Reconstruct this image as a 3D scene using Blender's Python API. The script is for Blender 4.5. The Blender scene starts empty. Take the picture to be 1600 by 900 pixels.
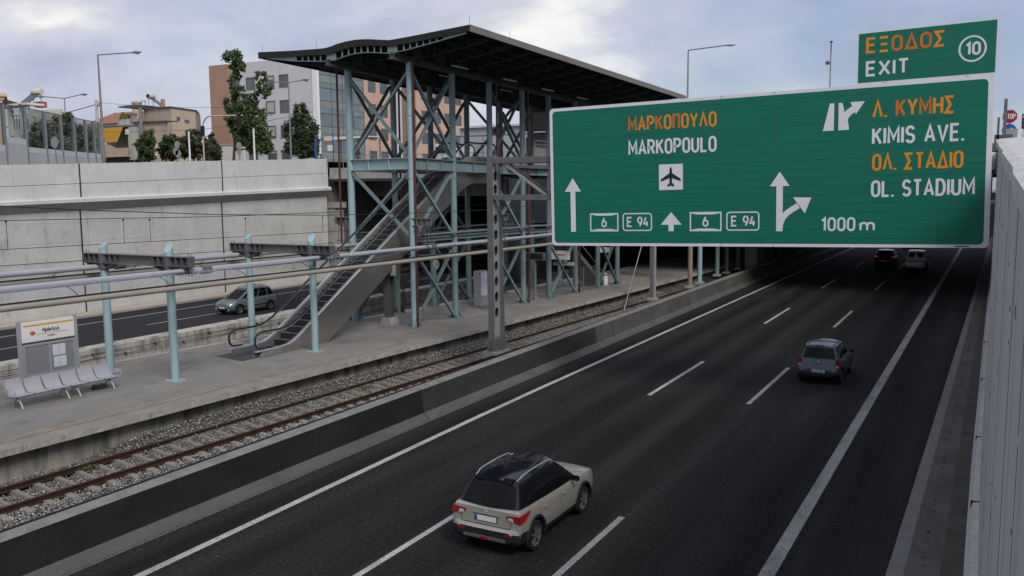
# Motorway, railway platform and station tower under an overcast sky with a hazy sun.
CLOUD_OFF = (3.1, 1.7, 0); SKY_STR = .112; SUN_STR = 2.8; SUN_ANG = 26.0; EXPO = 0.0
import bpy, bmesh, math, random
import numpy as np
from mathutils import Vector, Matrix
random.seed(7); RNG = np.random.default_rng(11)
S = bpy.context.scene
COL = S.collection
R = math.radians

# ------------------------------------------------------------------ materials
MATS = {}
def M(name, col, rough=.7, metal=0.0, var=.12, scale=2.0, stretch=(1, 1, 1), bump=0.0, bscale=40.0,
      spec=.35, fleck=0.0, fscale=26, var2=0.0, scale2=25.0, coat=0.0, emit=None, estr=0.0, trans=0.0, alpha=1.0, dark=None, dscale=1.2, dstretch=(1, 1, 1), dlo=.5, dhi=.7):
    if name in MATS: return MATS[name]
    m = bpy.data.materials.new(name); m.use_nodes = True
    nt = m.node_tree; N = nt.nodes; L = nt.links
    b = N['Principled BSDF']
    b.inputs['Roughness'].default_value = rough; b.inputs['Metallic'].default_value = metal
    b.inputs['Specular IOR Level'].default_value = spec
    if coat: b.inputs['Coat Weight'].default_value = coat; b.inputs['Coat Roughness'].default_value = .05
    if alpha < 1: b.inputs['Alpha'].default_value = alpha
    if trans: b.inputs['Transmission Weight'].default_value = trans
    if emit: b.inputs['Emission Color'].default_value = (*emit, 1); b.inputs['Emission Strength'].default_value = estr
    tc = N.new('ShaderNodeTexCoord')
    def noise(sc, st, det=6):
        mp = N.new('ShaderNodeMapping'); mp.inputs['Scale'].default_value = st
        L.new(tc.outputs['Object'], mp.inputs['Vector'])
        n = N.new('ShaderNodeTexNoise'); n.inputs['Scale'].default_value = sc; n.inputs['Detail'].default_value = det
        n.inputs['Roughness'].default_value = .62
        L.new(mp.outputs[0], n.inputs['Vector']); return n.outputs['Fac']
    c = col
    def ramp(f, lo, hi, a, d):
        r = N.new('ShaderNodeValToRGB'); r.color_ramp.elements[0].position = lo; r.color_ramp.elements[1].position = hi
        r.color_ramp.elements[0].color = (*a, 1); r.color_ramp.elements[1].color = (*d, 1); L.new(f, r.inputs[0]); return r.outputs[0]
    out = ramp(noise(scale, stretch), .3, .7, tuple(x*(1-var) for x in c), tuple(min(1, x*(1+var)) for x in c))
    def mul(a, f, lo, hi, k):
        r = ramp(f, lo, hi, (k, k, k), (1, 1, 1))
        x = N.new('ShaderNodeMix'); x.data_type = 'RGBA'; x.blend_type = 'MULTIPLY'; x.inputs[0].default_value = 1
        L.new(a, x.inputs[6]); L.new(r, x.inputs[7]); return x.outputs[2]
    if var2: out = mul(out, noise(scale2, (1, 1, 1), 3), .35, .65, 1-var2)
    if fleck:
        r = ramp(noise(fscale, (1, 1, 1), 2), .665, .72, (1, 1, 1), (1+fleck,)*3)
        x = N.new('ShaderNodeMix'); x.data_type = 'RGBA'; x.blend_type = 'MULTIPLY'; x.inputs[0].default_value = 1; x.clamp_result = False
        L.new(out, x.inputs[6]); L.new(r, x.inputs[7]); out = x.outputs[2]
    if dark is not None: out = mul(out, noise(dscale, dstretch, 8), dlo, dhi, dark) if dlo < dhi else out
    L.new(out, b.inputs['Base Color'])
    if bump:
        bp = N.new('ShaderNodeBump'); bp.inputs['Strength'].default_value = bump; bp.inputs['Distance'].default_value = .02
        L.new(noise(bscale, (1, 1, 1), 4), bp.inputs['Height']); L.new(bp.outputs[0], b.inputs['Normal'])
    MATS[name] = m
    return m

def grid_lines(m, axes, width=.012, k=.6):
    """thin darker joint lines every given step along object axes (formwork / panel joints)"""
    nt = m.node_tree; N = nt.nodes; L = nt.links; b = N['Principled BSDF']
    src = b.inputs['Base Color'].links[0].from_socket
    tc = N.new('ShaderNodeTexCoord'); sp = N.new('ShaderNodeSeparateXYZ'); L.new(tc.outputs['Object'], sp.inputs[0])
    tot = None
    for ax, step, off in axes:
        a = N.new('ShaderNodeMath'); a.operation = 'ADD'; a.inputs[1].default_value = off; L.new(sp.outputs[ax], a.inputs[0])
        p = N.new('ShaderNodeMath'); p.operation = 'PINGPONG'; p.inputs[1].default_value = step/2; L.new(a.outputs[0], p.inputs[0])
        l = N.new('ShaderNodeMath'); l.operation = 'LESS_THAN'; l.inputs[1].default_value = width; L.new(p.outputs[0], l.inputs[0])
        if tot is None: tot = l.outputs[0]
        else:
            x = N.new('ShaderNodeMath'); x.operation = 'MAXIMUM'; L.new(tot, x.inputs[0]); L.new(l.outputs[0], x.inputs[1]); tot = x.outputs[0]
    nz = N.new('ShaderNodeTexNoise'); nz.inputs['Scale'].default_value = .7; L.new(tc.outputs['Object'], nz.inputs['Vector'])
    f = N.new('ShaderNodeMath'); f.operation = 'MULTIPLY'; L.new(tot, f.inputs[0]); L.new(nz.outputs['Fac'], f.inputs[1])
    x = N.new('ShaderNodeMix'); x.data_type = 'RGBA'; L.new(f.outputs[0], x.inputs[0]); L.new(src, x.inputs[6])
    g = N.new('ShaderNodeMix'); g.data_type = 'RGBA'; g.blend_type = 'MULTIPLY'; g.inputs[0].default_value = 1
    L.new(src, g.inputs[6]); g.inputs[7].default_value = (k*.25, k*.25, k*.25, 1)
    L.new(g.outputs[2], x.inputs[7]); L.new(x.outputs[2], b.inputs['Base Color'])
    return m

def glass(name, col, amount, rough=.03):
    """see-through pane: mix of transparent and glossy"""
    m = bpy.data.materials.new(name); m.use_nodes = True; nt = m.node_tree; N = nt.nodes; L = nt.links
    N.remove(N['Principled BSDF'])
    t = N.new('ShaderNodeBsdfTransparent'); t.inputs[0].default_value = (*col, 1)
    g = N.new('ShaderNodeBsdfGlossy'); g.inputs['Roughness'].default_value = rough; g.inputs[0].default_value = (.9, .9, .95, 1)
    fr = N.new('ShaderNodeLayerWeight'); fr.inputs[0].default_value = .5
    pw = N.new('ShaderNodeMath'); pw.operation = 'POWER'; pw.inputs[1].default_value = 4.5; L.new(fr.outputs['Facing'], pw.inputs[0])
    mm = N.new('ShaderNodeMath'); mm.operation = 'MULTIPLY_ADD'; mm.inputs[1].default_value = .8; mm.inputs[2].default_value = amount; mm.use_clamp = True
    L.new(pw.outputs[0], mm.inputs[0])
    x = N.new('ShaderNodeMixShader'); L.new(mm.outputs[0], x.inputs[0]); L.new(t.outputs[0], x.inputs[1]); L.new(g.outputs[0], x.inputs[2])
    L.new(x.outputs[0], N['Material Output'].inputs[0]); MATS[name] = m
    return m

asphalt = M('asphalt', (.0285, .028, .0295), .92, var=.30, scale=.5, stretch=(1, .1, 1), bump=.3, bscale=40, spec=.12, var2=.55, scale2=11, fleck=2.2, fscale=8.5, dark=.58, dscale=1.0, dstretch=(1, .012, 1), dlo=.36, dhi=.62)
def lane_bands(m, period, x0, amt):
    """wheel paths: soft lengthwise bands worn into every lane"""
    nt = m.node_tree; N = nt.nodes; L = nt.links; b = N['Principled BSDF']; src = b.inputs['Base Color'].links[0].from_socket
    tc = N.new('ShaderNodeTexCoord'); sp = N.new('ShaderNodeSeparateXYZ'); L.new(tc.outputs['Object'], sp.inputs[0])
    nz = N.new('ShaderNodeTexNoise'); nz.inputs['Scale'].default_value = .25; nz.inputs['Detail'].default_value = 5; L.new(tc.outputs['Object'], nz.inputs['Vector'])
    a = N.new('ShaderNodeMath'); a.operation = 'MULTIPLY_ADD'; a.inputs[1].default_value = 2*math.pi/period; a.inputs[2].default_value = -2*math.pi*x0/period; L.new(sp.outputs[0], a.inputs[0])
    w_ = N.new('ShaderNodeMath'); w_.operation = 'MULTIPLY_ADD'; w_.inputs[1].default_value = 1.6; L.new(nz.outputs['Fac'], w_.inputs[0]); L.new(a.outputs[0], w_.inputs[2])
    c = N.new('ShaderNodeMath'); c.operation = 'SINE'; L.new(w_.outputs[0], c.inputs[0])
    d = N.new('ShaderNodeMath'); d.operation = 'MULTIPLY'; L.new(c.outputs[0], d.inputs[0]); L.new(nz.outputs['Fac'], d.inputs[1])
    e = N.new('ShaderNodeMath'); e.operation = 'MULTIPLY_ADD'; e.inputs[1].default_value = amt*2; e.inputs[2].default_value = 1.0; L.new(d.outputs[0], e.inputs[0])
    v = N.new('ShaderNodeVectorMath'); v.operation = 'SCALE'; L.new(src, v.inputs[0]); L.new(e.outputs[0], v.inputs['Scale']); L.new(v.outputs[0], b.inputs['Base Color'])
lane_bands(asphalt, 1.87, -9.3, .24)
asphalt_far = M('asphalt_far', (.030, .030, .034), .9, var=.2, scale=.4, stretch=(1, .15, 1), bump=.2, bscale=60, spec=.12, var2=.25, scale2=40)
white_line = M('road_paint', (.45, .45, .445), .75, dark=.72, dscale=1.6, dstretch=(1, .3, 1), dlo=.33, dhi=.55, var=.15, scale=3, var2=.42, scale2=16, spec=.2)
grey_line = M('shaded_road_paint', (.36, .355, .35), .75, dark=.7, dscale=1.6, dstretch=(1, .3, 1), dlo=.33, dhi=.55, var=.15, scale=3, var2=.42, scale2=16, spec=.2)  # same worn paint, darkened to carry the shade over the right-hand lanes
conc_wall = M('retaining_concrete', (.47, .465, .445), .85, var=.12, scale=.45, bump=.08, bscale=20, var2=.12, scale2=6, dark=.72, dscale=1.4, dstretch=(1, 1, .35), dlo=.28, dhi=.44)
grid_lines(conc_wall, [(1, 3.0, .3), (2, 1.28, .35)], .013, 1.5)

conc_upper = M('parapet_concrete', (.53, .535, .515), .85, var=.08, scale=.5, bump=.06, bscale=20, var2=.08, scale2=7, dark=.8, dscale=1.2, dstretch=(1, 1, .3), dlo=.28, dhi=.42)
grid_lines(conc_upper, [(1, 4.0, .2)], .012, 1.4)
conc_plain = M('plain_concrete', (.30, .295, .28), .88, var=.16, scale=1.2, bump=.15, bscale=30, var2=.15, scale2=18)
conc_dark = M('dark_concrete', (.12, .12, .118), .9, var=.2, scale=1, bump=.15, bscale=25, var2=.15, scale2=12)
conc_plat = M('platform_concrete', (.20, .19, .178), .85, var=.16, scale=.5, stretch=(1, .6, 1), bump=.12, bscale=40, var2=.18, scale2=14, dark=.7, dscale=.8, dlo=.3, dhi=.48)
conc_lip = M('platform_edge_concrete', (.33, .315, .29), .85, var=.22, scale=2.5, bump=.2, bscale=40, var2=.25, scale2=12, dark=.45, dscale=2.5, dstretch=(1, 1, .4), dlo=.3, dhi=.45)
conc_platwall = M('platform_wall_concrete', (.27, .255, .225), .9, var=.25, scale=1.5, stretch=(1, 1, .25), bump=.2, bscale=30, dark=.35, dscale=2.2, dstretch=(1, 1, .15), dlo=.35, dhi=.55)
tactile = M('faded_platform_strip', (.24, .20, .16), .85, var=.25, scale=1.5, var2=.25, scale2=10)
pave = M('pavement_tiles', (.40, .345, .295), .9, var=.15, scale=1, var2=.15, scale2=12)
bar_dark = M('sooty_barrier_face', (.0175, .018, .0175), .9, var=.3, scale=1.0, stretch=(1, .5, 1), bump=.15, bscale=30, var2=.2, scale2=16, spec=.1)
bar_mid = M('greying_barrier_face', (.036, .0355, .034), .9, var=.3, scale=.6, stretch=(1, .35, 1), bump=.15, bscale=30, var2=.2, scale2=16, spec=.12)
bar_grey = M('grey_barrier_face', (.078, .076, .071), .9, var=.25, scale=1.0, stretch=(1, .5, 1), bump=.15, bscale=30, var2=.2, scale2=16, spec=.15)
bar_top = M('barrier_top_concrete', (.20, .195, .187), .88, var=.2, scale=2, bump=.2, bscale=40, var2=.25, scale2=20)
bar_toe = M('barrier_toe_concrete', (.085, .082, .078), .9, var=.2, scale=1.2, stretch=(1, .4, 1), bump=.15, bscale=40, var2=.2, scale2=20)
low_wall_m = M('stained_low_wall', (.37, .355, .33), .88, var=.2, scale=1.2, bump=.15, bscale=25, dark=.42, dscale=2.2, dstretch=(1, 1, .18), dlo=.34, dhi=.52)
right_wall_m = M('rough_wall_concrete', (.43, .435, .445), .85, var=.12, scale=2.5, stretch=(1, 1, .12), bump=.3, bscale=22, var2=.12, scale2=14, dark=.70, dscale=1.6, dstretch=(1, 1, .08), dlo=.33, dhi=.5)
right_cap_m = M('wall_cap_concrete', (.52, .52, .52), .9, var=.15, scale=2, bump=.35, bscale=18, var2=.2, scale2=9)
gutter_light = M('gutter_edge_concrete', (.19, .19, .192), .9, var=.15, scale=2, var2=.2, scale2=25)
gutter_mid = M('gutter_channel_concrete', (.10, .098, .096), .9, var=.25, scale=1.4, stretch=(1, .5, 1), var2=.25, scale2=22, bump=.2)
gutter_dark = M('gutter_wet_concrete', (.068, .064, .06), .9, var=.35, scale=1.4, var2=.25, scale2=22, bump=.2)
rust = M('rusty_rail_steel', (.034, .0155, .012), .75, var=.3, scale=3, var2=.25, scale2=30, spec=.25)
railtop = M('rail_head_steel', (.06, .042, .037), .6, metal=.2, var=.2, scale=5)
sleeper_m = M('sleeper_concrete', (.225, .208, .185), .9, dark=.7, dscale=1.2, dlo=.35, dhi=.55, var=.2, scale=3, bump=.15, var2=.15, scale2=20)
ballast_m = M('ballast_bed', (.115, .11, .102), .95, var=.35, scale=14, var2=.5, scale2=28, bump=.8, bscale=18, spec=.1)
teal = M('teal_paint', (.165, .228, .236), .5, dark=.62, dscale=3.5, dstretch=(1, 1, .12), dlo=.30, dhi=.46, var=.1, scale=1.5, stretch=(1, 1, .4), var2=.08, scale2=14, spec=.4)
teal_dk = M('teal_paint_shaded', (.085, .118, .122), .55, var=.15, scale=1.5, var2=.12, scale2=14, spec=.35)  # teal darkened in the colour for members standing in shade
teal_mid = M('teal_paint_half_shaded', (.125, .172, .178), .55, dark=.62, dscale=3.5, dstretch=(1, 1, .12), dlo=.30, dhi=.46, var=.12, scale=1.5, var2=.1, scale2=14, spec=.35)  # shade on the farther columns put into the colour; streaks are rust runs
pole_blue = M('pale_blue_paint', (.255, .36, .385), .5, dark=.80, dscale=3.5, dstretch=(1, 1, .12), dlo=.30, dhi=.46, var=.08, scale=1.2, stretch=(1, 1, .4), spec=.4)
steel_dk = M('dark_grey_paint', (.085, .085, .088), .55, var=.15, scale=2, spec=.4)
steel_mid = M('grey_steel_paint', (.125, .125, .13), .5, var=.15, scale=2, spec=.4)
galv = M('galvanised_steel', (.20, .205, .215), .5, metal=.25, var=.15, scale=3, var2=.1, scale2=30)
gantry_m = M('gantry_grey', (.115, .114, .12), .5, dark=.65, dscale=3, dstretch=(1, 1, .15), dlo=.3, dhi=.45, metal=.1, var=.15, scale=2, var2=.12, scale2=20)
gantry_lt = M('gantry_grey_web', (.24, .237, .235), .5, metal=.1, var=.15, scale=2, var2=.12, scale2=20)
galv_lt = M('galvanised_bright', (.33, .335, .345), .5, metal=.2, var=.12, scale=3)
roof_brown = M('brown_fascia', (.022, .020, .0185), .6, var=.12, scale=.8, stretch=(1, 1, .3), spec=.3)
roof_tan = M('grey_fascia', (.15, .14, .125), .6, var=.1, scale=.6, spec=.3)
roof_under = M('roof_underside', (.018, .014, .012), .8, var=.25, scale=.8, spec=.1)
rib_m = M('shaded_rib_paint', (.035, .05, .05), .6, var=.12, scale=1, spec=.2)  # teal of the front rib darkened here, roof shade painted into the colour
gird_m = M('girder_paint', (.075, .07, .066), .6, var=.15, scale=1, spec=.25)
stainless = M('stainless_cladding', (.44, .42, .385), .30, metal=.85, var=.1, scale=.6, var2=.05, scale2=6)
chrome = M('polished_strip', (.60, .61, .62), .28, metal=.6, var=.05)
rubber = M('black_rubber', (.016, .016, .017), .45, var=.1, scale=4, spec=.4)
step_m = M('escalator_step', (.03, .03, .032), .5, metal=0, var=.15, scale=6)
canopy_tube = M('sky_sheen_lavender', (.31, .313, .345), .35, metal=0, var=.06, scale=.6)  # lavender paints the sky reflected along the canopy glass
canopy_beige = M('beige_gutter', (.27, .245, .215), .5, var=.1, scale=.7)
black_m = M('black_gasket', (.012, .012, .012), .6, var=.1)
wire_m = M('wire_dark', (.03, .03, .03), .6, metal=.3, var=.1)
green_sign = M('green_sign_face', (.002, .125, .082), .45, var=.06, scale=1.2, stretch=(.4, 1, 3), spec=.3)
grid_lines(green_sign, [(2, .30, .0)], .011, 1.7)
sign_white = M('sign_white', (.60, .60, .66), .5, var=.04, scale=2, spec=.3)
sign_orange = M('sign_orange', (.62, .22, .012), .5, var=.06, scale=2, spec=.3)
sign_orange_dk = M('sign_orange_faded', (.50, .13, .010), .5, var=.08, scale=2, spec=.3)
sign_black = M('sign_black', (.012, .012, .014), .5, var=.05)
sign_back = M('sign_back_alu', (.33, .34, .35), .45, metal=.4, var=.1)
bench_m = M('bench_silver', (.37, .37, .40), .5, metal=.1, var=.06, scale=3)
board_m = M('board_frame_silver', (.40, .41, .45), .4, metal=.4, var=.06)
board_glass = M('board_grey_panel', (.20, .21, .215), .3, var=.08, scale=2)
paper = M('paper', (.56, .57, .62), .7, var=.04)
cream_panel = M('name_panel_white', (.62, .61, .60), .5, var=.04)
clear = glass('clear_glass', (.95, .965, .96), .0)
clear_canopy = glass('canopy_glass', (.86, .88, .9), .06, .08)
barrier_glass = glass('tinted_barrier_glass', (.55, .62, .62), .13, .08)
white_paint = M('white_paint', (.62, .62, .62), .55, var=.06)
red_pipe = M('oxide_red_pipe', (.085, .022, .020), .55, var=.15, scale=2)

# ------------------------------------------------------------------ mesh builder
class MB:
    def __init__(s, o=(0, 0, 0)):
        if hasattr(o, 'location'): o = tuple(o.location)
        s.v = []; s.f = []; s.o = Vector(o); s.m = []; s.cur = 0
    def add(s, vs, fs):
        n = len(s.v); s.v += [Vector(p) - s.o for p in vs]
        s.f += [tuple(i + n for i in f) for f in fs]; s.m += [s.cur]*len(fs)
        return s
    def box(s, x0, x1, y0, y1, z0, z1):
        if x0 > x1: x0, x1 = x1, x0
        if y0 > y1: y0, y1 = y1, y0
        if z0 > z1: z0, z1 = z1, z0
        return s.add([(x0, y0, z0), (x1, y0, z0), (x1, y1, z0), (x0, y1, z0), (x0, y0, z1), (x1, y0, z1), (x1, y1, z1), (x0, y1, z1)],
              [(0, 3, 2, 1), (4, 5, 6, 7), (0, 1, 5, 4), (1, 2, 6, 5), (2, 3, 7, 6), (3, 0, 4, 7)])
    def hexa(s, b, t):
        """eight corners: bottom ring of four, top ring of four"""
        return s.add(list(b)+list(t), [(0, 3, 2, 1), (4, 5, 6, 7), (0, 1, 5, 4), (1, 2, 6, 5), (2, 3, 7, 6), (3, 0, 4, 7)])
    def frame(s, p, q, up=(0, 0, 1)):
        p = Vector(p); q = Vector(q); d = (q-p).normalized(); u = Vector(up)
        if abs(d.dot(u)) > .98: u = Vector((0, 1, 0))
        r = d.cross(u).normalized(); u = r.cross(d).normalized(); return p, q, r, u
    def bar(s, p, q, w, h, up=(0, 0, 1)):
        p, q, r, u = s.frame(p, q, up); a = r*(w/2); b = u*(h/2)
        return s.hexa([p-a-b, p+a-b, p+a+b, p-a+b], [q-a-b, q+a-b, q+a+b, q-a+b])
    def ibeam(s, p, q, w, h, tf=.03, tw=.03, up=(0, 0, 1), stiff=0):
        p, q, r, u = s.frame(p, q, up)
        for k in (-1, 1):
            off = u*(k*(h-tf)/2); s.bar(p+off, q+off, w, tf, up)
        s.bar(p, q, tw, h-2*tf, up)
        if stiff:
            n = max(1, int((q-p).length/stiff))
            for i in range(n+1):
                c = p.lerp(q, min(max(i/n, .01), .99)); d = (q-p).normalized()*.012
                s.bar(c-d, c+d, w*.94, h-2*tf, up)
        return s
    def tube(s, p, q, r, n=10, r2=None, cap=True):
        p, q, a, b = s.frame(p, q); r2 = r if r2 is None else r2
        vs = [p+(a*math.cos(t)+b*math.sin(t))*r for t in [2*math.pi*i/n for i in range(n)]] + \
             [q+(a*math.cos(t)+b*math.sin(t))*r2 for t in [2*math.pi*i/n for i in range(n)]]
        fs = [(i, (i+1) % n, n+(i+1) % n, n+i) for i in range(n)]
        if cap: fs += [tuple(range(n-1, -1, -1)), tuple(range(n, 2*n))]
        return s.add(vs, fs)
    def path(s, pts, r, n=8, up=(0, 0, 1)):
        pts = [Vector(p) for p in pts]; vs = []; fs = []
        for i, p in enumerate(pts):
            d = (pts[min(i+1, len(pts)-1)]-pts[max(i-1, 0)]).normalized(); u = Vector(up)
            if abs(d.dot(u)) > .98: u = Vector((0, 1, .01)).normalized()
            a = d.cross(u).normalized(); b = a.cross(d).normalized()
            vs += [p+(a*math.cos(t)+b*math.sin(t))*r for t in [2*math.pi*k/n for k in range(n)]]
        for i in range(len(pts)-1):
            fs += [(i*n+k, i*n+(k+1) % n, (i+1)*n+(k+1) % n, (i+1)*n+k) for k in range(n)]
        fs += [tuple(range(n-1, -1, -1)), tuple(range((len(pts)-1)*n, len(pts)*n))]
        return s.add(vs, fs)
    def sweep(s, prof, y0, y1, fx=None, step=None):
        """extrude an (x,z) profile (closed, ccw) along Y; fx(y) shifts x"""
        n = len(prof); k = 1 if not step else max(1, int((y1-y0)/step))
        fx = fx or (lambda y: (0, 0)); vs = []; fs = []
        for i in range(k+1):
            y = y0+(y1-y0)*i/k; dx, dz = fx(y)
            vs += [(x+dx, y, z+dz) for x, z in prof]
        for i in range(k):
            fs += [(i*n+j, i*n+(j+1) % n, (i+1)*n+(j+1) % n, (i+1)*n+j) for j in range(n)]
        fs += [tuple(range(n-1, -1, -1)), tuple(range(k*n, (k+1)*n))]
        return s.add(vs, fs)
    def lathe(s, prof, c=(0, 0, 0), axis='z', n=20):
        c = Vector(c); vs = []; m = len(prof)
        for i in range(n):
            t = 2*math.pi*i/n
            for r, h in prof:
                p = (r*math.cos(t), r*math.sin(t), h) if axis == 'z' else (h, r*math.cos(t), r*math.sin(t)) if axis == 'x' else (r*math.cos(t), h, r*math.sin(t))
                vs.append(c+Vector(p))
        fs = [(i*m+j, ((i+1) % n)*m+j, ((i+1) % n)*m+j+1, i*m+j+1) for i in range(n) for j in range(m-1)]
        return s.add(vs, fs)
    def prism(s, poly, a, b, axis='y'):
        n = len(poly)
        def P(u, v, h): return (u, h, v) if axis == 'y' else (h, u, v) if axis == 'x' else (u, v, h)
        return s.add([P(u, v, a) for u, v in poly]+[P(u, v, b) for u, v in poly],
                     [(i, (i+1) % n, n+(i+1) % n, n+i) for i in range(n)]+[tuple(range(n-1, -1, -1)), tuple(range(n, 2*n))])
    def build(s, name, mat, parent=None, smooth=False, bevel=0.0, bseg=2):
        me = bpy.data.meshes.new(name); me.from_pydata([tuple(p) for p in s.v], [], s.f); me.validate(); 
        bm = bmesh.new(); bm.from_mesh(me); bmesh.ops.recalc_face_normals(bm, faces=bm.faces)
        if bevel:
            bmesh.ops.bevel(bm, geom=[e for e in bm.edges if len(e.link_faces) == 2 and e.calc_face_angle(0) > .5], offset=bevel, segments=bseg, affect='EDGES', clamp_overlap=True)
        bm.to_mesh(me); bm.free()
        for x in (mat if isinstance(mat, (list, tuple)) else [mat]): me.materials.append(x)
        if isinstance(mat, (list, tuple)) and not bevel and len(me.polygons) == len(s.m):
            me.polygons.foreach_set('material_index', s.m)
        ob = bpy.data.objects.new(name, me); COL.objects.link(ob)
        if smooth: shade(me)
        if parent: ob.parent = parent
        else: ob.location = s.o
        return ob
def shade(me, ang=.7):
    me.polygons.foreach_set('use_smooth', [True]*len(me.polygons))
    try: me.set_sharp_from_angle(angle=ang)
    except Exception: pass
def thing(name, label, cat, loc=(0, 0, 0), rz=0, group=None):
    o = bpy.data.objects.new(name, None); COL.objects.link(o); o.location = loc; o.rotation_euler = (0, 0, rz)
    o['label'] = label; o['category'] = cat
    if group: o['group'] = group
    return o
def tag(o, label, cat, group=None):
    o['label'] = label; o['category'] = cat
    if group: o['group'] = group
    return o
def struct(o, kind='structure'): o['kind'] = kind; return o
def dup(root, loc=None, rz=None, label=None, group=None):
    kids = {}
    for o in bpy.data.objects:
        if o.parent: kids.setdefault(o.parent.name, []).append(o)
    r = root.copy(); COL.objects.link(r)
    if loc is not None: r.location = loc
    if rz is not None: r.rotation_euler = (0, 0, rz)
    if label: r['label'] = label
    if group: r['group'] = group
    def rec(src, dst):
        for ch in kids.get(src.name, []):
            c = ch.copy(); COL.objects.link(c); c.parent = dst; rec(ch, c)
    rec(root, r); return r
def lerp(a, b, t): return a+(b-a)*t
def interp(pts, x):
    if x <= pts[0][0]: return pts[0][1]
    for (a, va), (b, vb) in zip(pts, pts[1:]):
        if x <= b: return lerp(va, vb, (x-a)/(b-a))
    return pts[-1][1]
def sheet(name, x0f, x1f, y0, y1, z, mat, step=4.0):
    """flat strip between two x(y) curves"""
    n = max(1, int((y1-y0)/step)); mb = MB(); vs = []; fs = []
    for i in range(n+1):
        y = lerp(y0, y1, i/n); vs += [(x0f(y), y, z), (x1f(y), y, z)]
    for i in range(n): fs.append((2*i, 2*i+1, 2*i+3, 2*i+2))
    mb.add(vs, fs); return struct(mb.build(name, mat))

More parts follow.
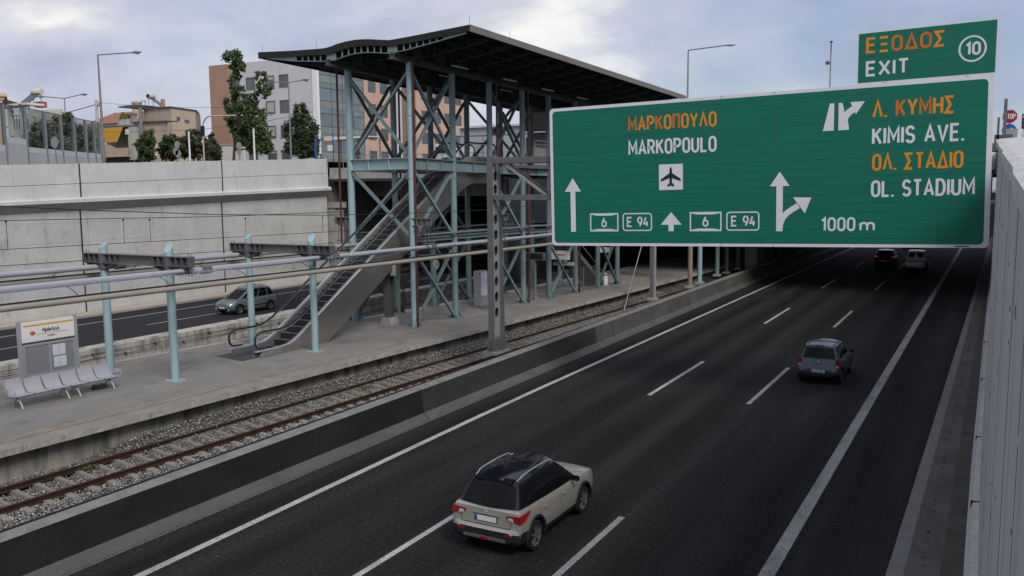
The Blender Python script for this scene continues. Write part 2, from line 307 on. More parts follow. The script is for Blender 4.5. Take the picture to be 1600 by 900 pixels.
# ------------------------------------------------------------------ stroke lettering (road-sign alphabet)
def arc(cx, cy, rx, ry, a0, a1, n=10):
    return [(cx+rx*math.cos(R(a0+(a1-a0)*i/n)), cy+ry*math.sin(R(a0+(a1-a0)*i/n))) for i in range(n+1)]
W = .54
def _o(w, h=1.0, r=None):
    r = r or w/2
    return arc(w/2, h-r, w/2, r, 0, 180, 10)+arc(w/2, r, w/2, r, 180, 360, 10)+[(w, h-r)]
_P = [(0, 0), (0, 1), (W*.55, 1)]+arc(W*.5, .73, W*.5, .27, 90, -90)[1:]+[(0, .46)]
G = {
 'A': (W*1.12, [[(0, 0), (W*.56, 1), (W*1.12, 0)], [(W*.2, .3), (W*.92, .3)]]),
 'E': (W*.9, [[(W*.9, 1), (0, 1), (0, 0), (W*.9, 0)], [(0, .52), (W*.8, .52)]]),
 'I': (0, [[(0, 0), (0, 1)]]), 'H': (W, [[(0, 0), (0, 1)], [(W, 0), (W, 1)], [(0, .52), (W, .52)]]),
 'K': (W*1.02, [[(0, 0), (0, 1)], [(W, 1), (0.02, .42)], [(W*.36, .62), (W*1.02, 0)]]),
 'L': (W*.85, [[(0, 1), (0, 0), (W*.85, 0)]]), 'M': (W*1.3, [[(0, 0), (0, 1), (W*.65, .3), (W*1.3, 1), (W*1.3, 0)]]),
 'O': (W, [_o(W)]), 'P': (W, [_P]), 'R': (W, [_P, [(W*.5, .46), (W*1.02, 0)]]),
 'S': (W*.95, [arc(W*.47, .745, W*.46, .255, 20, 180, 8)[0:]+arc(W*.47, .745, W*.46, .245, 180, 270, 6)[1:]+arc(W*.47, .255, W*.48, .245, 90, 0, 6)[1:]+arc(W*.47, .255, W*.48, .255, 0, -160, 8)[1:]]),
 'T': (W, [[(0, 1), (W, 1)], [(W/2, 1), (W/2, 0)]]), 'U': (W, [[(0, 1), (0, W/2)]+arc(W/2, W/2, W/2, W/2, 180, 360)+[(W, 1)]]),
 'V': (W*1.1, [[(0, 1), (W*.55, 0), (W*1.1, 1)]]), 'X': (W*1.1, [[(0, 0), (W*1.1, 1)], [(0, 1), (W*1.1, 0)]]),
 'Y': (W*1.05, [[(0, 1), (W*.525, .45), (W*1.05, 1)], [(W*.525, .45), (W*.525, 0)]]),
 'D': (W*1.02, [[(0, 0), (0, 1), (W*.5, 1)]+arc(W*.5, .5, W*.52, .5, 90, -90, 12)[1:]+[(0, 0)]]),
 '\u039b': (W*1.12, [[(0, 0), (W*.56, 1), (W*1.12, 0)]]), '\u0394': (W*1.16, [[(0, .02), (W*.58, 1), (W*1.16, .02), (0, .02)]]),
 '\u03a0': (W, [[(0, 0), (0, 1), (W, 1), (W, 0)]]), '\u03a3': (W*.95, [[(W*.95, 1), (0, 1), (W*.55, .5), (0, 0), (W*.95, 0)]]),
 '\u039e': (W*.95, [[(0, 1), (W*.95, 1)], [(W*.1, .5), (W*.85, .5)], [(0, 0), (W*.95, 0)]]),
 '.': (0, [[(0, -.06), (0, .07)]]), ' ': (W*.45, []),
 '1': (W*.5, [[(0, .78), (W*.45, 1), (W*.45, 0)]]), '0': (W, [_o(W)]),
 '4': (W, [[(W*.45, 1), (0, .28), (W, .28)], [(W*.72, .55), (W*.72, 0)]]),
 '6': (W, [_o(W, .62), [(0.0, .34), (W*.14, .62), (W*.55, 1)]]), '9': (W, [[(x, y+.38) for x, y in _o(W, .62)], [(W, .66), (W*.86, .38), (W*.45, 0)]]),
 'm': (W*1.5, [[(0, 0), (0, .62)], [(0, .4)]+arc(W*.37, .4, W*.37, .22, 180, 0)+[(W*.74, 0)], [(W*.74, .4)]+arc(W*1.11, .4, W*.37, .22, 180, 0)+[(W*1.48, 0)]]),
 'r': (W*.5, [[(0, 0), (0, .66)], [(0, .4)]+arc(W*.45, .4, W*.45, .24, 180, 80)]), 'a': (W*.8, [_o(W*.8, .62), [(W*.8, .64), (W*.8, 0)]]),
 'k': (W*.75, [[(0, 0), (0, 1)], [(W*.7, .66), (0, .25)], [(W*.25, .4), (W*.75, 0)]]), 'l': (0, [[(0, 0), (0, 1)]]),
 'i': (0, [[(0, 0), (0, .64)], [(0, .84), (0, .96)]]), 'o': (W*.85, [_o(W*.85, .64)]),
 '\u03c1': (W*.8, [_o(W*.8, .64), [(0, .35), (0, -.28)]]), '\u03ac': (W*.85, [_o(W*.78, .64), [(W*.78, .66), (W*.84, 0)], [(W*.4, .8), (W*.55, 1)]]),
 '\u03ba': (W*.7, [[(0, 0), (0, .64)], [(W*.66, .64), (0, .25)], [(W*.25, .38), (W*.7, 0)]]),
 '\u03bb': (W*.85, [[(0, 1), (W*.2, .95), (W*.85, 0)], [(W*.42, .55), (0, 0)]]),
 '\u03b5': (W*.65, [[(W*.65, .6), (W*.3, .65), (.03, .5), (W*.2, .35), (W*.5, .34)], [(W*.2, .34), (0, .17), (W*.25, 0), (W*.65, .06)]]),
 '\u03b9': (W*.15, [[(0, .64), (0, .08), (W*.18, 0)]]),
}
for a, b in zip('\u039c\u0391\u03a1\u039a\u039f\u03a5\u0397\u0395\u03a4\u0399', 'MAPKOYHETI'): G[a] = G[b]
G['\u03bf'] = G['o']
class Lettering:
    """flat letters on a local (x, z) plane facing -Y; every stroke lies 0.4 mm over the last so none are coplanar"""
    def __init__(s, y): s.mb = MB(); s.y = y; s.k = 0
    def ribbon(s, pts, w):
        n = len(pts); vs = []; y = s.y-.0004*(s.k % 12); s.k += 1
        closed = n > 3 and abs(pts[0][0]-pts[-1][0])+abs(pts[0][1]-pts[-1][1]) < 1e-6
        for i in range(n):
            p = Vector(pts[i])
            a = Vector(pts[i-1]) if i > 0 else (Vector(pts[-2]) if closed else None)
            b = Vector(pts[i+1]) if i < n-1 else (Vector(pts[1]) if closed else None)
            d1 = (p-a).normalized() if a is not None else None; d2 = (b-p).normalized() if b is not None else None
            if d1 is None: d1 = d2
            if d2 is None: d2 = d1
            t = (d1+d2)
            t = t.normalized() if t.length > 1e-4 else d1
            nn = Vector((-t.y, t.x)); k = w/2/max(.45, nn.dot(Vector((-d1.y, d1.x))))
            vs += [(p.x+nn.x*k, y, p.y+nn.y*k), (p.x-nn.x*k, y, p.y-nn.y*k)]
        s.mb.add(vs, [(2*i, 2*i+1, 2*i+3, 2*i+2) for i in range(n-1)])
    def poly(s, pts):
        y = s.y-.0004*(s.k % 12); s.k += 1
        s.mb.add([(x, y, z) for x, z in pts], [tuple(range(len(pts)))])
    def text(s, t, x0, x1, z, h, wt=.145, only=None):
        """fit text between x0 and x1 with cap height h (outer size)"""
        st = wt*h; ih = h-st; gap = .30
        tot = sum(G[c][0] for c in t)+gap*(len(t)-1)
        kx = (x1-x0-st)/tot; x = x0+st/2
        for i, c in enumerate(t):
            w, strokes = G[c]
            if only is None or i in only:
                for q in strokes: s.ribbon([(x+px*kx, z+st/2+pz*ih) for px, pz in q], st)
            x += (w+gap)*kx
    def build(s, name, mat, parent): return s.mb.build(name, mat, parent)
# ================================================================== SETTING
H = 8.0
def zl(y): return 9.65+.0383*(min(max(y, 5), 62)-31.2)        # top of the left retaining wall
def zr(y): return 7.78+.054*y                                 # top of the right wall
def xr(y): return .17 if y < 24 else .17+.010*(y-24)         # face of the right wall
def xs(y): return -1.46+.018*(y-18.6)                         # outer edge of the asphalt shoulder
def bx(x): return lambda y: x

mb = MB(); mb.add([(-900, -300, -.45), (900, -300, -.45), (900, 1500, -.45), (-900, 1500, -.45)], [(0, 1, 2, 3)])
struct(mb.build('ground', M('ground_soil', (.16, .15, .12), .95, var=.2, scale=.1)))
sheet('motorway', bx(-17.6), bx(3.5), -10, 420, 0, asphalt, 6)
sheet('gutter_edge', xs, lambda y: lerp(xs(y), xr(y)-.05, .20), -6, 150, .006, gutter_light)
sheet('gutter_channel', lambda y: lerp(xs(y), xr(y)-.05, .20), lambda y: lerp(xs(y), xr(y)-.05, .62), -6, 150, .004, gutter_mid)
sheet('gutter_apron', lambda y: lerp(xs(y), xr(y)-.05, .62), lambda y: xr(y)+.2, -6, 150, .008, gutter_dark)
mb = MB()                                                    # small drainage slots in the channel
for i in range(70):
    y = 12+i*.55*(1+.15*random.random()); x = lerp(xs(y), xr(y)-.05, .40)+random.uniform(-.02, .02)
    mb.box(x-.035, x+.035, y-.03, y+.03, .008, .012)
struct(mb.build('gutter_slots', black_m))
# painted lines
def line(name, xf, w, y0, y1, mat, z=.005): return sheet(name, lambda y: xf(y)-w/2, lambda y: xf(y)+w/2, y0, y1, z, mat, 5)
XL = lambda y: interp([(8, -15.16), (28, -15.42), (51, -15.26), (102, -14.93), (400, -13)], y)
X1 = lambda y: -11.14+.0022*(y-17)
X2 = lambda y: -7.44+.0056*(y-20)
X3 = lambda y: -3.62+.0105*(y-18)
line('edge_line', XL, .21, -5, 400, white_line); line('edge_line', X3, .31, -5, 400, grey_line)
for k in range(-1, 18):
    for xf, y0, mt in ((X1, 11.5, white_line), (X2, 11.8, grey_line)):
        y = y0+19.75*k; line('lane_dash', xf, .16, y, y+7.3, mt)
sheet('asphalt_joint', lambda y: -16.4, lambda y: -12.0, 62.4, 65.0, .003, M('patched_asphalt', (.028, .028, .029), .9, var=.3, scale=1.2, var2=.5, scale2=11, spec=.1))

# far carriageway and its pavement
sheet('far_road', bx(-50.5), bx(-36.2), -20, 300, .0, asphalt_far, 8)
line('far_edge_line', bx(-47.87), .16, -10, 150, white_line)
for k in range(-2, 6): line('far_lane_dash', bx(-44.12), .13, 34.6+13.5*k, 34.6+13.5*k+7.4, white_line)
mb = MB(); mb.box(-51.95, -50.5, -20, 200, -.2, .13); struct(mb.build('pavement', pave))
mb = MB(); mb.box(-50.5, -50.3, -20, 200, -.2, .14); struct(mb.build('kerb', conc_plain))

# ---- upper ground on both sides
mb = MB(); vs = []; fs = []
ys = [-60, 5, 31, 62, 120, 200, 500, 900]
for y in ys:
    z = zl(y)-.28; vs += [(-52.4, y, z), (-70, y, z), (-130, y, z+.3), (-700, y, z+2)]
for i in range(len(ys)-1):
    for j in range(3): fs.append((4*i+j, 4*i+j+1, 4*i+j+5, 4*i+j+4))
mb.add(vs, fs); struct(mb.build('upper_ground', M('upper_street', (.13, .125, .115), .95, var=.2, scale=.2)))
mb = MB(); vs = []; fs = []
ys = [-60, 0, 24.3, 62, 110, 500, 900]
for y in ys:
    z = 7.3+.054*min(y, 62); vs += [(xr(max(y, 0))+.55, y, z), (60, y, z), (700, y, z+1)]
for i in range(len(ys)-1):
    for j in range(2): fs.append((3*i+j, 3*i+j+1, 3*i+j+4, 3*i+j+3))
mb.add(vs, fs); struct(mb.build('upper_street', MATS['upper_street']))

# ---- left retaining wall: lower wall, overhanging corbel, parapet
def zled(y): return 7.35+.026*(min(y, 60.4)-31)
W0 = thing('retaining_wall', 'tall pale concrete retaining wall with a projecting ledge behind the far carriageway', 'wall', (-52, 40, 0))
ends = [(-20, 12.2), (12.24, 24.2), (24.24, 36.2), (36.24, 48.2), (48.24, 60.5)]
for a, b in ends:
    m = MB(W0); m.hexa([(-52.9, a, -.3), (-52, a, -.3), (-52, b, -.3), (-52.9, b, -.3)], [(-52.9, a, zled(a)-.1), (-52, a, zled(a)-.1), (-52, b, zled(b)-.1), (-52.9, b, zled(b)-.1)])
    m.build('wall_panel', conc_wall, W0)
    m = MB(W0); vs = []
    for y in (a, b):
        z = zled(y); vs += [(-52.9, y, z-.70), (-51.97, y, z-.66), (-51.42, y, z-.12), (-51.42, y, z+.08), (-51.52, y, z+.16), (-52.9, y, z+.22)]
    m.add(vs, [(j, (j+1) % 6, 6+(j+1) % 6, 6+j) for j in range(6)]+[(5, 4, 3, 2, 1, 0), (6, 7, 8, 9, 10, 11)])
    m.build('corbel', conc_upper, W0)
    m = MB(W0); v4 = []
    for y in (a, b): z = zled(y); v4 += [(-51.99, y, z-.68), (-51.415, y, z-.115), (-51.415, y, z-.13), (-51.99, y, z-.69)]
    m.add(v4, [(0, 1, 5, 4), (1, 2, 6, 5), (2, 3, 7, 6), (3, 0, 4, 7), (3, 2, 1, 0), (4, 5, 6, 7)]); m.build('corbel_soffit', M('shaded_soffit', (.40, .395, .38), .9, var=.12, scale=.6), W0)  # darker tone paints the shade under the ledge
    m = MB(W0); zj = lambda y: zl(y)-1.27
    m.hexa([(-52.4, a, zled(a)+.1), (-51.8, a, zled(a)+.1), (-51.8, b, zled(b)+.1), (-52.4, b, zled(b)+.1)], [(-52.4, a, zj(a)-.03), (-51.8, a, zj(a)-.03), (-51.8, b, zj(b)-.03), (-52.4, b, zj(b)-.03)])
    m.build('upper_wall', conc_upper, W0)
    m = MB(W0)
    m.hexa([(-52.4, a, zj(a)), (-51.79, a, zj(a)), (-51.79, b, zj(b)), (-52.4, b, zj(b))], [(-52.4, a, zl(a)), (-51.79, a, zl(a)), (-51.79, b, zl(b)), (-52.4, b, zl(b))])
    m.build('parapet', conc_upper, W0)
m = MB(W0)
for y in (12.2, 24.2, 36.2, 48.2):                       # dark expansion joints
    m.box(-52.3, -51.96, y-.02, y+.06, 0, zled(y)-.15); m.box(-52.2, -51.76, y-.02, y+.06, zled(y)+.2, zl(y)-.01)
m.build('joint_filler', black_m, W0)
m = MB(W0)
for a, b in ends:
    m.hexa([(-52.2, a, zj(a)-.03), (-51.84, a, zj(a)-.03), (-51.84, b, zj(b)-.03), (-52.2, b, zj(b)-.03)], [(-52.2, a, zj(a)), (-51.84, a, zj(a)), (-51.84, b, zj(b)), (-52.2, b, zj(b))])
m.build('parapet_joint', steel_dk, W0)
ab = thing('abutment_wall', 'shadowed concrete abutment wall under the overpass beside the far road', 'wall', (-52.2, 100, 0))
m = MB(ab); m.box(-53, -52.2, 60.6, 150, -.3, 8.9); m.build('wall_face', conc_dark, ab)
m = MB(ab); m.box(-52.2, -51.3, 60.7, 61.9, 0, 6.4); m.box(-52.3, -51.1, 60.6, 62.1, 6.4, 6.9); m.build('pier_head', conc_plain, ab)

# ---- right wall (rough boarded concrete, rises to the street)
rw = thing('boundary_wall', 'rough grey concrete wall with vertical streaks at the right edge of the picture', 'wall', (.2, 12, 0))
m = MB(rw); vs = []; N_ = 24
ysr = [0.6+i*(23.6/N_) for i in range(N_+1)]
for y in ysr: vs += [(xr(y)+.02, y, -.2), (xr(y)+.02, y, zr(y)-.12), (xr(y)+.5, y, zr(y)-.12), (xr(y)+.5, y, -.2)]
m.add(vs, [(4*i+j, 4*i+(j+1) % 4, 4*i+4+(j+1) % 4, 4*i+4+j) for i in range(N_) for j in range(4)]+[(0, 1, 2, 3), (4*N_+3, 4*N_+2, 4*N_+1, 4*N_)])
m.build('wall_face', right_wall_m, rw)
m = MB(rw); vs = []
for i, y in enumerate(ysr):
    j = .009*((i*7919) % 5-2)/2
    vs += [(xr(y)-.035+j, y, zr(y)-.14), (xr(y)-.04+j, y, zr(y)-.02), (xr(y)+.04, y, zr(y)), (xr(y)+.50, y, zr(y)+.03), (xr(y)+.53, y, zr(y)-.13)]
m.add(vs, [(5*i+j, 5*i+(j+1) % 5, 5*i+5+(j+1) % 5, 5*i+5+j) for i in range(N_) for j in range(5)]+[(4, 3, 2, 1, 0), tuple(5*N_+j for j in range(5))])
m.build('coping', right_cap_m, rw)
m = MB(rw)
for i in range(60):                                        # broken board marks and bolt holes
    y = random.uniform(4.5, 23); z = random.uniform(1.5, zr(y)-.6)
    k = random.uniform(.008, .025)*max(1, y/6); m.box(xr(y)+.017, xr(y)+.03, y-k, y+k, z-.012, z+random.choice((.012, .02, .03, .07)))
m.build('bolt_hole', black_m, rw)
for y, w_ in ((4.72, .012), (6.6, .03), (9.6, .02), (15.0, .05)):
    m = MB(rw); z = -.1
    while z < zr(y)-.4:
        l = random.uniform(.25, 1.1); k = w_*random.uniform(.35, 1.0); dy = random.uniform(-.4, .4)*w_; m.box(xr(y)+.0175, xr(y)+.03, y+dy, y+dy+k, z, min(z+l, zr(y)-.2)); z += l+random.choice((0, 0, .05, .15))
    m.build('board_joint', conc_dark, rw)
lw = thing('motorway_side_wall', 'grey concrete retaining wall beside the hard shoulder running under the overpass', 'wall', (.5, 80, 0))
m = MB(lw); vs = []
yy = [24.25, 40, 60, 80, 100, 150, 250]
for y in yy: vs += [(xr(y)+.02, y, -.2), (xr(y)+.02, y, 7.1+.03*min(y-24, 40)), (xr(y)+.5, y, 7.1+.03*min(y-24, 40)), (xr(y)+.5, y, -.2)]
n = len(yy)-1
m.add(vs, [(4*i+j, 4*i+(j+1) % 4, 4*i+4+(j+1) % 4, 4*i+4+j) for i in range(n) for j in range(4)]+[(0, 1, 2, 3), (4*n+3, 4*n+2, 4*n+1, 4*n)])
m.build('wall_face', conc_plain, lw)
pl = thing('wall_plinth', 'low pale concrete plinth along the foot of the right wall', 'kerb', (.1, 40, 0))
m = MB(pl); m.sweep([(-.02, -.1), (.28, -.1), (.28, .62), (.08, .60), (-.02, .2)], 8, 120, lambda y: (xr(y)-.2, 0), 6); m.build('plinth', right_cap_m, pl)
for y in (22.3, 28.3, 37.0, 46): m = MB(pl); m.box(xr(y)-.16, xr(y)+.02, y, y+.05, .05, .625); m.build('plinth_gap', black_m, pl)
# ---- jersey barrier, one segment per casting
bar_prof = [(-16.62, -.05), (-16.62, .07), (-16.90, .36), (-16.90, .365)]
segs = [(-6.0, 9.0, 1), (9.06, 24.3, 1), (24.36, 39.6, 2), (39.66, 55.1, 3), (55.2, 70.5, 3), (70.56, 86, 3), (86.06, 101, 3), (101.06, 140, 3)]
blabel = ['', 'nearest concrete barrier with sooty black face, in the lower left corner', 'dark concrete barrier carrying the foot of the sign gantry post', 'grey concrete barrier between the gantry post and the plain posts',
          'grey concrete barrier carrying a row of posts just before the shadow', 'concrete barrier entering the shade under the overpass', 'concrete barrier deep under the overpass', 'farthest concrete barrier beyond the overpass']
for i, (a, b, k) in enumerate(segs):
    if i == 0: continue
    t = thing('concrete_barrier', blabel[i], 'barrier', (-17, (a+b)/2, 0), group='concrete barriers beside the motorway')
    m = MB(t); m.prism([(-16.62, -.05), (-16.62, .03), (-16.86, .25), (-17.70, .25), (-17.70, -.05)], a, b); m.build('toe', bar_toe, t)
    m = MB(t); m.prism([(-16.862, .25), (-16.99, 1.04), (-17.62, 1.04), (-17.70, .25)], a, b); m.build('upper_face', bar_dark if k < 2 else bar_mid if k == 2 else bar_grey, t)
    m = MB(t); m.prism([(-16.985, 1.04), (-17.0, 1.06), (-17.40, 1.075), (-17.47, 1.04)], a, b); m.build('top', bar_top, t, bevel=.008, bseg=1)
    m = MB(t); m.prism([(-16.66, .0), (-16.91, .25), (-17.02, 1.03), (-17.6, 1.03), (-17.6, 0)], b-.002, b+.058); m.build('joint', black_m, t)
    y = a+2.2
    while y < b-1:                                          # hairline form joints
        m = MB(t); m.hexa([(-16.90, y, .26), (-16.857, y, .26), (-16.857, y+.016, .26), (-16.90, y+.016, .26)], [(-17.01, y, 1.03), (-16.986, y, 1.03), (-16.986, y+.016, 1.03), (-17.01, y+.016, 1.03)]); y += 3.1
        m.build('crack', black_m, t)
# thin pale seam where the barrier meets the asphalt
sheet('barrier_seam', bx(-16.63), bx(-16.55), -6, 110, .006, M('seam_grit', (.14, .135, .13), .9, var=.4, scale=6, var2=.4, scale2=30))

# ---- near track
def xt(y): return -21.83+.0535*(y-13.0)            # track axis
def xpe(y): return -23.12+.052*(y-13.3)            # near platform edge
def xpf(y): return interp([(-10, -35.3), (22.6, -31.4), (46, -28.62), (120, -25)], y)
sheet('track_bed', lambda y: xpe(y)-.1, lambda y: -17.5, -12, 130, -.02, ballast_m, 3)
def rail(xf, y0, y1, z, label, group):
    t = thing('rail', label, 'rail', (xf((y0+y1)/2), (y0+y1)/2, z), group=group)
    f = lambda y: (xf(y), 0); m = MB(t)
    m.sweep([(-.07, z-.17), (.07, z-.17), (.07, z-.15), (.012, z-.13), (.012, z-.045), (-.012, z-.045), (-.012, z-.13), (-.07, z-.15)], y0, y1, f, 4); m.build('web', rust, t)
    m = MB(t); m.sweep([(-.036, z-.045), (.036, z-.045), (.036, z-.006), (.022, z), (-.022, z), (-.036, z-.006)], y0, y1, f, 4); m.build('head', rust, t)
    m = MB(t); m.sweep([(-.020, z+.0005), (.020, z+.0005), (.018, z+.003), (-.018, z+.003)], y0, y1, f, 4); m.build('running_surface', railtop, t)
rail(lambda y: xt(y)+.755, -8, 120, .225, 'rusty rail of the near track next to the concrete barrier', 'rails of the near track')
rail(lambda y: xt(y)-.755, -8, 120, .225, 'rusty rail of the near track on the platform side', 'rails of the near track')
def sleeper_mesh():
    m = MB(); vs = []
    for x, h, w in ((-1.25, .005, .10), (-.95, .05, .115), (-.55, .055, .09), (-.2, .015, .066), (.2, .015, .066), (.55, .055, .09), (.95, .05, .115), (1.25, .005, .10)):
        vs += [(x, -w, -.1), (x, -w*.85, h), (x, w*.85, h), (x, w, -.1)]
    n = 7
    m.add(vs, [(4*i+j, 4*i+(j+1) % 4, 4*i+4+(j+1) % 4, 4*i+4+j) for i in range(n) for j in range(4)]+[(0, 1, 2, 3), (4*n+3, 4*n+2, 4*n+1, 4*n)])
    return m
sl0 = sleeper_mesh().build('railway_sleeper', sleeper_m, smooth=True)
tag(sl0, 'pale concrete sleeper under the rusty rails of the near track', 'sleeper', 'sleepers of the near track')
for i in range(100):
    y = 9.0+.60*i+random.uniform(-.03, .03)
    o = sl0 if i == 0 else sl0.copy()
    if i: COL.objects.link(o)
    o.location = (xt(y), y, .03); o.rotation_euler = (random.uniform(-.02, .02), 0, -.053+random.uniform(-.015, .015))
# ballast stones
def stones(name, n, sampler, smin, smax, mat):
    base = np.array([(1, 0, 0), (-1, 0, 0), (0, 1, 0), (0, -1, 0), (0, 0, 1), (0, 0, -1)], float)
    tri = np.array([(0, 2, 4), (2, 1, 4), (1, 3, 4), (3, 0, 4), (2, 0, 5), (1, 2, 5), (3, 1, 5), (0, 3, 5)])
    P = sampler(n); n = len(P)
    sc = RNG.uniform(smin, smax, (n, 1, 1))*RNG.uniform(.6, 1.2, (n, 6, 1))
    A = RNG.normal(size=(n, 3, 3)); q, _ = np.linalg.qr(A)
    V = np.einsum('nij,kj->nki', q, base)*sc*np.array([1, 1, .8])+P[:, None, :]
    F = (tri[None]+6*np.arange(n)[:, None, None]).reshape(-1, 3)
    me = bpy.data.meshes.new(name); me.vertices.add(n*6); me.vertices.foreach_set('co', V.reshape(-1).astype(np.float32))
    me.loops.add(len(F)*3); me.loops.foreach_set('vertex_index', F.reshape(-1).astype(np.int32))
    me.polygons.add(len(F)); me.polygons.foreach_set('loop_start', np.arange(0, len(F)*3, 3, dtype=np.int32))
    at = me.attributes.new('tone', 'FLOAT', 'FACE'); at.data.foreach_set('value', np.repeat(RNG.beta(2, 2.5, n), 8).astype(np.float32))
    me.update(calc_edges=True); me.validate(); me.materials.append(mat)
    o = bpy.data.objects.new(name, me); COL.objects.link(o); return o
sm = bpy.data.materials.new('ballast_stone'); sm.use_nodes = True; nt = sm.node_tree; b = nt.nodes['Principled BSDF']; b.inputs['Roughness'].default_value = .9; b.inputs['Specular IOR Level'].default_value = .15
a_ = nt.nodes.new('ShaderNodeAttribute'); a_.attribute_name = 'tone'; r_ = nt.nodes.new('ShaderNodeValToRGB'); e = r_.color_ramp.elements
e[0].position = .05; e[0].color = (.06, .055, .051, 1); e[1].position = .95; e[1].color = (.50, .485, .46, 1); x_ = r_.color_ramp.elements.new(.5); x_.color = (.20, .19, .178, 1)
nt.links.new(a_.outputs['Fac'], r_.inputs[0]); nt.links.new(r_.outputs[0], b.inputs['Base Color'])
def heap(x, y):   # ballast banked up against the platform wall
    d = x-xpe(y); k = np.clip((y-16.2)/1.2, 0, 1)
    return k*.34*np.clip(1-d/.95, 0, 1)
def samp(n):
    u = RNG.uniform(0, 1, n); y = 8.5+52*u**1.7
    x0 = -23.12+.052*(y-13.3)-.35; x1 = np.full(n, -17.52); x = RNG.uniform(0, 1, n)*(x1-x0)+x0
    d = x-(-21.83+.0535*(y-13)); ad = np.abs(d)
    z = heap(x, y)+RNG.uniform(-.015, .03, n)+np.where(ad < .7, -.008, .035)
    on = (np.abs(((y-9)/.6+.5) % 1-.5) < .15) & (ad < .95) & (RNG.uniform(0, 1, n) < .90)
    rl = np.abs(ad-.755) < .05
    keep = ~(on | rl)
    return np.stack([x, y, z], 1)[keep]
mb = MB(); vs = []; fs = []; ky = 60                       # the bank itself
for i in range(ky+1):
    y = 10+i*(100/ky); x0 = xpe(y)-.38
    for j in range(5):
        x = x0+j*.33; vs.append((x, y, float(heap(np.array(x), np.array(y)))-.02-.02*(j == 4)))
for i in range(ky):
    for j in range(4): fs.append((5*i+j, 5*i+j+1, 5*i+6+j, 5*i+5+j))
mb.add(vs, fs); struct(mb.build('ballast_bank', ballast_m), 'stuff')
struct(stones('ballast', 62000, samp, .020, .043, sm), 'stuff')
def weed(n):
    c = np.array([(-22.35, 15.3), (-21.5, 27.0), (-19.3, 41.2)])[RNG.integers(0, 3, n)]
    return np.concatenate([c+RNG.normal(0, .11, (n, 2)), np.full((n, 1), .09)+RNG.uniform(0, .08, (n, 1))], 1)
struct(stones('weeds', 260, weed, .012, .035, M('weed_green', (.06, .10, .03), .8, var=.3, scale=10)), 'stuff')

# ---- platform
P0 = thing('platform', 'long concrete station platform with a pale stained edge', 'platform', (-27, 30, 0)); P0['kind'] = 'structure'; del P0['category']
ZP = 1.05
def strip3(parent, name, mat, x0f, x1f, z0, z1, y0=-12, y1=130, step=5):
    m = MB(parent); vs = []; fs = []; n = int((y1-y0)/step)
    for i in range(n+1):
        y = lerp(y0, y1, i/n); vs += [(x0f(y), y, z0), (x1f(y), y, z0), (x1f(y), y, z1), (x0f(y), y, z1)]
    fs = [(4*i+j, 4*i+(j+1) % 4, 4*i+4+(j+1) % 4, 4*i+4+j) for i in range(n) for j in range(4)]+[(0, 1, 2, 3), (4*n+3, 4*n+2, 4*n+1, 4*n)]
    m.add(vs, fs); return m.build(name, mat, parent)
strip3(P0, 'deck', conc_plat, lambda y: xpf(y)+.3, lambda y: xpe(y)-.02, ZP-.2, ZP)
m = MB(P0)                                                  # edge stones
y = -6.0
while y < 110:
    a, b2 = y, y+.985
    m.hexa([(xpe(a)-.02, a, ZP-.19), (xpe(a)+.02+random.uniform(-.008, .008), a, ZP-.19), (xpe(b2)+.02, b2, ZP-.19), (xpe(b2)-.02, b2, ZP-.19)],
           [(xpe(a)-.02, a, ZP+.002), (xpe(a)+.02, a, ZP+.002), (xpe(b2)+.02, b2, ZP+.002), (xpe(b2)-.02, b2, ZP+.002)]); y += 1.0
m.build('edge_stone', conc_lip, P0)
sheet('platform_edge_band', lambda y: xpe(y)-.62, lambda y: xpe(y)-.0, -8, 110, ZP+.004, M('platform_edge_band', (.225, .215, .20), .85, var=.16, scale=1.5, var2=.2, scale2=14))
sheet('platform_warning_strip', lambda y: xpe(y)-1.15, lambda y: xpe(y)-.72, -8, 110, ZP+.006, tactile)
sheet('platform_warning_strip', lambda y: xpf(y)+.85, lambda y: xpf(y)+1.25, -8, 46, ZP+.006, tactile)
strip3(P0, 'platform_wall', conc_platwall, lambda y: xpe(y)-.85, lambda y: xpe(y)-.52, -.4, ZP-.2)
strip3(P0, 'platform_wall', conc_platwall, lambda y: xpf(y)+.6, lambda y: xpf(y)+.9, -.4, ZP-.2)
strip3(P0, 'edge_stone', conc_lip, lambda y: xpf(y)+.0, lambda y: xpf(y)+.33, ZP-.19, ZP+.002)

# ---- far track and the low stained wall beyond it
def xt2(y): return xpf(y)-1.75
sheet('far_track_bed', lambda y: -36.0, lambda y: xpf(y)+.8, -12, 130, -.03, ballast_m, 3)
rail(lambda y: xt2(y)+.755, -8, 60, .2, 'dark rail of the far track beside the platform back edge', 'rails of the far track')
rail(lambda y: xt2(y)-.755, -8, 60, .2, 'dark rail of the far track beside the low stained wall', 'rails of the far track')
tw = thing('low_wall', 'low stained concrete wall with two cables between the far track and the far road', 'wall', (-36.1, 40, 0))
m = MB(tw); m.prism([(-36.35, -.2), (-35.55, -.2), (-35.62, .84), (-36.30, .9)], -12, 130); m.build('wall_body', low_wall_m, tw)
for z in (.62, .40):
    m = MB(tw); m.path([(-35.50+.03*math.sin(y*.7), y, z+.02*math.sin(y*1.3)) for y in np.arange(-6, 62, 1.0)], .015, 6); m.build('cable', wire_m, tw)
m = MB(tw)
for y in np.arange(-4, 60, 3.4): m.box(-35.62, -35.45, y, y+.07, .36, .44); m.box(-35.62, -35.45, y+1.7, y+1.77, .58, .66)
m.build('cable_clip', steel_dk, tw)

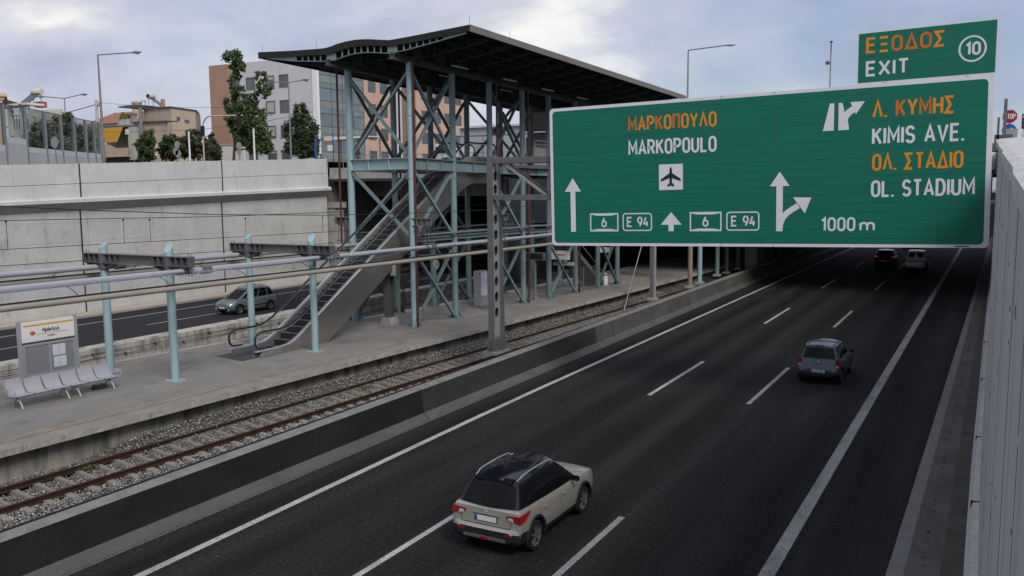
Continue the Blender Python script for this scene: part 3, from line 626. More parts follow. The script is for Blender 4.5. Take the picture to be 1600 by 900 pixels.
# ---- overpass
OV = thing('overpass', 'wide dark concrete road bridge crossing over the motorway and the tracks', 'bridge', (-25, 85, 8.9))
def ye(x): return 61+(x+52)*.13
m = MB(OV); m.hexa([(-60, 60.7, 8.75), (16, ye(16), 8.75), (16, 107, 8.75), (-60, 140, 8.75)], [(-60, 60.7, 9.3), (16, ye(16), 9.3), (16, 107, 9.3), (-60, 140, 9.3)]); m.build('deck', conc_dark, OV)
m = MB(OV); m.hexa([(-51.7, 60.62, 8.98), (-22.4, ye(-22.4)-.4, 8.98), (-22.4, ye(-22.4), 8.98), (-51.7, 61, 8.98)], [(-51.7, 60.62, 9.95), (-22.4, ye(-22.4)-.4, 9.95), (-22.4, ye(-22.4), 9.95), (-51.7, 61, 9.95)]); m.build('fascia_beam', conc_plain, OV)
m = MB(OV); m.hexa([(-22.3, ye(-22.3)-.4, 8.98), (14, ye(14)-.4, 8.98), (14, ye(14), 8.98), (-22.3, ye(-22.3), 8.98)], [(-22.3, ye(-22.3)-.4, 9.95), (14, ye(14)-.4, 9.95), (14, ye(14), 9.95), (-22.3, ye(-22.3), 9.95)]); m.build('fascia_beam', conc_plain, OV)
for k in range(12):
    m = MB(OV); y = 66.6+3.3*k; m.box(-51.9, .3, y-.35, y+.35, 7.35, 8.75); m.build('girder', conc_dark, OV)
for k in range(5):
    m = MB(OV); m.tube((-18.7, 88+5.2*k, 0), (-18.7, 88+5.2*k, 7.4), .35, 14); m.build('pier', conc_dark, OV, smooth=True)
m = MB(OV); m.box(-19.3, -18.2, 80, 83.5, 0, 7.4); m.build('pier', conc_plain, OV)
m = MB(OV); m.box(-51.9, -19.5, 118, 119, -.2, 8.8); m.build('daylight_block_wall', conc_dark, OV)  # added cross wall, keeps daylight from the far end out
m = MB(OV); m.box(-37, -35.4, 64, 117, -.2, 8.8); m.build('dividing_wall', conc_dark, OV)
sw = thing('station_back_wall', 'dark grey concrete wall panel hanging under the overpass edge behind the station columns', 'wall', (-27, 62.5, 5))
m = MB(sw); m.box(-34.5, -18.6, 62.6, 63.0, 5.2, 8.75)
for x in np.arange(-33, -19, 2.2): m.box(x, x+.05, 62.57, 62.6, 5.2, 8.74)
m.build('panel', conc_dark, sw)
m = MB(sw); m.tube((-36, 62.4, 5.0), (-19, 62.4, 5.0), .09, 8); m.tube((-36, 62.3, 4.6), (-19, 62.3, 4.6), .06, 8); m.build('service_pipe', galv, sw)
# ================================================================== STATION STRUCTURE
def cut(ob, cutter):
    """boolean-subtract a helper mesh and drop the helper"""
    md = ob.modifiers.new('b', 'BOOLEAN'); md.object = cutter; md.operation = 'DIFFERENCE'; md.solver = 'EXACT'
    bpy.context.view_layer.update(); dg = bpy.context.evaluated_depsgraph_get()
    me = bpy.data.meshes.new_from_object(ob.evaluated_get(dg)); ob.modifiers.clear(); old = ob.data; ob.data = me; bpy.data.meshes.remove(old)
    c = cutter.data; bpy.data.objects.remove(cutter); bpy.data.meshes.remove(c)

ST = thing('station_structure', 'open steel station tower of teal columns and cross braces under a wide dark wave-shaped roof', 'station', (-27, 40, ZP))
NEAR = [(-25.04, 35.47), (-24.91, 39.12), (-24.62, 42.5), (-24.39, 45.99), (-23.95, 48.6), (-23.67, 52.0), (-23.40, 55.1), (-23.06, 57.9)]
FAR = [(-29.35, 36.1), (-28.92, 39.37), (-28.45, 42.3), (-28.2, 45.89), (-27.8, 49.4), (-27.4, 53.0), (-27.0, 56.6)]
def zbeam(y): return 9.27-.018*(y-35.4)
YF, YE = 34.4, 60.2
def rsh(y): return (.075*(y-YF), -.039*(y-YF))
def ztop(y): return 14.18+rsh(y)[1]
for i, (x, y) in enumerate(NEAR+FAR):
    m = MB(ST); m.tube((x, y, ZP+.02), (x, y, ztop(y)+.03), .155 if i == 0 else .185 if i == 8 else .165, 18)
    for z in (4.6, 8.55, 11.6): m.tube((x, y, z), (x, y, z+.05), .18, 18)
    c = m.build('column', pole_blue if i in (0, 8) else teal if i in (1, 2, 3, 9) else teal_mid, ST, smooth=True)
    m = MB((ST.location)); m.box(x-.36, x+.36, y-.36, y+.36, ZP, ZP+.05)
    for a in (0, 90, 180, 270):
        d = Vector((math.cos(R(a+45)), math.sin(R(a+45)), 0)); p = Vector((x, y, ZP+.05))
        m.hexa([p+d*.16-Vector((.012, .012, 0)), p+d*.33, p+d*.33+Vector((.024, .024, 0)), p+d*.16+Vector((.012, .012, 0))], [p+d*.16+Vector((-.012, -.012, .34)), p+d*.18+Vector((0, 0, .34)), p+d*.18+Vector((.02, .02, .34)), p+d*.16+Vector((.012, .012, .34))])
        m.tube(p+d*.42*.98, p+d*.42*.98+Vector((0, 0, .07)), .03, 6)
    b = m.build('base_plate', teal, c)
def brace(p, q, w=.13, mat=None):
    m = MB(ST); p, q, r, u = m.frame(p, q); g = .05
    for k in (-1, 1): m.bar(p+r*(k*g), q+r*(k*g), .035, w)
    L_ = (q-p).length; d = (q-p).normalized()
    for t in (.12, .88): m.box(*[f(v) for v in zip(p.lerp(q, t)-Vector((.05, .05, .09)), p.lerp(q, t)+Vector((.05, .05, .09))) for f in (min, max)])
    return m.build('brace', mat or teal, ST)
def xb(a, b, z0, z1, mat=None):
    o = .16
    va = Vector((a[0], a[1], 0)); vb = Vector((b[0], b[1], 0)); d = (vb-va).normalized()*o
    va += d; vb -= d; s = Vector((-d.y, d.x, 0)).normalized()*.055
    brace(va+Vector((0, 0, z0))+s, vb+Vector((0, 0, z1))+s, mat=mat); brace(vb+Vector((0, 0, z0))-s, va+Vector((0, 0, z1))-s, mat=mat)
def gusset(x, y, z, dx, dy, s=.5):
    m = MB(ST); d = Vector((dx, dy, 0)).normalized(); n = Vector((-d.y, d.x, 0))*.012; p = Vector((x, y, z))
    k = s if z < 12 else -s
    m.hexa([p-n, p+d*abs(s)-n, p+d*abs(s)+n, p+n], [p-n+Vector((0, 0, k)), p+d*.2-n+Vector((0, 0, k)), p+d*.2+n+Vector((0, 0, k)), p+n+Vector((0, 0, k))]); m.build('gusset', teal, ST)
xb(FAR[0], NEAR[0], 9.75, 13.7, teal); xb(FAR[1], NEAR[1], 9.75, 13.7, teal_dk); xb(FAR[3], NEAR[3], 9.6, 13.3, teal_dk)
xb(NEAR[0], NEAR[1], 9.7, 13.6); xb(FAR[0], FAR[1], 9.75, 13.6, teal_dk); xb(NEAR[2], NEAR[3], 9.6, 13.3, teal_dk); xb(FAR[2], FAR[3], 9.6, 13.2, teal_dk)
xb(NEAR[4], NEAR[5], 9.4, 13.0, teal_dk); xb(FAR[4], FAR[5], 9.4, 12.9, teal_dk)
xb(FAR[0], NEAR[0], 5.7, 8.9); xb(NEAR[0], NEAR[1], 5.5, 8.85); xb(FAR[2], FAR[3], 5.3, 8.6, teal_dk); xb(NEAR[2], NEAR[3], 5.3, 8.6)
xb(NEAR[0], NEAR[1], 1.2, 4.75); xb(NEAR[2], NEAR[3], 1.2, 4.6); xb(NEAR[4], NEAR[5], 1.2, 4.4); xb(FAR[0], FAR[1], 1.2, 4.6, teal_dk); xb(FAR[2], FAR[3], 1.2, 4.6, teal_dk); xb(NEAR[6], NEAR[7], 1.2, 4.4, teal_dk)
for a, b in ((FAR[0], NEAR[0]), (NEAR[0], NEAR[1]), (NEAR[2], NEAR[3])):
    d = (b[0]-a[0], b[1]-a[1])
    gusset(a[0], a[1], 9.56, *d); gusset(b[0], b[1], 9.54, -d[0], -d[1]); gusset(a[0], a[1], 8.98-.5+.02, *d, .4); gusset(b[0], b[1], 8.5, -d[0], -d[1], .4)
def beam(a, b, za, zb_, w=.3, h=.58, mat=None, stiff=1.15):
    m = MB(ST); m.ibeam((a[0], a[1], za), (b[0], b[1], zb_), w, h, .035, .03, stiff=stiff); return m.build('beam', mat or teal, ST)
beam(FAR[0], NEAR[0], 9.27, 9.27, mat=pole_blue)
for row in (NEAR, FAR):
    for a, b in zip(row, row[1:]): beam(a, b, zbeam(a[1]), zbeam(b[1]))
for i in (1, 2, 3, 4, 5, 6): beam(FAR[i], NEAR[i], zbeam(NEAR[i][1]), zbeam(NEAR[i][1]), mat=teal_dk)
for row in (NEAR, FAR):                                       # slim beams carrying the platform canopy, lower down
    for i in range(0, 5):
        a, b = row[i], row[i+1]; beam(a, b, 5.45-.005*(a[1]-35), 5.45-.005*(b[1]-35), .16, .2, teal, 9)
        m = MB(ST); m.tube((a[0]+.3, a[1], 5.72), (b[0]+.3, b[1], 5.70), .05, 8); m.build('conduit', galv, ST)
# upper landing deck
m = MB(ST); m.hexa([(-29.2, 44.4, 9.3), (-24.1, 44.2, 9.2), (-22.8, 60, 9.0), (-28, 60, 9.0)], [(-29.2, 44.4, 9.46), (-24.1, 44.2, 9.36), (-22.8, 60, 9.3), (-28, 60, 9.3)]); m.build('landing_deck', conc_dark, ST)
m = MB(ST); m.hexa([(-24.25, 47.0, 9.4), (-24.15, 47.0, 9.4), (-23.05, 58.5, 9.35), (-23.15, 58.5, 9.35)], [(-24.25, 47.0, 10.45), (-24.15, 47.0, 10.45), (-23.05, 58.5, 10.4), (-23.15, 58.5, 10.4)]); m.build('parapet_panel', conc_plain, ST)
m = MB(ST)
for t in np.linspace(0, 1, 9):
    x, y = lerp(-24.1, -23.0, t), lerp(47, 58.5, t); m.box(x-.02, x+.03, y-.02, y+.03, 9.4, 10.85)
m.tube((-24.08, 47, 10.85), (-22.98, 58.5, 10.8), .035, 8); m.tube((-24.08, 47, 10.62), (-22.98, 58.5, 10.57), .022, 8); m.build('railing', galv_lt, ST)
# red oxide downpipes
for x, y, z1 in ((-29.85, 35.8, 14.2), (-24.78, 35.40, 14.3), (-28.55, 39.4, 13.9), (-24.2, 42.6, 13.9), (-24.05, 46.1, 13.7), (-23.4, 52.1, 8.8)):
    m = MB(ST); m.tube((x, y, ZP+.02), (x, y, z1), .055, 10)
    for z in (1.5, 5.9, 6.5, 10.5): m.tube((x, y, z), (x, y, z+.06), .075, 10)
    m.build('downpipe', red_pipe, ST, smooth=True)
# ---------------- roof
TOP = [(-33.77, 15.17), (-31.5, 15.06), (-29.36, 15.0), (-28.9, 15.06), (-28.56, 15.14), (-27.95, 15.22), (-27.29, 15.25), (-26.59, 15.21), (-25.9, 15.12), (-25.34, 15.05), (-24.22, 15.11), (-22.5, 15.23), (-20.88, 15.34)]
FBOT = [(-33.78, 14.90), (-31.14, 14.79), (-29.25, 14.71), (-28.51, 14.82), (-27.66, 14.95), (-26.6, 14.93), (-25.34, 14.80), (-24.22, 14.84), (-20.90, 15.09)]
RBOT = [(-33.6, 14.88), (-31.5, 14.56), (-29.30, 14.38), (-28.89, 14.38), (-28.3, 14.50), (-27.67, 14.60), (-27.1, 14.62), (-26.6, 14.60), (-25.35, 14.45), (-24.23, 14.56), (-22.5, 14.80), (-21.07, 15.01)]
xsr = [x for x, _ in TOP]
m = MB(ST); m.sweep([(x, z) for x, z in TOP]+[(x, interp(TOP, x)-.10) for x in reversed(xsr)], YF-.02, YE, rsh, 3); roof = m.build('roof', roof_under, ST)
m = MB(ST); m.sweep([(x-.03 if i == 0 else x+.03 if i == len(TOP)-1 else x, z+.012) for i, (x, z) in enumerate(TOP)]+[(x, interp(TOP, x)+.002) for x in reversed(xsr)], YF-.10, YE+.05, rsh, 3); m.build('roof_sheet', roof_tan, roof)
m = MB(ST); n = 40; vs = []
for i in range(n+1):
    x = lerp(-33.78, -20.87, i/n); vs += [(x, YF-.06, interp(FBOT, x)), (x, YF-.09, interp(TOP, x)+.02), (x, YF+.0, interp(TOP, x)+.02), (x, YF+.0, interp(FBOT, x))]
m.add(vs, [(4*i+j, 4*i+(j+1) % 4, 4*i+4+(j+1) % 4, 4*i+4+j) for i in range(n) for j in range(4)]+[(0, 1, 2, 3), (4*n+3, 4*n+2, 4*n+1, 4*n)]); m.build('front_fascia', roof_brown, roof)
m = MB(ST); m.sweep([(-20.86, 15.06), (-20.80, 15.06), (-20.80, 15.36), (-20.86, 15.36)], YF-.06, YE, rsh, 3); m.build('side_fascia', roof_tan, roof)
m = MB(ST); m.sweep([(-33.84, 14.88), (-33.79, 14.88), (-33.79, 15.18), (-33.84, 15.18)], YF-.06, YE, rsh, 3); m.build('side_fascia', roof_brown, roof)
def rib(y, mat):
    m = MB(ST); dx, dz = rsh(y); w = .07
    n = 46; vs = []
    for i in range(n+1):
        x = lerp(-33.3, -21.1, i/n); z = interp(RBOT, x); vs += [(x+dx, y-w, z+dz), (x+dx, y+w, z+dz), (x+dx, y+w, z+.03+dz), (x+dx, y-w, z+.03+dz)]
    m.add(vs, [(4*i+j, 4*i+(j+1) % 4, 4*i+4+(j+1) % 4, 4*i+4+j) for i in range(n) for j in range(4)])
    def web(xa, xb_):
        k = max(1, int((xb_-xa)/.4))
        for i in range(k):
            a, b = lerp(xa, xb_, i/k), lerp(xa, xb_, (i+1)/k)
            m.hexa([(a+dx, y-.02, interp(RBOT, a)+.04+dz), (b+dx, y-.02, interp(RBOT, b)+.04+dz), (b+dx, y+.02, interp(RBOT, b)+.04+dz), (a+dx, y+.02, interp(RBOT, a)+.04+dz)],
                   [(a+dx, y-.02, interp(TOP, a)-.1+dz), (b+dx, y-.02, interp(TOP, b)-.1+dz), (b+dx, y+.02, interp(TOP, b)-.1+dz), (a+dx, y+.02, interp(TOP, a)-.1+dz)])
    web(-33.3, -31.3); web(-29.32, -28.72); web(-25.55, -24.98); web(-22.35, -21.1)
    for xa, xb_, k in ((-31.3, -29.32, 5), (-28.72, -25.55, 8), (-24.98, -22.35, 7)):
        for i in range(1, k): x = lerp(xa, xb_, i/k); web(x-.035, x+.035)
    return m.build('rib', mat, roof)
yr = YF+.05; k = 0
while yr < YE-.2: rib(yr, teal if k == 0 else rib_m); yr += 1.86; k += 1
for x in (-32.6, -31.4, -30.2, -28.0, -27.1, -26.1, -24.0, -23.0, -22.0):
    z = interp(TOP, x)-.14; m = MB(ST); m.sweep([(x-.04, z-.08), (x+.04, z-.08), (x+.04, z), (x-.04, z)], YF+.1, YE-.1, rsh, 4); m.build('purlin', rib_m, roof)
for x in (-29.12, -25.2):
    m = MB(ST)
    for z0, z1, w in ((14.16, 14.20, .15), (14.40, 14.44, .15), (14.2, 14.4, .02)):
        m.sweep([(x-w, z0), (x+w, z0), (x+w, z1), (x-w, z1)], YF-.18, YE-.1, rsh, 4)
    for y in np.arange(YF-.12, YE, 1.86): dx, dz = rsh(y); m.box(x+dx-.14, x+dx+.14, y, y+.02, 14.2+dz, 14.4+dz)
    m.build('girder', gird_m, roof)
for i, (x, y) in enumerate(((-24.2, 38.8), (-23.9, 43.6), (-23.6, 47.8), (-23.2, 52), (-26.4, 41), (-26, 47))):
    dx, dz = rsh(y); m = MB(ST); m.box(x-.05, x+.05, y-.75, y+.75, 14.38+dz, 14.44+dz); m.build('light_fitting', white_paint, ST)
for x, y in ((-33.6, YF), (-20.9, YF), (-20.8, 38), (-30, 34.5)):
    z = interp(TOP, x)+rsh(y)[1]; m = MB(ST); m.tube((x, y, z), (x, y, z+.42), .012, 6); m.build('lightning_rod', galv, ST)

# ================================================================== ESCALATOR
ES = thing('escalator', 'long stainless escalator with black handrails climbing from the platform to the station deck', 'escalator', (-27.1, 27, ZP))
EX0, EX1 = -26.32, -27.86
SL = .597; YB, YT = 27.95, 42.2
def zs_(y): return ZP+.06+(0 if y < YB else SL*(min(y, YT)-YB))
def ex(y): return .02*(y-27)
yys = [25.9, 26.6, 27.3, 27.8, 28.1, 28.5]+list(np.arange(29, 42.1, .6))+[42.2, 42.8, 44, 46]
def soft(y):   # smoothed slope line
    return sum(zs_(y+d) for d in (-.45, -.2, 0, .2, .45))/5
def band(name, xa, xb_, fa, fb, mat, y0=25.9, y1=46):
    m = MB(ES); ys = [y for y in yys if y0 <= y <= y1]; n = len(ys)-1; vs = []
    for y in ys: vs += [(xa+ex(y), y, fa(y)), (xb_+ex(y), y, fa(y)), (xb_+ex(y), y, fb(y)), (xa+ex(y), y, fb(y))]
    m.add(vs, [(4*i+j, 4*i+(j+1) % 4, 4*i+4+(j+1) % 4, 4*i+4+j) for i in range(n) for j in range(4)]+[(0, 1, 2, 3), (4*n+3, 4*n+2, 4*n+1, 4*n)])
    return m.build(name, mat, ES, smooth=True)
low = lambda y: max(ZP+.002, soft(y)-1.42 if y < 42 else soft(y)-1.42+.12*min(y-42, 1))
for xa, xb_ in ((EX0, EX0+.03), (EX1-.03, EX1)):
    band('side_cladding', xa, xb_, low, lambda y: soft(y)+.20, stainless, 25.95)
band('soffit', EX1, EX0, low, lambda y: max(low(y)+.03, ZP+.04), M('soffit_panel', (.30, .285, .26), .4, metal=.5, var=.1), 29)
for xc in (EX0-.02, EX1+.02):
    s_ = -1 if xc > -27 else 1
    band('skirt_strip', xc-.05, xc+.05, lambda y: soft(y)+.19, lambda y: soft(y)+.235, chrome)
    band('inner_skirt', xc+s_*.16-.02, xc+s_*.16+.02, lambda y: soft(y)-.2, lambda y: soft(y)+.19, steel_mid)
    band('inner_deck', xc+s_*.02, xc+s_*.17, lambda y: soft(y)+.17, lambda y: soft(y)+.22, galv)
    band('glass_balustrade', xc-.008, xc+.008, lambda y: soft(y)+.22, lambda y: soft(y)+.98, clear, 26.3, 45)
    # newel and handrail
    hz = lambda y: soft(y)+1.0
    pts = [(xc+ex(26.6), 26.6, soft(26.6)+.30)]+[(xc, 26.25+.38*math.cos(R(a)), soft(26.2)+.65+.35*math.sin(R(a))) for a in range(250, 90, -16)]+[(xc+ex(y), y, hz(y)) for y in np.arange(26.3, 45.2, .35)]
    pts += [(xc+ex(45), 45.2+.38*math.cos(R(a)), soft(45)+.65+.35*math.sin(R(a))) for a in range(76, -100, -16)]
    m = MB(ES); m.path(pts, .042, 8, up=(1, 0, .001)); m.build('handrail', rubber, ES, smooth=True)
    m = MB(ES); m.path([(p[0], p[1]+(.055 if j < 8 else 0), p[2]-(.055 if j > 7 else 0)) for j, p in enumerate(pts[2:-8])], .028, 6, up=(1, 0, .001)); m.build('handrail_guide', chrome, ES, smooth=True)
    m = MB(ES); m.hexa([(xc-.07, 26.1, ZP), (xc+.07, 26.1, ZP), (xc+.07, 27.4, ZP), (xc-.07, 27.4, ZP)], [(xc-.05, 26.25, ZP+.22), (xc+.05, 26.25, ZP+.22), (xc+.05, 27.4, ZP+.30), (xc-.05, 27.4, ZP+.30)]); m.build('newel_base', galv, ES, bevel=.02)
y = 27.5; k = 0
m = MB(ES)
while y < 42.6:                                                # steps
    z = zs_(y+.2)-.02 if y < 42 else zs_(y); m.box(EX1+.2+ex(y), EX0-.2+ex(y), y, y+.40, z-.24, z); y += .4
m.build('step_chain', step_m, ES)
m = MB(ES)
y = 27.5
while y < 42.4:
    z = zs_(y+.2)-.02; m.box(EX1+.2+ex(y), EX0-.2+ex(y), y-.006, y+.07, z-.004, z+.006); y += .4
m.build('step_nosing', M('step_edge', (.26, .26, .265), .45, metal=0, var=.1), ES)
m = MB(ES); m.hexa([(-28.35, 25.55, ZP+.005), (-26.45, 25.25, ZP+.005), (-26.5, 27.5, ZP+.005), (-27.75, 27.5, ZP+.005)], [(-28.35, 25.55, ZP+.02), (-26.45, 25.25, ZP+.02), (-26.5, 27.5, ZP+.05), (-27.75, 27.5, ZP+.05)]); m.build('landing_plate', M('dark_mat', (.05, .05, .052), .7, var=.2, scale=6), ES)
ep = thing('escalator_pillar', 'dark steel pillar with a concrete foot holding up the escalator', 'pillar', (-26.75, 35.6, ZP))
m = MB(ep); m.prism([(-27.05, ZP), (-26.35, ZP), (-26.35, ZP+.16), (-26.5, ZP+.42), (-26.9, ZP+.42), (-27.05, ZP+.16)], 35.25, 35.95); m.build('foot', conc_plain, ep)
m = MB(ep); m.box(-26.9, -26.5, 35.42, 35.46, ZP+.42, 3.9); m.box(-26.9, -26.5, 35.74, 35.78, ZP+.42, 3.9); m.box(-26.74, -26.66, 35.46, 35.74, ZP+.42, 3.9); m.build('shaft', steel_dk, ep)
m = MB(ep); m.hexa([(-27.0, 35.3, 3.6), (-26.3, 35.3, 3.6), (-26.3, 35.9, 3.6), (-27.0, 35.9, 3.6)], [(-27.8, 35.2, 4.3), (-26.2, 35.2, 4.3), (-26.2, 36.3, 4.7), (-27.8, 36.3, 4.7)]); m.build('head', steel_dk, ep)
m = MB(ep); m.box(-26.28, -26.1, 35.2, 35.45, 3.65, 4.2); m.build('junction_box', galv_lt, ep, bevel=.02)

# ================================================================== PLATFORM CANOPY FRAMES AND WINGS
def canopy_frame(px0, px1, yc, label):
    t = thing('pole_portal', label, 'support frame', (px1, yc, ZP), group='steel canopy frames on the platform')
    for x in (px0, px1):
        m = MB(t); n = 20; vs = []
        for i in range(n):
            a = 2*math.pi*i/n; cx, cy = .15*math.cos(a), .15*math.sin(a)
            vs += [(x+cx, yc+cy, ZP+.02), (x+cx, yc+cy, 5.98+cy*.0+(.17*(-cx*.3+cy)/.15 if x == px1 else .1*cy/.15))]
        m.add(vs, [(2*i, 2*((i+1) % n), 2*((i+1) % n)+1, 2*i+1) for i in range(n)]+[tuple(2*i+1 for i in range(n)), tuple(2*i for i in reversed(range(n)))])
        p = m.build('pole', pole_blue, t, smooth=True)
        m = MB(t.location); m.box(x-.30, x+.30, yc-.26, yc+.26, ZP, ZP+.035)
        for sx in (-.23, .23):
            for sy in (-.2, .2): m.tube((x+sx, yc+sy, ZP+.03), (x+sx, yc+sy, ZP+.075), .022, 6)
        m.build('base_plate', pole_blue, p)
    xl, xr_ = px0-1.0, px1+1.15; zt = 5.67
    m = MB(t); m.box(xl, xr_, yc-.17, yc+.17, zt-.03, zt); m.box(px0+.85, px1-.75, yc-.02, yc+.02, zt-.36, zt-.03); m.box(px0+.85, px1-.75, yc-.15, yc+.15, zt-.385, zt-.36); m.build('crossbeam', steel_mid, t)
    for x, a, b in ((px0, -1.0, .85), (px1, -.75, 1.15)):
        m = MB(t)
        m.box(x+a, x+b, yc-.015, yc+.015, zt-.34, zt-.03); m.box(x+a, x+b, yc-.17, yc+.17, zt-.37, zt-.34)
        m.hexa([(x-.25, yc-.015, zt-.58), (x+.25, yc-.015, zt-.58), (x+.25, yc+.015, zt-.58), (x-.25, yc+.015, zt-.58)], [(x+a+.1, yc-.015, zt-.37), (x+b-.1, yc-.015, zt-.37), (x+b-.1, yc+.015, zt-.37), (x+a+.1, yc+.015, zt-.37)])
        m.bar((x-.25, yc, zt-.59), (x+a+.08, yc, zt-.38), .3, .02); m.bar((x+.25, yc, zt-.59), (x+b-.08, yc, zt-.38), .3, .02); m.box(x-.25, x+.25, yc-.15, yc+.15, zt-.60, zt-.58)
        for q in np.linspace(x+a+.02, x+b-.02, 7): m.box(q-.012, q+.012, yc-.165, yc+.165, zt-.34, zt-.03)
        m.build('bracket', steel_dk, t)
        m = MB(t); m.tube((x, yc, zt-.64), (x, yc, zt-.03), .17, 18); m.build('sleeve', steel_dk, t, smooth=True)
        m = MB(t); q = x+(b if x == px1 else a)*.93
        for d in (-.08, .08): m.tube((q+d, yc, zt-.72), (q+d, yc, zt+.10), .016, 6)
        m.box(q-.25, q+.25, yc-.1, yc+.1, zt-.60, zt-.56); m.build('hanger', steel_dk, t)
    return t
canopy_frame(-29.62, -25.97, 21.5, 'nearer canopy frame of two pale blue poles with a dark riveted crossbeam, beside the bench')
canopy_frame(-28.9, -25.2, 28.25, 'second canopy frame of two pale blue poles, standing by the escalator foot')
def wing(fx, sgn, y0, y1, label):
    t = thing('glazed_canopy', label, 'canopy', (fx(20), 20, 5), group='long glazed canopy wings over the platform')
    pts = lambda dx, z: [(fx(y)+dx, y, z) for y in np.arange(y0, y1+.1, 1.5)]
    m = MB(t); m.path(pts(0, 5.13), .108, 14); m.build('sky_sheen_tube', canopy_tube, t, smooth=True)  # added tube stands in for the reflected sky on the glazing
    m = MB(t); m.path(pts(sgn*.95, 4.68), .092, 14); m.build('gutter_tube', canopy_beige, t, smooth=True)
    m = MB(t); m.path(pts(sgn*.93, 4.805), .032, 6); m.build('gasket', black_m, t)
    m = MB(t); vs = []; ys = list(np.arange(y0, y1+.1, 1.5)); K = 6
    for y in ys:
        for j in range(K+1):
            u = j/K; vs.append((fx(y)+sgn*(.12+.76*u), y, 5.16-.30*u*u))
    m.add(vs, [(i*(K+1)+j, i*(K+1)+j+1, (i+1)*(K+1)+j+1, (i+1)*(K+1)+j) for i in range(len(ys)-1) for j in range(K)]); m.build('glazing', clear_canopy, t, smooth=True)
    for y in np.arange(y0+1, y1, 3.3): m = MB(t); m.path([(fx(y)+sgn*u*.95, y, 5.10-.36*u*u) for u in np.linspace(0, 1, 6)], .016, 6); m.build('glazing_bar', steel_dk, t)
    m = MB(t)
    for y in (22.2, 28.9, 35.9): m.path([(fx(y), y-.02, 5.12), (fx(y), y+.42, 5.12)], .15, 14)
    m.build('joint_sleeve', steel_dk, t, smooth=True)
    return t
wing(lambda y: -25.2+.062*(y-21), 1, 6, 53, 'long canopy wing with lavender sky-sheen tube and beige gutter on the motorway side of the poles')
wing(lambda y: -30.0+.075*(y-21), -1, 6, 50, 'canopy wing running behind the pale blue poles, on the far side of the platform')
for (x, y), s_ in ((NEAR[0], 1), (FAR[0], -1), (NEAR[2], 1)):
    m = MB(ST); m.box(x, x+s_*1.15, y-.16, y+.16, 6.54, 6.57); m.box(x, x+s_*1.15, y-.012, y+.012, 6.2, 6.54); m.box(x, x+s_*.95, y-.15, y+.15, 6.18, 6.2)
    for q in (.35, .65, .95): m.box(x+s_*q-.012, x+s_*q+.012, y-.15, y+.15, 6.2, 6.54)
    m.bar((x+s_*.15, y, 6.0), (x+s_*.9, y, 6.17), .25, .02)
    for d in (.75, .95): m.tube((x+s_*d, y, 5.1), (x+s_*d, y, 6.2), .014, 6)
    m.box(x+s_*.6, x+s_*1.1, y-.06, y+.06, 5.3, 5.34)
    m.build('canopy_bracket', steel_mid, ST)
# ================================================================== OVERHEAD LINE
def wire(pts, r, label, grp=None, n=24, mat=None):
    m = MB((pts[0])); q = []
    for i in range(len(pts)-1):
        for k in range(6): q.append(Vector(pts[i]).lerp(Vector(pts[i+1]), k/6))
    q.append(Vector(pts[-1])); m.path(q, r, 5); return tag(m.build('overhead_wire', mat or wire_m), label, 'wire', grp)
wire([(-33.9, y, 5.78-.012*(y-20)) for y in (6, 20, 31, 45, 60)], .014, 'lower contact wire strung over the far track against the pale wall')
wire([(-33.9, y, 6.92-.024*(y-20)+.0009*(y-20)**2*.6) for y in (6, 20, 31, 45, 60)], .016, 'upper messenger wire strung over the far track against the pale wall')
for y, lb in ((20.4, 'nearest the left picture edge'), (25.7, 'above the first canopy beam'), (27.1, 'right of the one above the beam'), (33, 'left of the second blue pole pair'), (39, 'before the shaded end of the pale wall')):
    m = MB((-33.9, y, 6)); m.tube((-33.9, y, 5.78-.012*(y-20)), (-33.9, y, 6.9-.024*(y-20)), .012, 5); m.box(-33.93, -33.87, y-.03, y+.03, 6.84-.024*(y-20), 6.92-.024*(y-20))
    tag(m.build('wire_dropper', wire_m), 'thin vertical dropper between the far track wires, '+lb, 'wire dropper', 'droppers of the far track wires')
wire([(-30.6, y, 5.42-.02*(y-18)+.0004*(y-18)**2) for y in (8, 18, 28, 36)], .014, 'thin cable just above the far canopy wing')
wire([(-21.4+.0*y, y, z) for y, z in ((6, 8.35), (12.8, 7.67), (14.8, 7.53), (19.7, 7.25), (24.6, 7.08), (30.2, 6.99), (37.9, 6.96), (43.9, 7.2), (52, 7.7))], .013, 'sagging messenger wire in front of the station columns')
wire([(-20.9, 57.2, 4.2), (-20.35, 52.3, .08)], .03, 'slanting pale stay wire anchored beside the near track', mat=galv_lt)

# ================================================================== GANTRY AND SIGNS
GA = thing('sign_gantry', 'grey steel gantry post with hexagonal holes and box truss holding the road sign', 'gantry', (-18, 31.8, 1.0))
GY0, GY1 = 31.42, 32.15
m = MB(GA); m.box(-18.52, -17.9, 31.2, 32.5, .98, 1.10); m.build('footing', bar_top, GA)
XA, XB, GY2 = -18.36, -18.08, 31.95
m = MB(GA); m.box(XA, XB, GY0, GY0+.03, 1.1, 9.33); m.build('post_flange', gantry_m, GA)
m = MB(GA); m.box(XA, XB+.02, GY2, GY2+.03, 1.1, 9.33); m.build('post_flange', steel_mid, GA)
m = MB(GA); m.box(XB-.05, XB-.02, GY0+.03, GY2, 1.1, 9.3); web = m.build('post_web', gantry_lt, GA)
m = MB(GA)
for z in [2.75+.66*i for i in range(7)]+[7.95, 8.5]: c = (GY0+GY2)/2+.01; m.prism([(c+.15*a_, z+b_) for a_, b_ in ((-1, -.12), (0, -.24), (1, -.12), (1, .12), (0, .24), (-1, .12))], XB-.3, XB+.2, 'x')
cut(web, m.build('hole_cutter', black_m, GA))
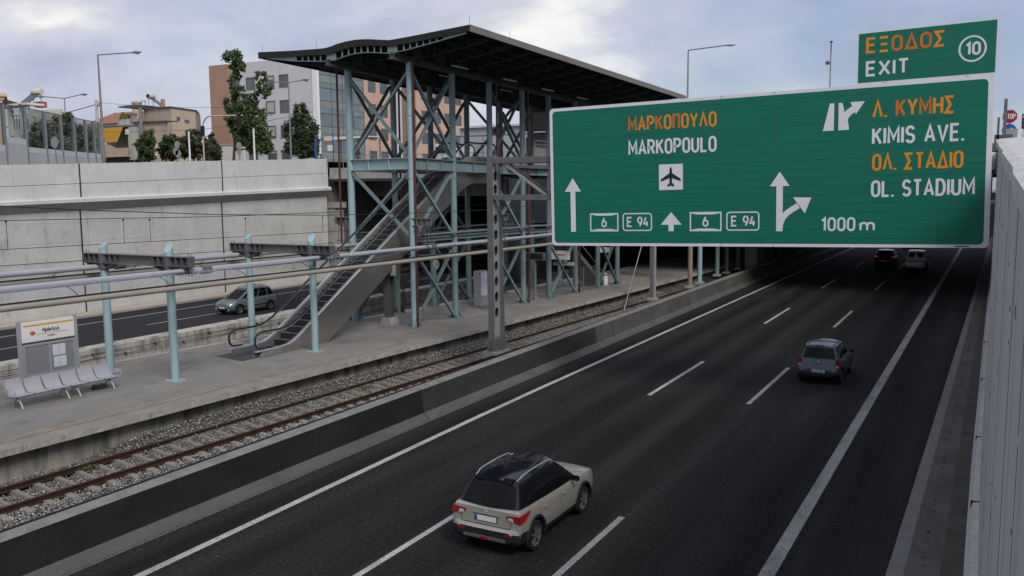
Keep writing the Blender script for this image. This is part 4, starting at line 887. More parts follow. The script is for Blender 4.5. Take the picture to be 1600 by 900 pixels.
m = MB(GA); m.box(XA+.03, XA+.05, GY0+.03, GY2, 1.1, 9.3); m.build('post_web', black_m, GA)
m = MB(GA)
for x in (XA+.03, (XA+XB)/2, XB-.03): m.hexa([(x-.012, GY0-.16, 1.1), (x+.012, GY0-.16, 1.1), (x+.012, GY0, 1.1), (x-.012, GY0, 1.1)], [(x-.012, GY0-.02, 1.7), (x+.012, GY0-.02, 1.7), (x+.012, GY0, 1.7), (x-.012, GY0, 1.7)])
for y in (31.46, 31.62, 31.78, 31.93, 32.1, 32.3): m.hexa([(XB, y-.012, 1.1), (XB+.15, y-.012, 1.1), (XB+.15, y+.012, 1.1), (XB, y+.012, 1.1)], [(XB-.03, y-.012, 1.7), (XB+.02, y-.012, 1.7), (XB+.02, y+.012, 1.7), (XB-.03, y+.012, 1.7)])
m.build('base_stiffener', gantry_m, GA)
m = MB(GA); m.hexa([(-18.3, 32.0, 1.1), (XB-.02, 32.0, 1.1), (XB-.02, 32.42, 1.1), (-18.3, 32.42, 1.1)], [(-18.3, 32.0, 9.2), (XB-.02, 32.0, 9.2), (XB-.02, 32.12, 9.2), (-18.3, 32.12, 9.2)]); m.build('rear_leg', steel_dk, GA)
GY1 = 32.1
XE = .9
for y in (GY0+.1, GY1-.1):
    for z, h in ((9.15, .26), (7.62, .23)):
        m = MB(GA); m.box(-18.07, XE, y-.09, y+.09, z-h/2, z+h/2); m.build('chord', gantry_m, GA, bevel=.012, bseg=1)
    for k in range(6):
        x = -17.55+k*3.0; m = MB(GA); up_ = k % 1 == 0
        m.bar((x, y, 9.0), (x+1.9, y, 7.72), .07, .10); m.build('diagonal', gantry_lt if y < 31.7 else gantry_m, GA)
        m = MB(GA); m.bar((x+2.05, y, 7.72), (x+2.05, y, 9.03), .06, .06); m.build('truss_post', galv, GA)
        m = MB(GA); m.bar((x+2.2, y, 7.72), (x+2.95, y, 9.0), .06, .08); m.build('diagonal', galv, GA)
m = MB(GA)
for k in range(7): x = -17.4+k*3; m.bar((x, GY0+.1, 9.15), (x+1.4, GY1-.1, 9.15), .06, .06); m.bar((x, GY0+.1, 7.62), (x+1.4, GY1-.1, 7.62), .06, .06)
m.build('cross_bracing', galv, GA)
m = MB(GA); m.box(.25, .85, 31.4, 32.2, 7.0, 9.35); m.build('end_post', galv, GA)
SX, SZ, SY = -15.267, 5.70, 31.3
ang = R(1.0655)
def sign_thing(name, label):
    t = thing(name, label, 'road sign', (SX, SY, SZ)); t.rotation_euler = (0, -ang, 0); return t
SG = sign_thing('direction_sign', 'big green motorway direction sign with MARKOPOULO and KIMIS AVE. over the carriageway')
SW, SH = 15.41, 5.405
def rrect(m, x0, x1, z0, z1, r, ya, yb, n=5):
    p = [(x1-r+r*math.cos(R(a)), z1-r+r*math.sin(R(a))) for a in np.linspace(0, 90, n)]+[(x0+r+r*math.cos(R(a)), z1-r+r*math.sin(R(a))) for a in np.linspace(90, 180, n)]+\
        [(x0+r+r*math.cos(R(a)), z0+r+r*math.sin(R(a))) for a in np.linspace(180, 270, n)]+[(x1-r+r*math.cos(R(a)), z0+r+r*math.sin(R(a))) for a in np.linspace(270, 360, n)]
    return m.prism(p, ya, yb)
m = MB(); m.box(0.03, SW-.03, .0, .05, .03, SH-.03); m.build('back_panel', sign_back, SG)
m = MB(); rrect(m, 0, SW, 0, SH, .16, -.012, 0); m.build('border', sign_white, SG)
m = MB(); rrect(m, .125, SW-.16, .11, SH-.115, .14, -.017, -.0125); m.build('face', green_sign, SG)
m = MB()
for x in (6.87, 8.71+.0): m.box(x-.006, x+.006, -.0195, -.0172, .0, SH)
m.box(.0, SW, -.0, .002, .0, .004); m.build('panel_seam', steel_dk, SG)
m = MB()
for x in (1.2, 3.9, 6.6, 9.3, 12.0, 14.6): m.box(x-.05, x+.05, .05, .16, .1, SH-.1)
m.build('rear_rail', galv, SG)
YL = -.021

def LT(name, mat, parent, fn, y=YL): l = Lettering(y); fn(l); return l.build(name, mat, parent)
def words(t, x0, x1, z, h, mat, parent, wt=.145, only=None): LT('lettering', mat, parent, lambda l: l.text(t, x0, x1, z, h, wt, only))
g1 = '\u039c\u0391\u03a1\u039a\u039f\u03a0\u039f\u03a5\u039b\u039f'
words(g1, 3.30, 6.69, 4.33, .55, sign_orange, SG, only=(1, 2, 4, 6, 7, 8, 9)); words(g1, 3.30, 6.69, 4.33, .55, sign_orange_dk, SG, only=(0, 3, 5))
words('MARKOPOULO', 3.30, 6.69, 3.43, .575, sign_white, SG)
LT('pictogram_field', sign_white, SG, lambda l: l.poly([(4.51, 2.10), (5.43, 2.10), (5.43, 3.05), (4.51, 3.05)]))
cx, cz = 4.97, 2.57
def plane_(l):
    l.poly([(cx-.045, cz-.26), (cx+.045, cz-.26), (cx+.05, cz+.26), (cx+.03, cz+.35), (cx, cz+.38), (cx-.03, cz+.35), (cx-.05, cz+.26)])
    for s_ in (-1, 1):
        l.poly([(cx+s_*.04, cz+.16), (cx+s_*.38, cz-.07), (cx+s_*.38, cz-.15), (cx+s_*.04, cz-.03)]); l.poly([(cx+s_*.03, cz-.19), (cx+s_*.13, cz-.29), (cx+s_*.13, cz-.35), (cx, cz-.31)])
LT('aeroplane_pictogram', sign_black, SG, plane_, YL-.008)
def arrow_up(tip, w, zb_, sw, zbase, extra=None):
    def d(l):
        l.poly([(tip[0]-w, zb_), (tip[0]+w, zb_), tip]); l.poly([(tip[0]-sw, zbase), (tip[0]+sw, zbase), (tip[0]+sw, zb_+.01), (tip[0]-sw, zb_+.01)])
        if extra: extra(l)
    LT('arrow', sign_white, SG, d)
def fork(l): l.ribbon([(8.93, .62), (8.95, .82), (9.03, 1.02), (9.17, 1.18), (9.35, 1.31), (9.56, 1.44)], .20); l.poly([(9.38, 1.73), (9.78, 1.17), (9.99, 1.71)])
arrow_up((.96, 2.66), .345, 2.13, .105, .55); arrow_up((4.97, 1.27), .41, .805, .10, .56); arrow_up((8.92, 2.63), .34, 2.13, .11, .55, fork)
for x0 in (1.675, 5.68):
    def d(l, x0=x0):
        x1 = x0+1.195; z0, z1 = .555, 1.27
        l.ribbon([(x0+.03, z0+.03), (x1-.03, z0+.03), (x1-.03, z1-.03), (x0+.03, z1-.03), (x0+.03, z0+.03)], .05)
        l.poly([(x0+.05, z1-.05), (x1-.05, z1-.05), ((x0+x1)/2+.30, z1-.10), ((x0+x1)/2-.30, z1-.10)]); l.poly([(x0+.05, z0+.05), ((x0+x1)/2-.30, z0+.10), ((x0+x1)/2+.30, z0+.10), (x1-.05, z0+.05)])
        l.text('6', (x0+x1)/2-.115, (x0+x1)/2+.115, z0+.165, .39, .15)
    LT('route_box', sign_white, SG, d)
for x0 in (3.03, 7.035):
    def d(l, x0=x0):
        x1 = x0+1.2; z0, z1 = .565, 1.265
        l.ribbon([(x1-.03, z0+.13), (x1-.03, z1-.13)]+arc(x1-.13, z1-.13, .1, .1, 0, 90, 4)[1:]+arc(x0+.13, z1-.13, .1, .1, 90, 180, 4)+arc(x0+.13, z0+.13, .1, .1, 180, 270, 4)+arc(x1-.13, z0+.13, .1, .1, 270, 360, 4), .045)
        l.text('E', x0+.18, x0+.40, z0+.16, .39, .15); l.text('94', x0+.60, x0+1.06, z0+.16, .39, .15)
    LT('route_box', sign_white, SG, d)
def dist(l): l.text('1000', 10.32, 11.43, .545, .48, .15); l.text('m', 11.56, 12.05, .545, .46, .15)
LT('lettering', sign_white, SG, dist)
def lanes(l):
    l.poly([(10.56, 4.86), (10.34, 3.95), (10.69, 3.95), (10.70, 4.86)]); l.poly([(10.84, 4.86), (10.84, 3.95), (11.18, 3.95), (11.15, 4.20), (11.03, 4.55), (10.96, 4.85)])
    l.ribbon([(11.00, 4.18), (11.05, 4.38), (11.16, 4.52), (11.34, 4.645)], .22); l.poly([(11.21, 4.86), (11.39, 4.45), (11.66, 4.86)])
LT('exit_lane_pictogram', sign_white, SG, lanes)
t1 = '\u039b. \u039a\u03a5\u039c\u0397\u03a3'
words(t1, 11.90, 14.33, 4.285, .57, sign_orange, SG, only=(0, 1, 4, 6, 7)); words(t1, 11.90, 14.33, 4.285, .57, sign_orange_dk, SG, only=(3, 5))
words('KIMIS AVE.', 11.90, 14.62, 3.405, .575, sign_white, SG)
words('\u039f\u039b. \u03a3\u03a4\u0391\u0394\u0399\u039f', 11.92, 14.62, 2.55, .56, sign_orange, SG); words('OL. STADIUM', 11.90, 14.97, 1.675, .565, sign_white, SG)
LT('maker_mark', sign_black, SG, lambda l: l.ribbon([(14.45, .05), (14.85, .05)], .03), YL)
SE = sign_thing('exit_sign', 'smaller green EXIT 10 sign with orange Greek lettering above the direction sign')
m = MB(); m.box(11.42, 15.44, .0, .04, 5.46, 7.08); m.build('back_panel', sign_back, SE)
m = MB(); m.prism([(11.385, 5.418), (15.46, 5.425), (15.485, 7.11), (11.40, 7.10)], -.012, 0); m.build('border', sign_white, SE)
m = MB(); m.prism([(11.43, 5.465), (15.415, 5.472), (15.44, 7.065), (11.445, 7.055)], -.017, -.0125); m.build('face', green_sign, SE)
for x in (12.2, 14.6): m = MB(); m.box(x, x+.1, .04, .14, 5.0, 7.0); m.build('rear_rail', galv, SE)
t5 = '\u0395\u039e\u039f\u0394\u039f\u03a3'
words(t5, 11.67, 14.01, 6.40, .51, sign_orange, SE, .15, only=(0, 1, 5)); words(t5, 11.67, 14.01, 6.40, .51, sign_orange_dk, SE, .15, only=(2, 3, 4)); words('EXIT', 11.67, 12.98, 5.65, .50, sign_white, SE, .16)
LT('exit_number', sign_white, SE, lambda l: (l.ribbon(arc(14.78, 6.25, .365, .38, 0, 360, 36), .055), l.text('10', 14.58, 15.01, 6.05, .41, .17)))

# ================================================================== PLATFORM FURNITURE
BN = thing('bench', 'row of six silver perforated metal seats on the platform in front of the notice board', 'bench', (-27.1, 17.9, ZP), rz=-.045)
for i in range(6):
    y = -1.80+.62*i; m = MB(); vs = []; prof = [(.42, .455), (.36, .47), (.2, .435), (.02, .43), (-.10, .47), (-.20, .62), (-.27, .80), (-.285, .86)]
    for x, z in prof: vs += [(x-.15, y+.03, z), (x-.15, y+.59, z), (x-.15-.012, y+.59, z-.025), (x-.15-.012, y+.03, z-.025)]
    n = len(prof)-1; m.add(vs, [(4*k+j, 4*k+(j+1) % 4, 4*k+4+(j+1) % 4, 4*k+4+j) for k in range(n) for j in range(4)]+[(0, 1, 2, 3), (4*n+3, 4*n+2, 4*n+1, 4*n)])
    m.build('seat', bench_m, BN, smooth=True)
m = MB(); m.box(-.06, .04, -1.8, 1.95, .36, .42); m.build('beam', galv, BN)
for y in (-1.62, .0-.05, .35, 1.62):
    m = MB(); m.path([(.30, y, .02), (.26, y, .14), (.16, y, .26), (0, y, .34), (-.14, y, .27), (-.24, y, .14), (-.28, y, .02)], .026, 8, up=(0, 1, .001)); m.build('leg', bench_m, BN, smooth=True)
for y in (-1.80, 1.94):
    m = MB(); m.path([(.22, y, .42), (.24, y, .62), (.12, y, .66), (-.2, y, .64), (-.24, y, .6)], .018, 6, up=(0, 1, .001)); m.build('armrest', bench_m, BN, smooth=True)
bx_ = thing('seat_cable_box', 'dark cable box on the platform floor under the bench', 'box', (-27.4, 19.4, ZP)); m = MB(); m.box(-.16, .16, -.2, .2, 0, .16); m.build('body', steel_dk, bx_, bevel=.03); m = MB(); m.tube((-.05, -.3, .05), (.02, .3, .05), .03, 8); m.build('pipe', rubber, bx_)
NB = thing('notice_board', 'silver station notice board with the name Ηράκλειο over two glazed cases, one holding two papers', 'notice board', (-28.45, 18.3, ZP), rz=-.05)
for y in (-1.0, 1.0): m = MB(); m.box(-.06, .06, y-.055, y+.055, 0, 2.62); m.build('post', board_m, NB, bevel=.01)
m = MB(); m.box(-.05, .05, -.94, .94, 1.86, 2.55); m.build('name_panel', cream_panel, NB, bevel=.01)
m = MB(); m.box(-.04, .04, -.94, .94, .72, 1.80); m.build('case_back', board_glass, NB)
m = MB()
for z in (.72, 1.76): m.box(-.05, .062, -.94, .94, z-.04, z+.04)
for y in (-.90, 0, .90): m.box(-.05, .060, y-.045, y+.045, .72, 1.80)
m.build('case_frame', board_m, NB)
m = MB(); m.box(.042, .046, .10, .56, 1.28, 1.66); m.build('paper', paper, NB)
m = MB(); m.box(.042, .046, .12, .58, .86, 1.23); m.build('paper', paper, NB)
m = MB()
for z in (1.6, 1.54, 1.48, 1.42, 1.36, 1.14, 1.08, 1.02, .96): m.box(.0465, .0475, .31, .35, z-.02, z)
m.build('print', steel_dk, NB)
m = MB(); m.box(.0505, .053, -.86, .90, 2.40, 2.46); m.build('yellow_stripe', M('yellow_stripe', (.55, .30, .03), .5, var=.05), NB)
m = MB(); m.box(.0505, .053, -.45, .72, 2.10, 2.113); m.build('red_line', M('red_line', (.35, .03, .03), .5, var=.05), NB)
m = MB(); m.prism(arc(-.56, 2.16, .10, .075, 0, 345, 14), .0505, .053, 'x') if False else m.add([(.0515, -.56+.10*math.cos(R(a)), 2.16+.075*math.sin(R(a))) for a in range(0, 360, 24)], [tuple(range(15))]); m.build('red_emblem', M('red_emblem', (.42, .10, .09), .6, var=.15, scale=12), NB)
lt = Lettering(0); lt.text('H\u03c1\u03ac\u03ba\u03bb\u03b5\u03b9\u03bf', -.22, .38, 2.16, .16, .16); lt.text('Iraklio', -.05, .22, 1.98, .085, .16)
o = lt.build('lettering', sign_black, NB); o.rotation_euler = (0, 0, R(90)); o.location = (.054, 0, 0)
o.location.x = .054
# totem, display, name signs, bin
TT = thing('info_totem', 'pale lavender information totem on the platform left of the gantry post', 'information panel', (-26.2, 44.0, ZP), rz=-.06)
m = MB(); m.box(-.28, .22, -.38, .38, 0, 2.1); m.build('case', galv_lt, TT, bevel=.02)
m = MB(); m.box(.222, .235, -.33, .34, .62, 2.05); m.build('screen', M('totem_lavender', (.52, .53, .66), .4, var=.04), TT)
m = MB(); m.box(.237, .24, -.31, .32, .66, 1.28); m.build('poster', paper, TT)
DP = thing('departure_display', 'black departure display on a grey pole on the platform right of the gantry post', 'display', (-24.4, 47.6, ZP))
m = MB(); m.tube((0, 0, 0), (0, 0, 2.55), .07, 10); m.build('pole', galv, DP, smooth=True); m = MB(); m.tube((0, 0, 0), (0, 0, .25), .16, 12); m.build('foot', galv, DP)
m = MB(); m.box(-.62, .66, -.12, .12, 2.52, 2.98); m.build('case', steel_mid, DP); m = MB(); m.box(-.56, .56, -.126, -.12, 2.57, 2.93); m.build('screen', black_m, DP)
def name_sign(x, y, z, w, h, txt, lab):
    t = thing('station_name_sign', lab, 'sign', (x, y, z), group='hanging station name signs')
    m = MB(); m.box(-w/2, w/2, -.06, .06, 0, h); m.build('panel', cream_panel, t); m = MB(); m.box(-w/2, w/2, -.063, -.06, h-.07, h-.03); m.build('stripe', MATS['yellow_stripe'], t)
    l = Lettering(-.063); l.text(txt, -w*.22, w*.28, h*.45, h*.26, .16); l.build('lettering', sign_black, t)
    [MB().tube((s_*w*.4, 0, h), (s_*w*.4, 0, h+1.2), .02, 6).build('hanger', steel_dk, t) for s_ in (-1, 1)]; return t
GRK = 'H\u03c1\u03ac\u03ba\u03bb\u03b5\u03b9\u03bf'
name_sign(-23.75, 49.9, 3.45, 1.25, .55, GRK, 'hanging cream station name sign just below the left corner of the big green sign')
name_sign(-23.95, 57.8, 3.35, .95, .36, GRK, 'small hanging cream name sign farther along the platform')
m = MB((-23.7, 50.2, 3.2)); m.box(-24.4, -23.0, 50.1, 50.4, 3.05, 3.25); tag(m.build('cable_tray', galv_lt), 'pale cable tray under the hanging station name sign', 'cable tray')
BI = thing('litter_bin', 'pale round litter bin with a white liner on the platform under the road sign', 'bin', (-23.7, 57.2, ZP)); m = MB(); m.lathe([(.001, 0), (.16, 0), (.19, .1), (.19, .75), (.14, .86), (.001, .88)], n=16); m.build('body', white_paint, BI, smooth=True); m = MB(); m.lathe([(.18, .70), (.205, .72), (.205, .78), (.18, .8)], n=16); m.build('rim', galv, BI)
SC = thing('staircase', 'dark open staircase under the station deck with pale worn tread edges', 'staircase', (-24.6, 54, ZP))
m = MB(SC)
for i in range(24): m.box(-25.6, -23.95, 57.3-.3*i, 57.3-.3*i+.3, ZP+.17*i+.05, ZP+.17*i+.17)
m.build('flight', steel_dk, SC)
m = MB(SC)
for i in range(24): m.box(-24.6, -24.3, 57.28-.3*i, 57.34-.3*i, ZP+.17*i+.171, ZP+.17*i+.178)
m.build('tread_edge', conc_lip, SC)
m = MB(SC); m.bar((-23.93, 57.4, ZP+.9), (-23.93, 50.3, ZP+4.95), .06, .06); m.bar((-23.93, 57.4, ZP+.1), (-23.93, 50.3, ZP+4.1), .05, .28); m.build('stringer', steel_mid, SC)
FN = thing('mesh_fence', 'dark wire mesh fence on the platform in front of the stairs', 'fence', (-23.7, 52, ZP))
m = MB(FN)
for t in np.linspace(0, 1, 4): m.box(lerp(-23.95, -23.3, t)-.03, lerp(-23.95, -23.3, t)+.03, lerp(48.8, 55, t)-.03, lerp(48.8, 55, t)+.03, ZP, ZP+1.7)
m.build('fence_post', steel_mid, FN)
m = MB(FN)
for z in np.arange(.15, 1.7, .16): m.bar((-23.95, 48.8, ZP+z), (-23.3, 55, ZP+z), .012, .012)
for t in np.linspace(0, 1, 40): m.bar((lerp(-23.95, -23.3, t), lerp(48.8, 55, t), ZP+.05), (lerp(-23.95, -23.3, t), lerp(48.8, 55, t), ZP+1.68), .01, .01)
m.build('wire_mesh', steel_mid, FN)
PW = thing('tensioner', 'pale wire tensioner wheel on an arm fixed to the first station column', 'pulley', (-24.9, 37.3, 4.1))
m = MB(); m.lathe([(.05, -.05), (.22, -.05), (.26, -.03), (.22, 0), (.26, .03), (.22, .05), (.05, .05)], axis='x', n=20); m.build('wheel', galv_lt, PW, smooth=True); m = MB(); m.bar((0, -1.7, .62), (0, .25, .50), .06, .08); m.bar((0, .1, .5), (0, 0, 0), .04, .05); m.bar((0, 0, 0), (0, 0, -1.3), .03, .03); m.build('arm', galv, PW)
PP = [(-18.51, 52.63, 'post with a dark face and pale edge', steel_mid), (-18.43, 60.3, 'brown post at the barrier joint', M('brown_post', (.23, .18, .14), .6)), (-18.54, 63.07, 'thick pale blue post', pole_blue), (-18.9, 69.2, 'teal post with pale edge', teal), (-18.75, 71.6, 'teal post deeper in the shade', teal_dk), (-18.79, 75.5, 'teal post standing last before the wide pier', teal_dk)]
for x, y, lb, mt in PP:
    t = thing('support_post', lb+' behind the barrier under the road sign', 'post', (x, y, .9), group='posts behind the far barrier')
    m = MB(); 
    if y < 55: m.box(-.18, .08, -.12, -.09, 0, 8.0); m.box(-.18, .08, .09, .12, 0, 8.0); m.box(-.06, -.02, -.09, .09, 0, 8)
    else: m.tube((0, 0, 0), (0, 0, 7.4-.9-.05 if y > 64 else 7.8), .17, 14)
    m.build('shaft', mt, t, smooth=y > 55)
    if y < 55: m = MB(); m.box(.085, .16, -.12, .12, 0, 8.0); m.build('edge_strip', galv_lt, t)
    m = MB(); m.box(-.28, .28, -.28, .28, -.12, .04); m.build('base', conc_plain, t)
TL = thing('tunnel_lamp', 'small pale lamp hanging under the overpass over the motorway', 'lamp', (-13.9, 80, 5.6)); m = MB(); m.box(-.12, .12, -.1, .1, 0, .5); m.build('housing', white_paint, TL); m = MB(); m.tube((0, 0, .5), (0, 0, 1.75), .02, 6); m.build('rod', steel_dk, TL)
# ================================================================== VEHICLES
def paint(name, col, rough=.32, metal=.3): return M(name, col, rough, metal=metal, var=.03, scale=2, coat=.6, spec=.4)
tyre_m = M('tyre', (.014, .014, .015), .85, var=.2, scale=6, spec=.2)
alloy = M('alloy_rim', (.13, .13, .135), .45, metal=.4, var=.1)
carglass = M('car_window', (.005, .0055, .0065), .05, var=.05, spec=.16)
cladding = M('black_cladding', (.011, .011, .012), .6, var=.1, spec=.3)
lamp_red = M('tail_lamp_red', (.20, .010, .012), .2, var=.1, scale=20, coat=.5)
lamp_lit = M('tail_lamp_glow', (.35, .02, .02), .3, var=.05, emit=(1, .05, .03), estr=.10)
lamp_clear = M('lamp_clear', (.55, .55, .56), .15, metal=.3, var=.1, scale=30, coat=.5)
plate_m = M('number_plate', (.55, .55, .53), .5, var=.08, scale=20); plate_blue = M('plate_blue', (.02, .05, .28), .5)
silver = M('silver_trim', (.62, .63, .65), .3, metal=.3, var=.05)
def catmull(vals, t):
    n = len(vals)-1; i = min(int(t), n-1); u = t-i
    p0, p1, p2, p3 = vals[max(i-1, 0)], vals[i], vals[i+1], vals[min(i+2, n)]
    return .5*((2*p1)+(-p0+p2)*u+(2*p0-5*p1+4*p2-p3)*u*u+(-p0+3*p1-3*p2+p3)*u**3)
def wheel(parent, x, y, r, w, side, spokes=5):
    m = MB(); m.lathe([(r*.70, -w/2), (r*.93, -w/2), (r, -w*.36), (r, w*.36), (r*.93, w/2), (r*.70, w/2), (r*.64, w*.3), (r*.64, -w*.3), (r*.70, -w/2)], axis='x', n=26)
    t = m.build('wheel', tyre_m, parent, smooth=True); t.location = (x, y, r)
    m = MB(); s = side
    m.lathe([(r*.62, s*w*.1), (r*.66, s*w*.40), (r*.72, s*w*.44), (r*.69, s*w*.47), (r*.60, s*w*.36), (r*.58, s*w*.1)], axis='x', n=26)
    for k in range(spokes):
        a = 2*math.pi*k/spokes+.3; d = Vector((0, math.cos(a), math.sin(a))); q = Vector((s*w*.40, 0, 0)); m.bar(q+d*r*.08, q*.92+d*r*.62, .035, r*.17, up=(1, 0, 0))
    m.lathe([(.001, s*w*.45), (r*.12, s*w*.44), (r*.14, s*w*.36)], axis='x', n=14); m.build('rim', alloy, t)
    m = MB(); m.lathe([(.001, s*w*.12), (r*.6, s*w*.12)], axis='x', n=20); m.build('brake_disc', cladding, t)
def car(sp, name, label, loc, rz, group=None):
    T = thing(name, label, sp.get('cat', 'car'), (0, 0, 0), 0, group)
    body = sp['paint']; st = sp['st']; wr = sp['wr']; half = sp['w']/2
    cols = list(zip(*st)); K = 6; rings = []
    for i in range((len(st)-1)*K+1):
        t = i/K; a = int(t); u = t-a
        if a >= len(st)-1: a, u = len(st)-2, 1
        y, hw, zb, zs, zc = [lerp(c[a], c[a+1], u) if k == 0 else catmull(c, t) for k, c in enumerate(cols)]
        h = zs-zb
        P = [(0, zb), (hw*.80, zb), (hw*.955, zb+.05), (hw*.985, zb+h*.22), (hw*1.0, zb+h*.42), (hw*.992, zb+h*.62), (hw*.975, zb+h*.80), (hw*.955, zs-.045), (hw*.925, zs-.006), (hw*.86, zs+.006), (hw*.45, lerp(zs, zc, .8)), (0, zc)]
        rings.append([(x, y, z) for x, z in P]+[(-x, y, z) for x, z in P[-2:0:-1]])
    n = len(rings[0]); vs = [p for r in rings for p in r]; fs = [(i*n+j, i*n+(j+1) % n, (i+1)*n+(j+1) % n, (i+1)*n+j) for i in range(len(rings)-1) for j in range(n)]
    m = MB(); m.add(vs, fs+[tuple(range(n-1, -1, -1)), tuple((len(rings)-1)*n+j for j in range(n))])
    b = m.build('body', body, T)
    m = MB(); ar = wr+.07
    for y in sp['axles']:
        for s in (-1, 1): m.tube((s*(half-.26), y, wr+.01), (s*(half+.3), y, wr+.01), ar, 28)
    cut(b, m.build('arch_cutter', cladding, None))
    me = b.data; me.materials.clear(); me.materials.append(body); me.materials.append(cladding)
    for p in me.polygons:
        c = p.center; k = 0
        if c.z < (sp.get('rclad', sp['clad']) if c.y < .5 else sp['clad']): k = 1
        for y in sp['axles']:
            if math.hypot(c.y-y, c.z-wr-.01) < ar*1.012 and abs(c.x) < half*.99: k = 1
        p.material_index = k
    shade(me, .6)
    for y in sp['axles']:
        for s in (-1, 1): wheel(T, s*(half-.12), y, wr, .21, s, sp.get('spokes', 5))
        if sp.get('archtrim'):
            for s in (-1, 1):
                m = MB(); m.path([(s*(half-.012), y+(ar+.02)*math.cos(R(a)), wr+.01+(ar+.02)*math.sin(R(a))) for a in np.linspace(-12, 192, 18)], .035, 6, up=(1, 0, .001)); m.build('wheel_arch_trim', cladding, T, smooth=True)
    # cabin
    bl_, rl = sp['belt'], sp['roof']    # dicts: y0,y1 rear/front; w half widths; z
    def roofz(s): return rl['z0']+(rl['z1']-rl['z0'])*s+rl.get('crown', .04)*4*s*(1-s)
    def side(s, t, sg, off=0):
        yb = lerp(bl_['y0'], bl_['y1'], s); yt = lerp(rl['y0'], rl['y1'], s); zb = lerp(bl_['z0'], bl_['z1'], s)-.02; zt = roofz(s)
        taper = lambda a, wid, amt: wid-amt*max(0, (abs(a-.5)-.32)/.18)**2
        wb = taper(s, bl_['w'], .05); wt = taper(s, rl['w'], .05)
        return Vector((sg*(lerp(wb, wt, t)+.035*4*t*(1-t)*.6+off), lerp(yb, yt, t), lerp(zb, zt, t)))
    def endf(u, t, front, off=0):
        s = 1 if front else 0; sg = 1 if front else -1; c = side(s, t, 1); k = bl_.get('bow', .12)*(1.6 if front else .6)*(1-u*u)
        return Vector((c.x*u, c.y+sg*(k+off), c.z+.012*(1-u*u)))
    def roofp(u, s, off=0):
        c = side(s, 1, 1); yy_ = c.y+(bl_.get('bow', .12)*(1-u*u))*(1.6*max(0, (s-.85)/.15)-.6*max(0, (.15-s)/.15)); return Vector((c.x*u, yy_, c.z+.045*(1-u*u)+off))
    def patch(f, a0, a1, b0, b1, na=8, nb=5):
        m = MB(); v = [f(lerp(a0, a1, i/na), lerp(b0, b1, j/nb)) for i in range(na+1) for j in range(nb+1)]; k = nb+1
        m.add(v, [(i*k+j, i*k+j+1, (i+1)*k+j+1, (i+1)*k+j) for i in range(na) for j in range(nb)]); return m
    def join(ms, nm, mat):
        m = MB()
        for q in ms: m.add(q.v, q.f)
        return m.build(nm, mat, T, smooth=True)
    pc = sp.get('pillar', body)
    join([patch(lambda s, t: side(s, t, 1), 0, 1, 0, 1, 16, 6), patch(lambda s, t: side(s, t, -1), 0, 1, 0, 1, 16, 6), patch(lambda u, t: endf(u, t, 0), -1, 1, 0, 1, 12, 6), patch(lambda u, t: endf(u, t, 1), -1, 1, 0, 1, 12, 6)], 'cabin_frame', pc)
    join([patch(lambda u, s: roofp(u, s), -1, 1, 0, 1, 12, 14)], 'roof', sp.get('roofm', body))
    join([patch(lambda u, t: endf(u, t, 0, .008), -.90, .90, sp.get('rw0', .10), .90, 12, 6)], 'rear_window', carglass)
    join([patch(lambda u, t: endf(u, t, 1, .008), -.90, .90, .06, .92, 12, 6)], 'windscreen', carglass)
    for sg in (1, -1):
        for a, c in sp['sw']: join([patch(lambda s, t: side(s, t, sg, .008), a, c, .10, .88, 8, 6)], 'side_window', carglass)
        for q in sp['doors']:                               # shut lines and handles
            yb = lerp(bl_['y0'], bl_['y1'], q); 
        m = MB()
        def bside(y, f):
            r = [interp([(s_[0], s_[q]) for s_ in st], y) for q in (1, 2, 3)]; zf = (.22, .42, .62, .80, .93); xf = (.985, 1.0, .992, .975, .957)
            return sg*(r[0]*interp(list(zip(zf, xf)), f)+.0015), r[1]+(r[2]-r[1])*f
        for y in sp['gaps']:
            fr = [.24, .42, .62, .80, .93]
            for f0, f1 in zip(fr, fr[1:]):
                (xa, za), (xb_, zb_) = bside(y, f0), bside(y, f1); m.add([(xa, y-.005, za), (xa, y+.005, za), (xb_, y+.005, zb_), (xb_, y-.005, zb_)], [(0, 1, 2, 3)])
        m.build('door_gap', cladding, T)
        for y in sp['handles']: m = MB(); m.box(sg*half*.965, sg*(half*.985+.03), y-.10, y+.10, sp['zb']-.17, sp['zb']-.13); m.build('door_handle', sp.get('handm', body), T, bevel=.012)
        m = MB(); y = sp['mirror']; m.hexa([(sg*(half-.06), y-.03, sp['zb']+.02), (sg*(half+.18), y-.06, sp['zb']+.03), (sg*(half+.18), y+.05, sp['zb']+.03), (sg*(half-.06), y+.06, sp['zb']+.02)], [(sg*(half-.04), y-.03, sp['zb']+.14), (sg*(half+.19), y-.06, sp['zb']+.17), (sg*(half+.17), y+.04, sp['zb']+.16), (sg*(half-.04), y+.05, sp['zb']+.13)]); m.build('mirror', sp.get('mirm', body), T, bevel=.025)
        if sp.get('rails'):
            m = MB(); pts = [roofp(sg*.86, s, .055 if .08 < s < .92 else .012) for s in (.03, .06, .08, .14, .2, .27, .34, .42, .5, .58, .66, .74, .82, .88, .92, .95, .97)]; m.path(pts, .013, 6); m.build('roof_rail', sp['rails'], T, smooth=True)
    return T, side, endf, roofp
def finish(T, loc, rz): T.location = loc; T.rotation_euler = (0, 0, rz); return T
def lampq(T, pts, depth, mat, name, axis=1):
    """lamp: a small convex block from a front outline (x,z) list, y-range depth"""
    m = MB(); m.prism(pts, depth[0], depth[1]); return m.build(name, mat, T, bevel=.015)

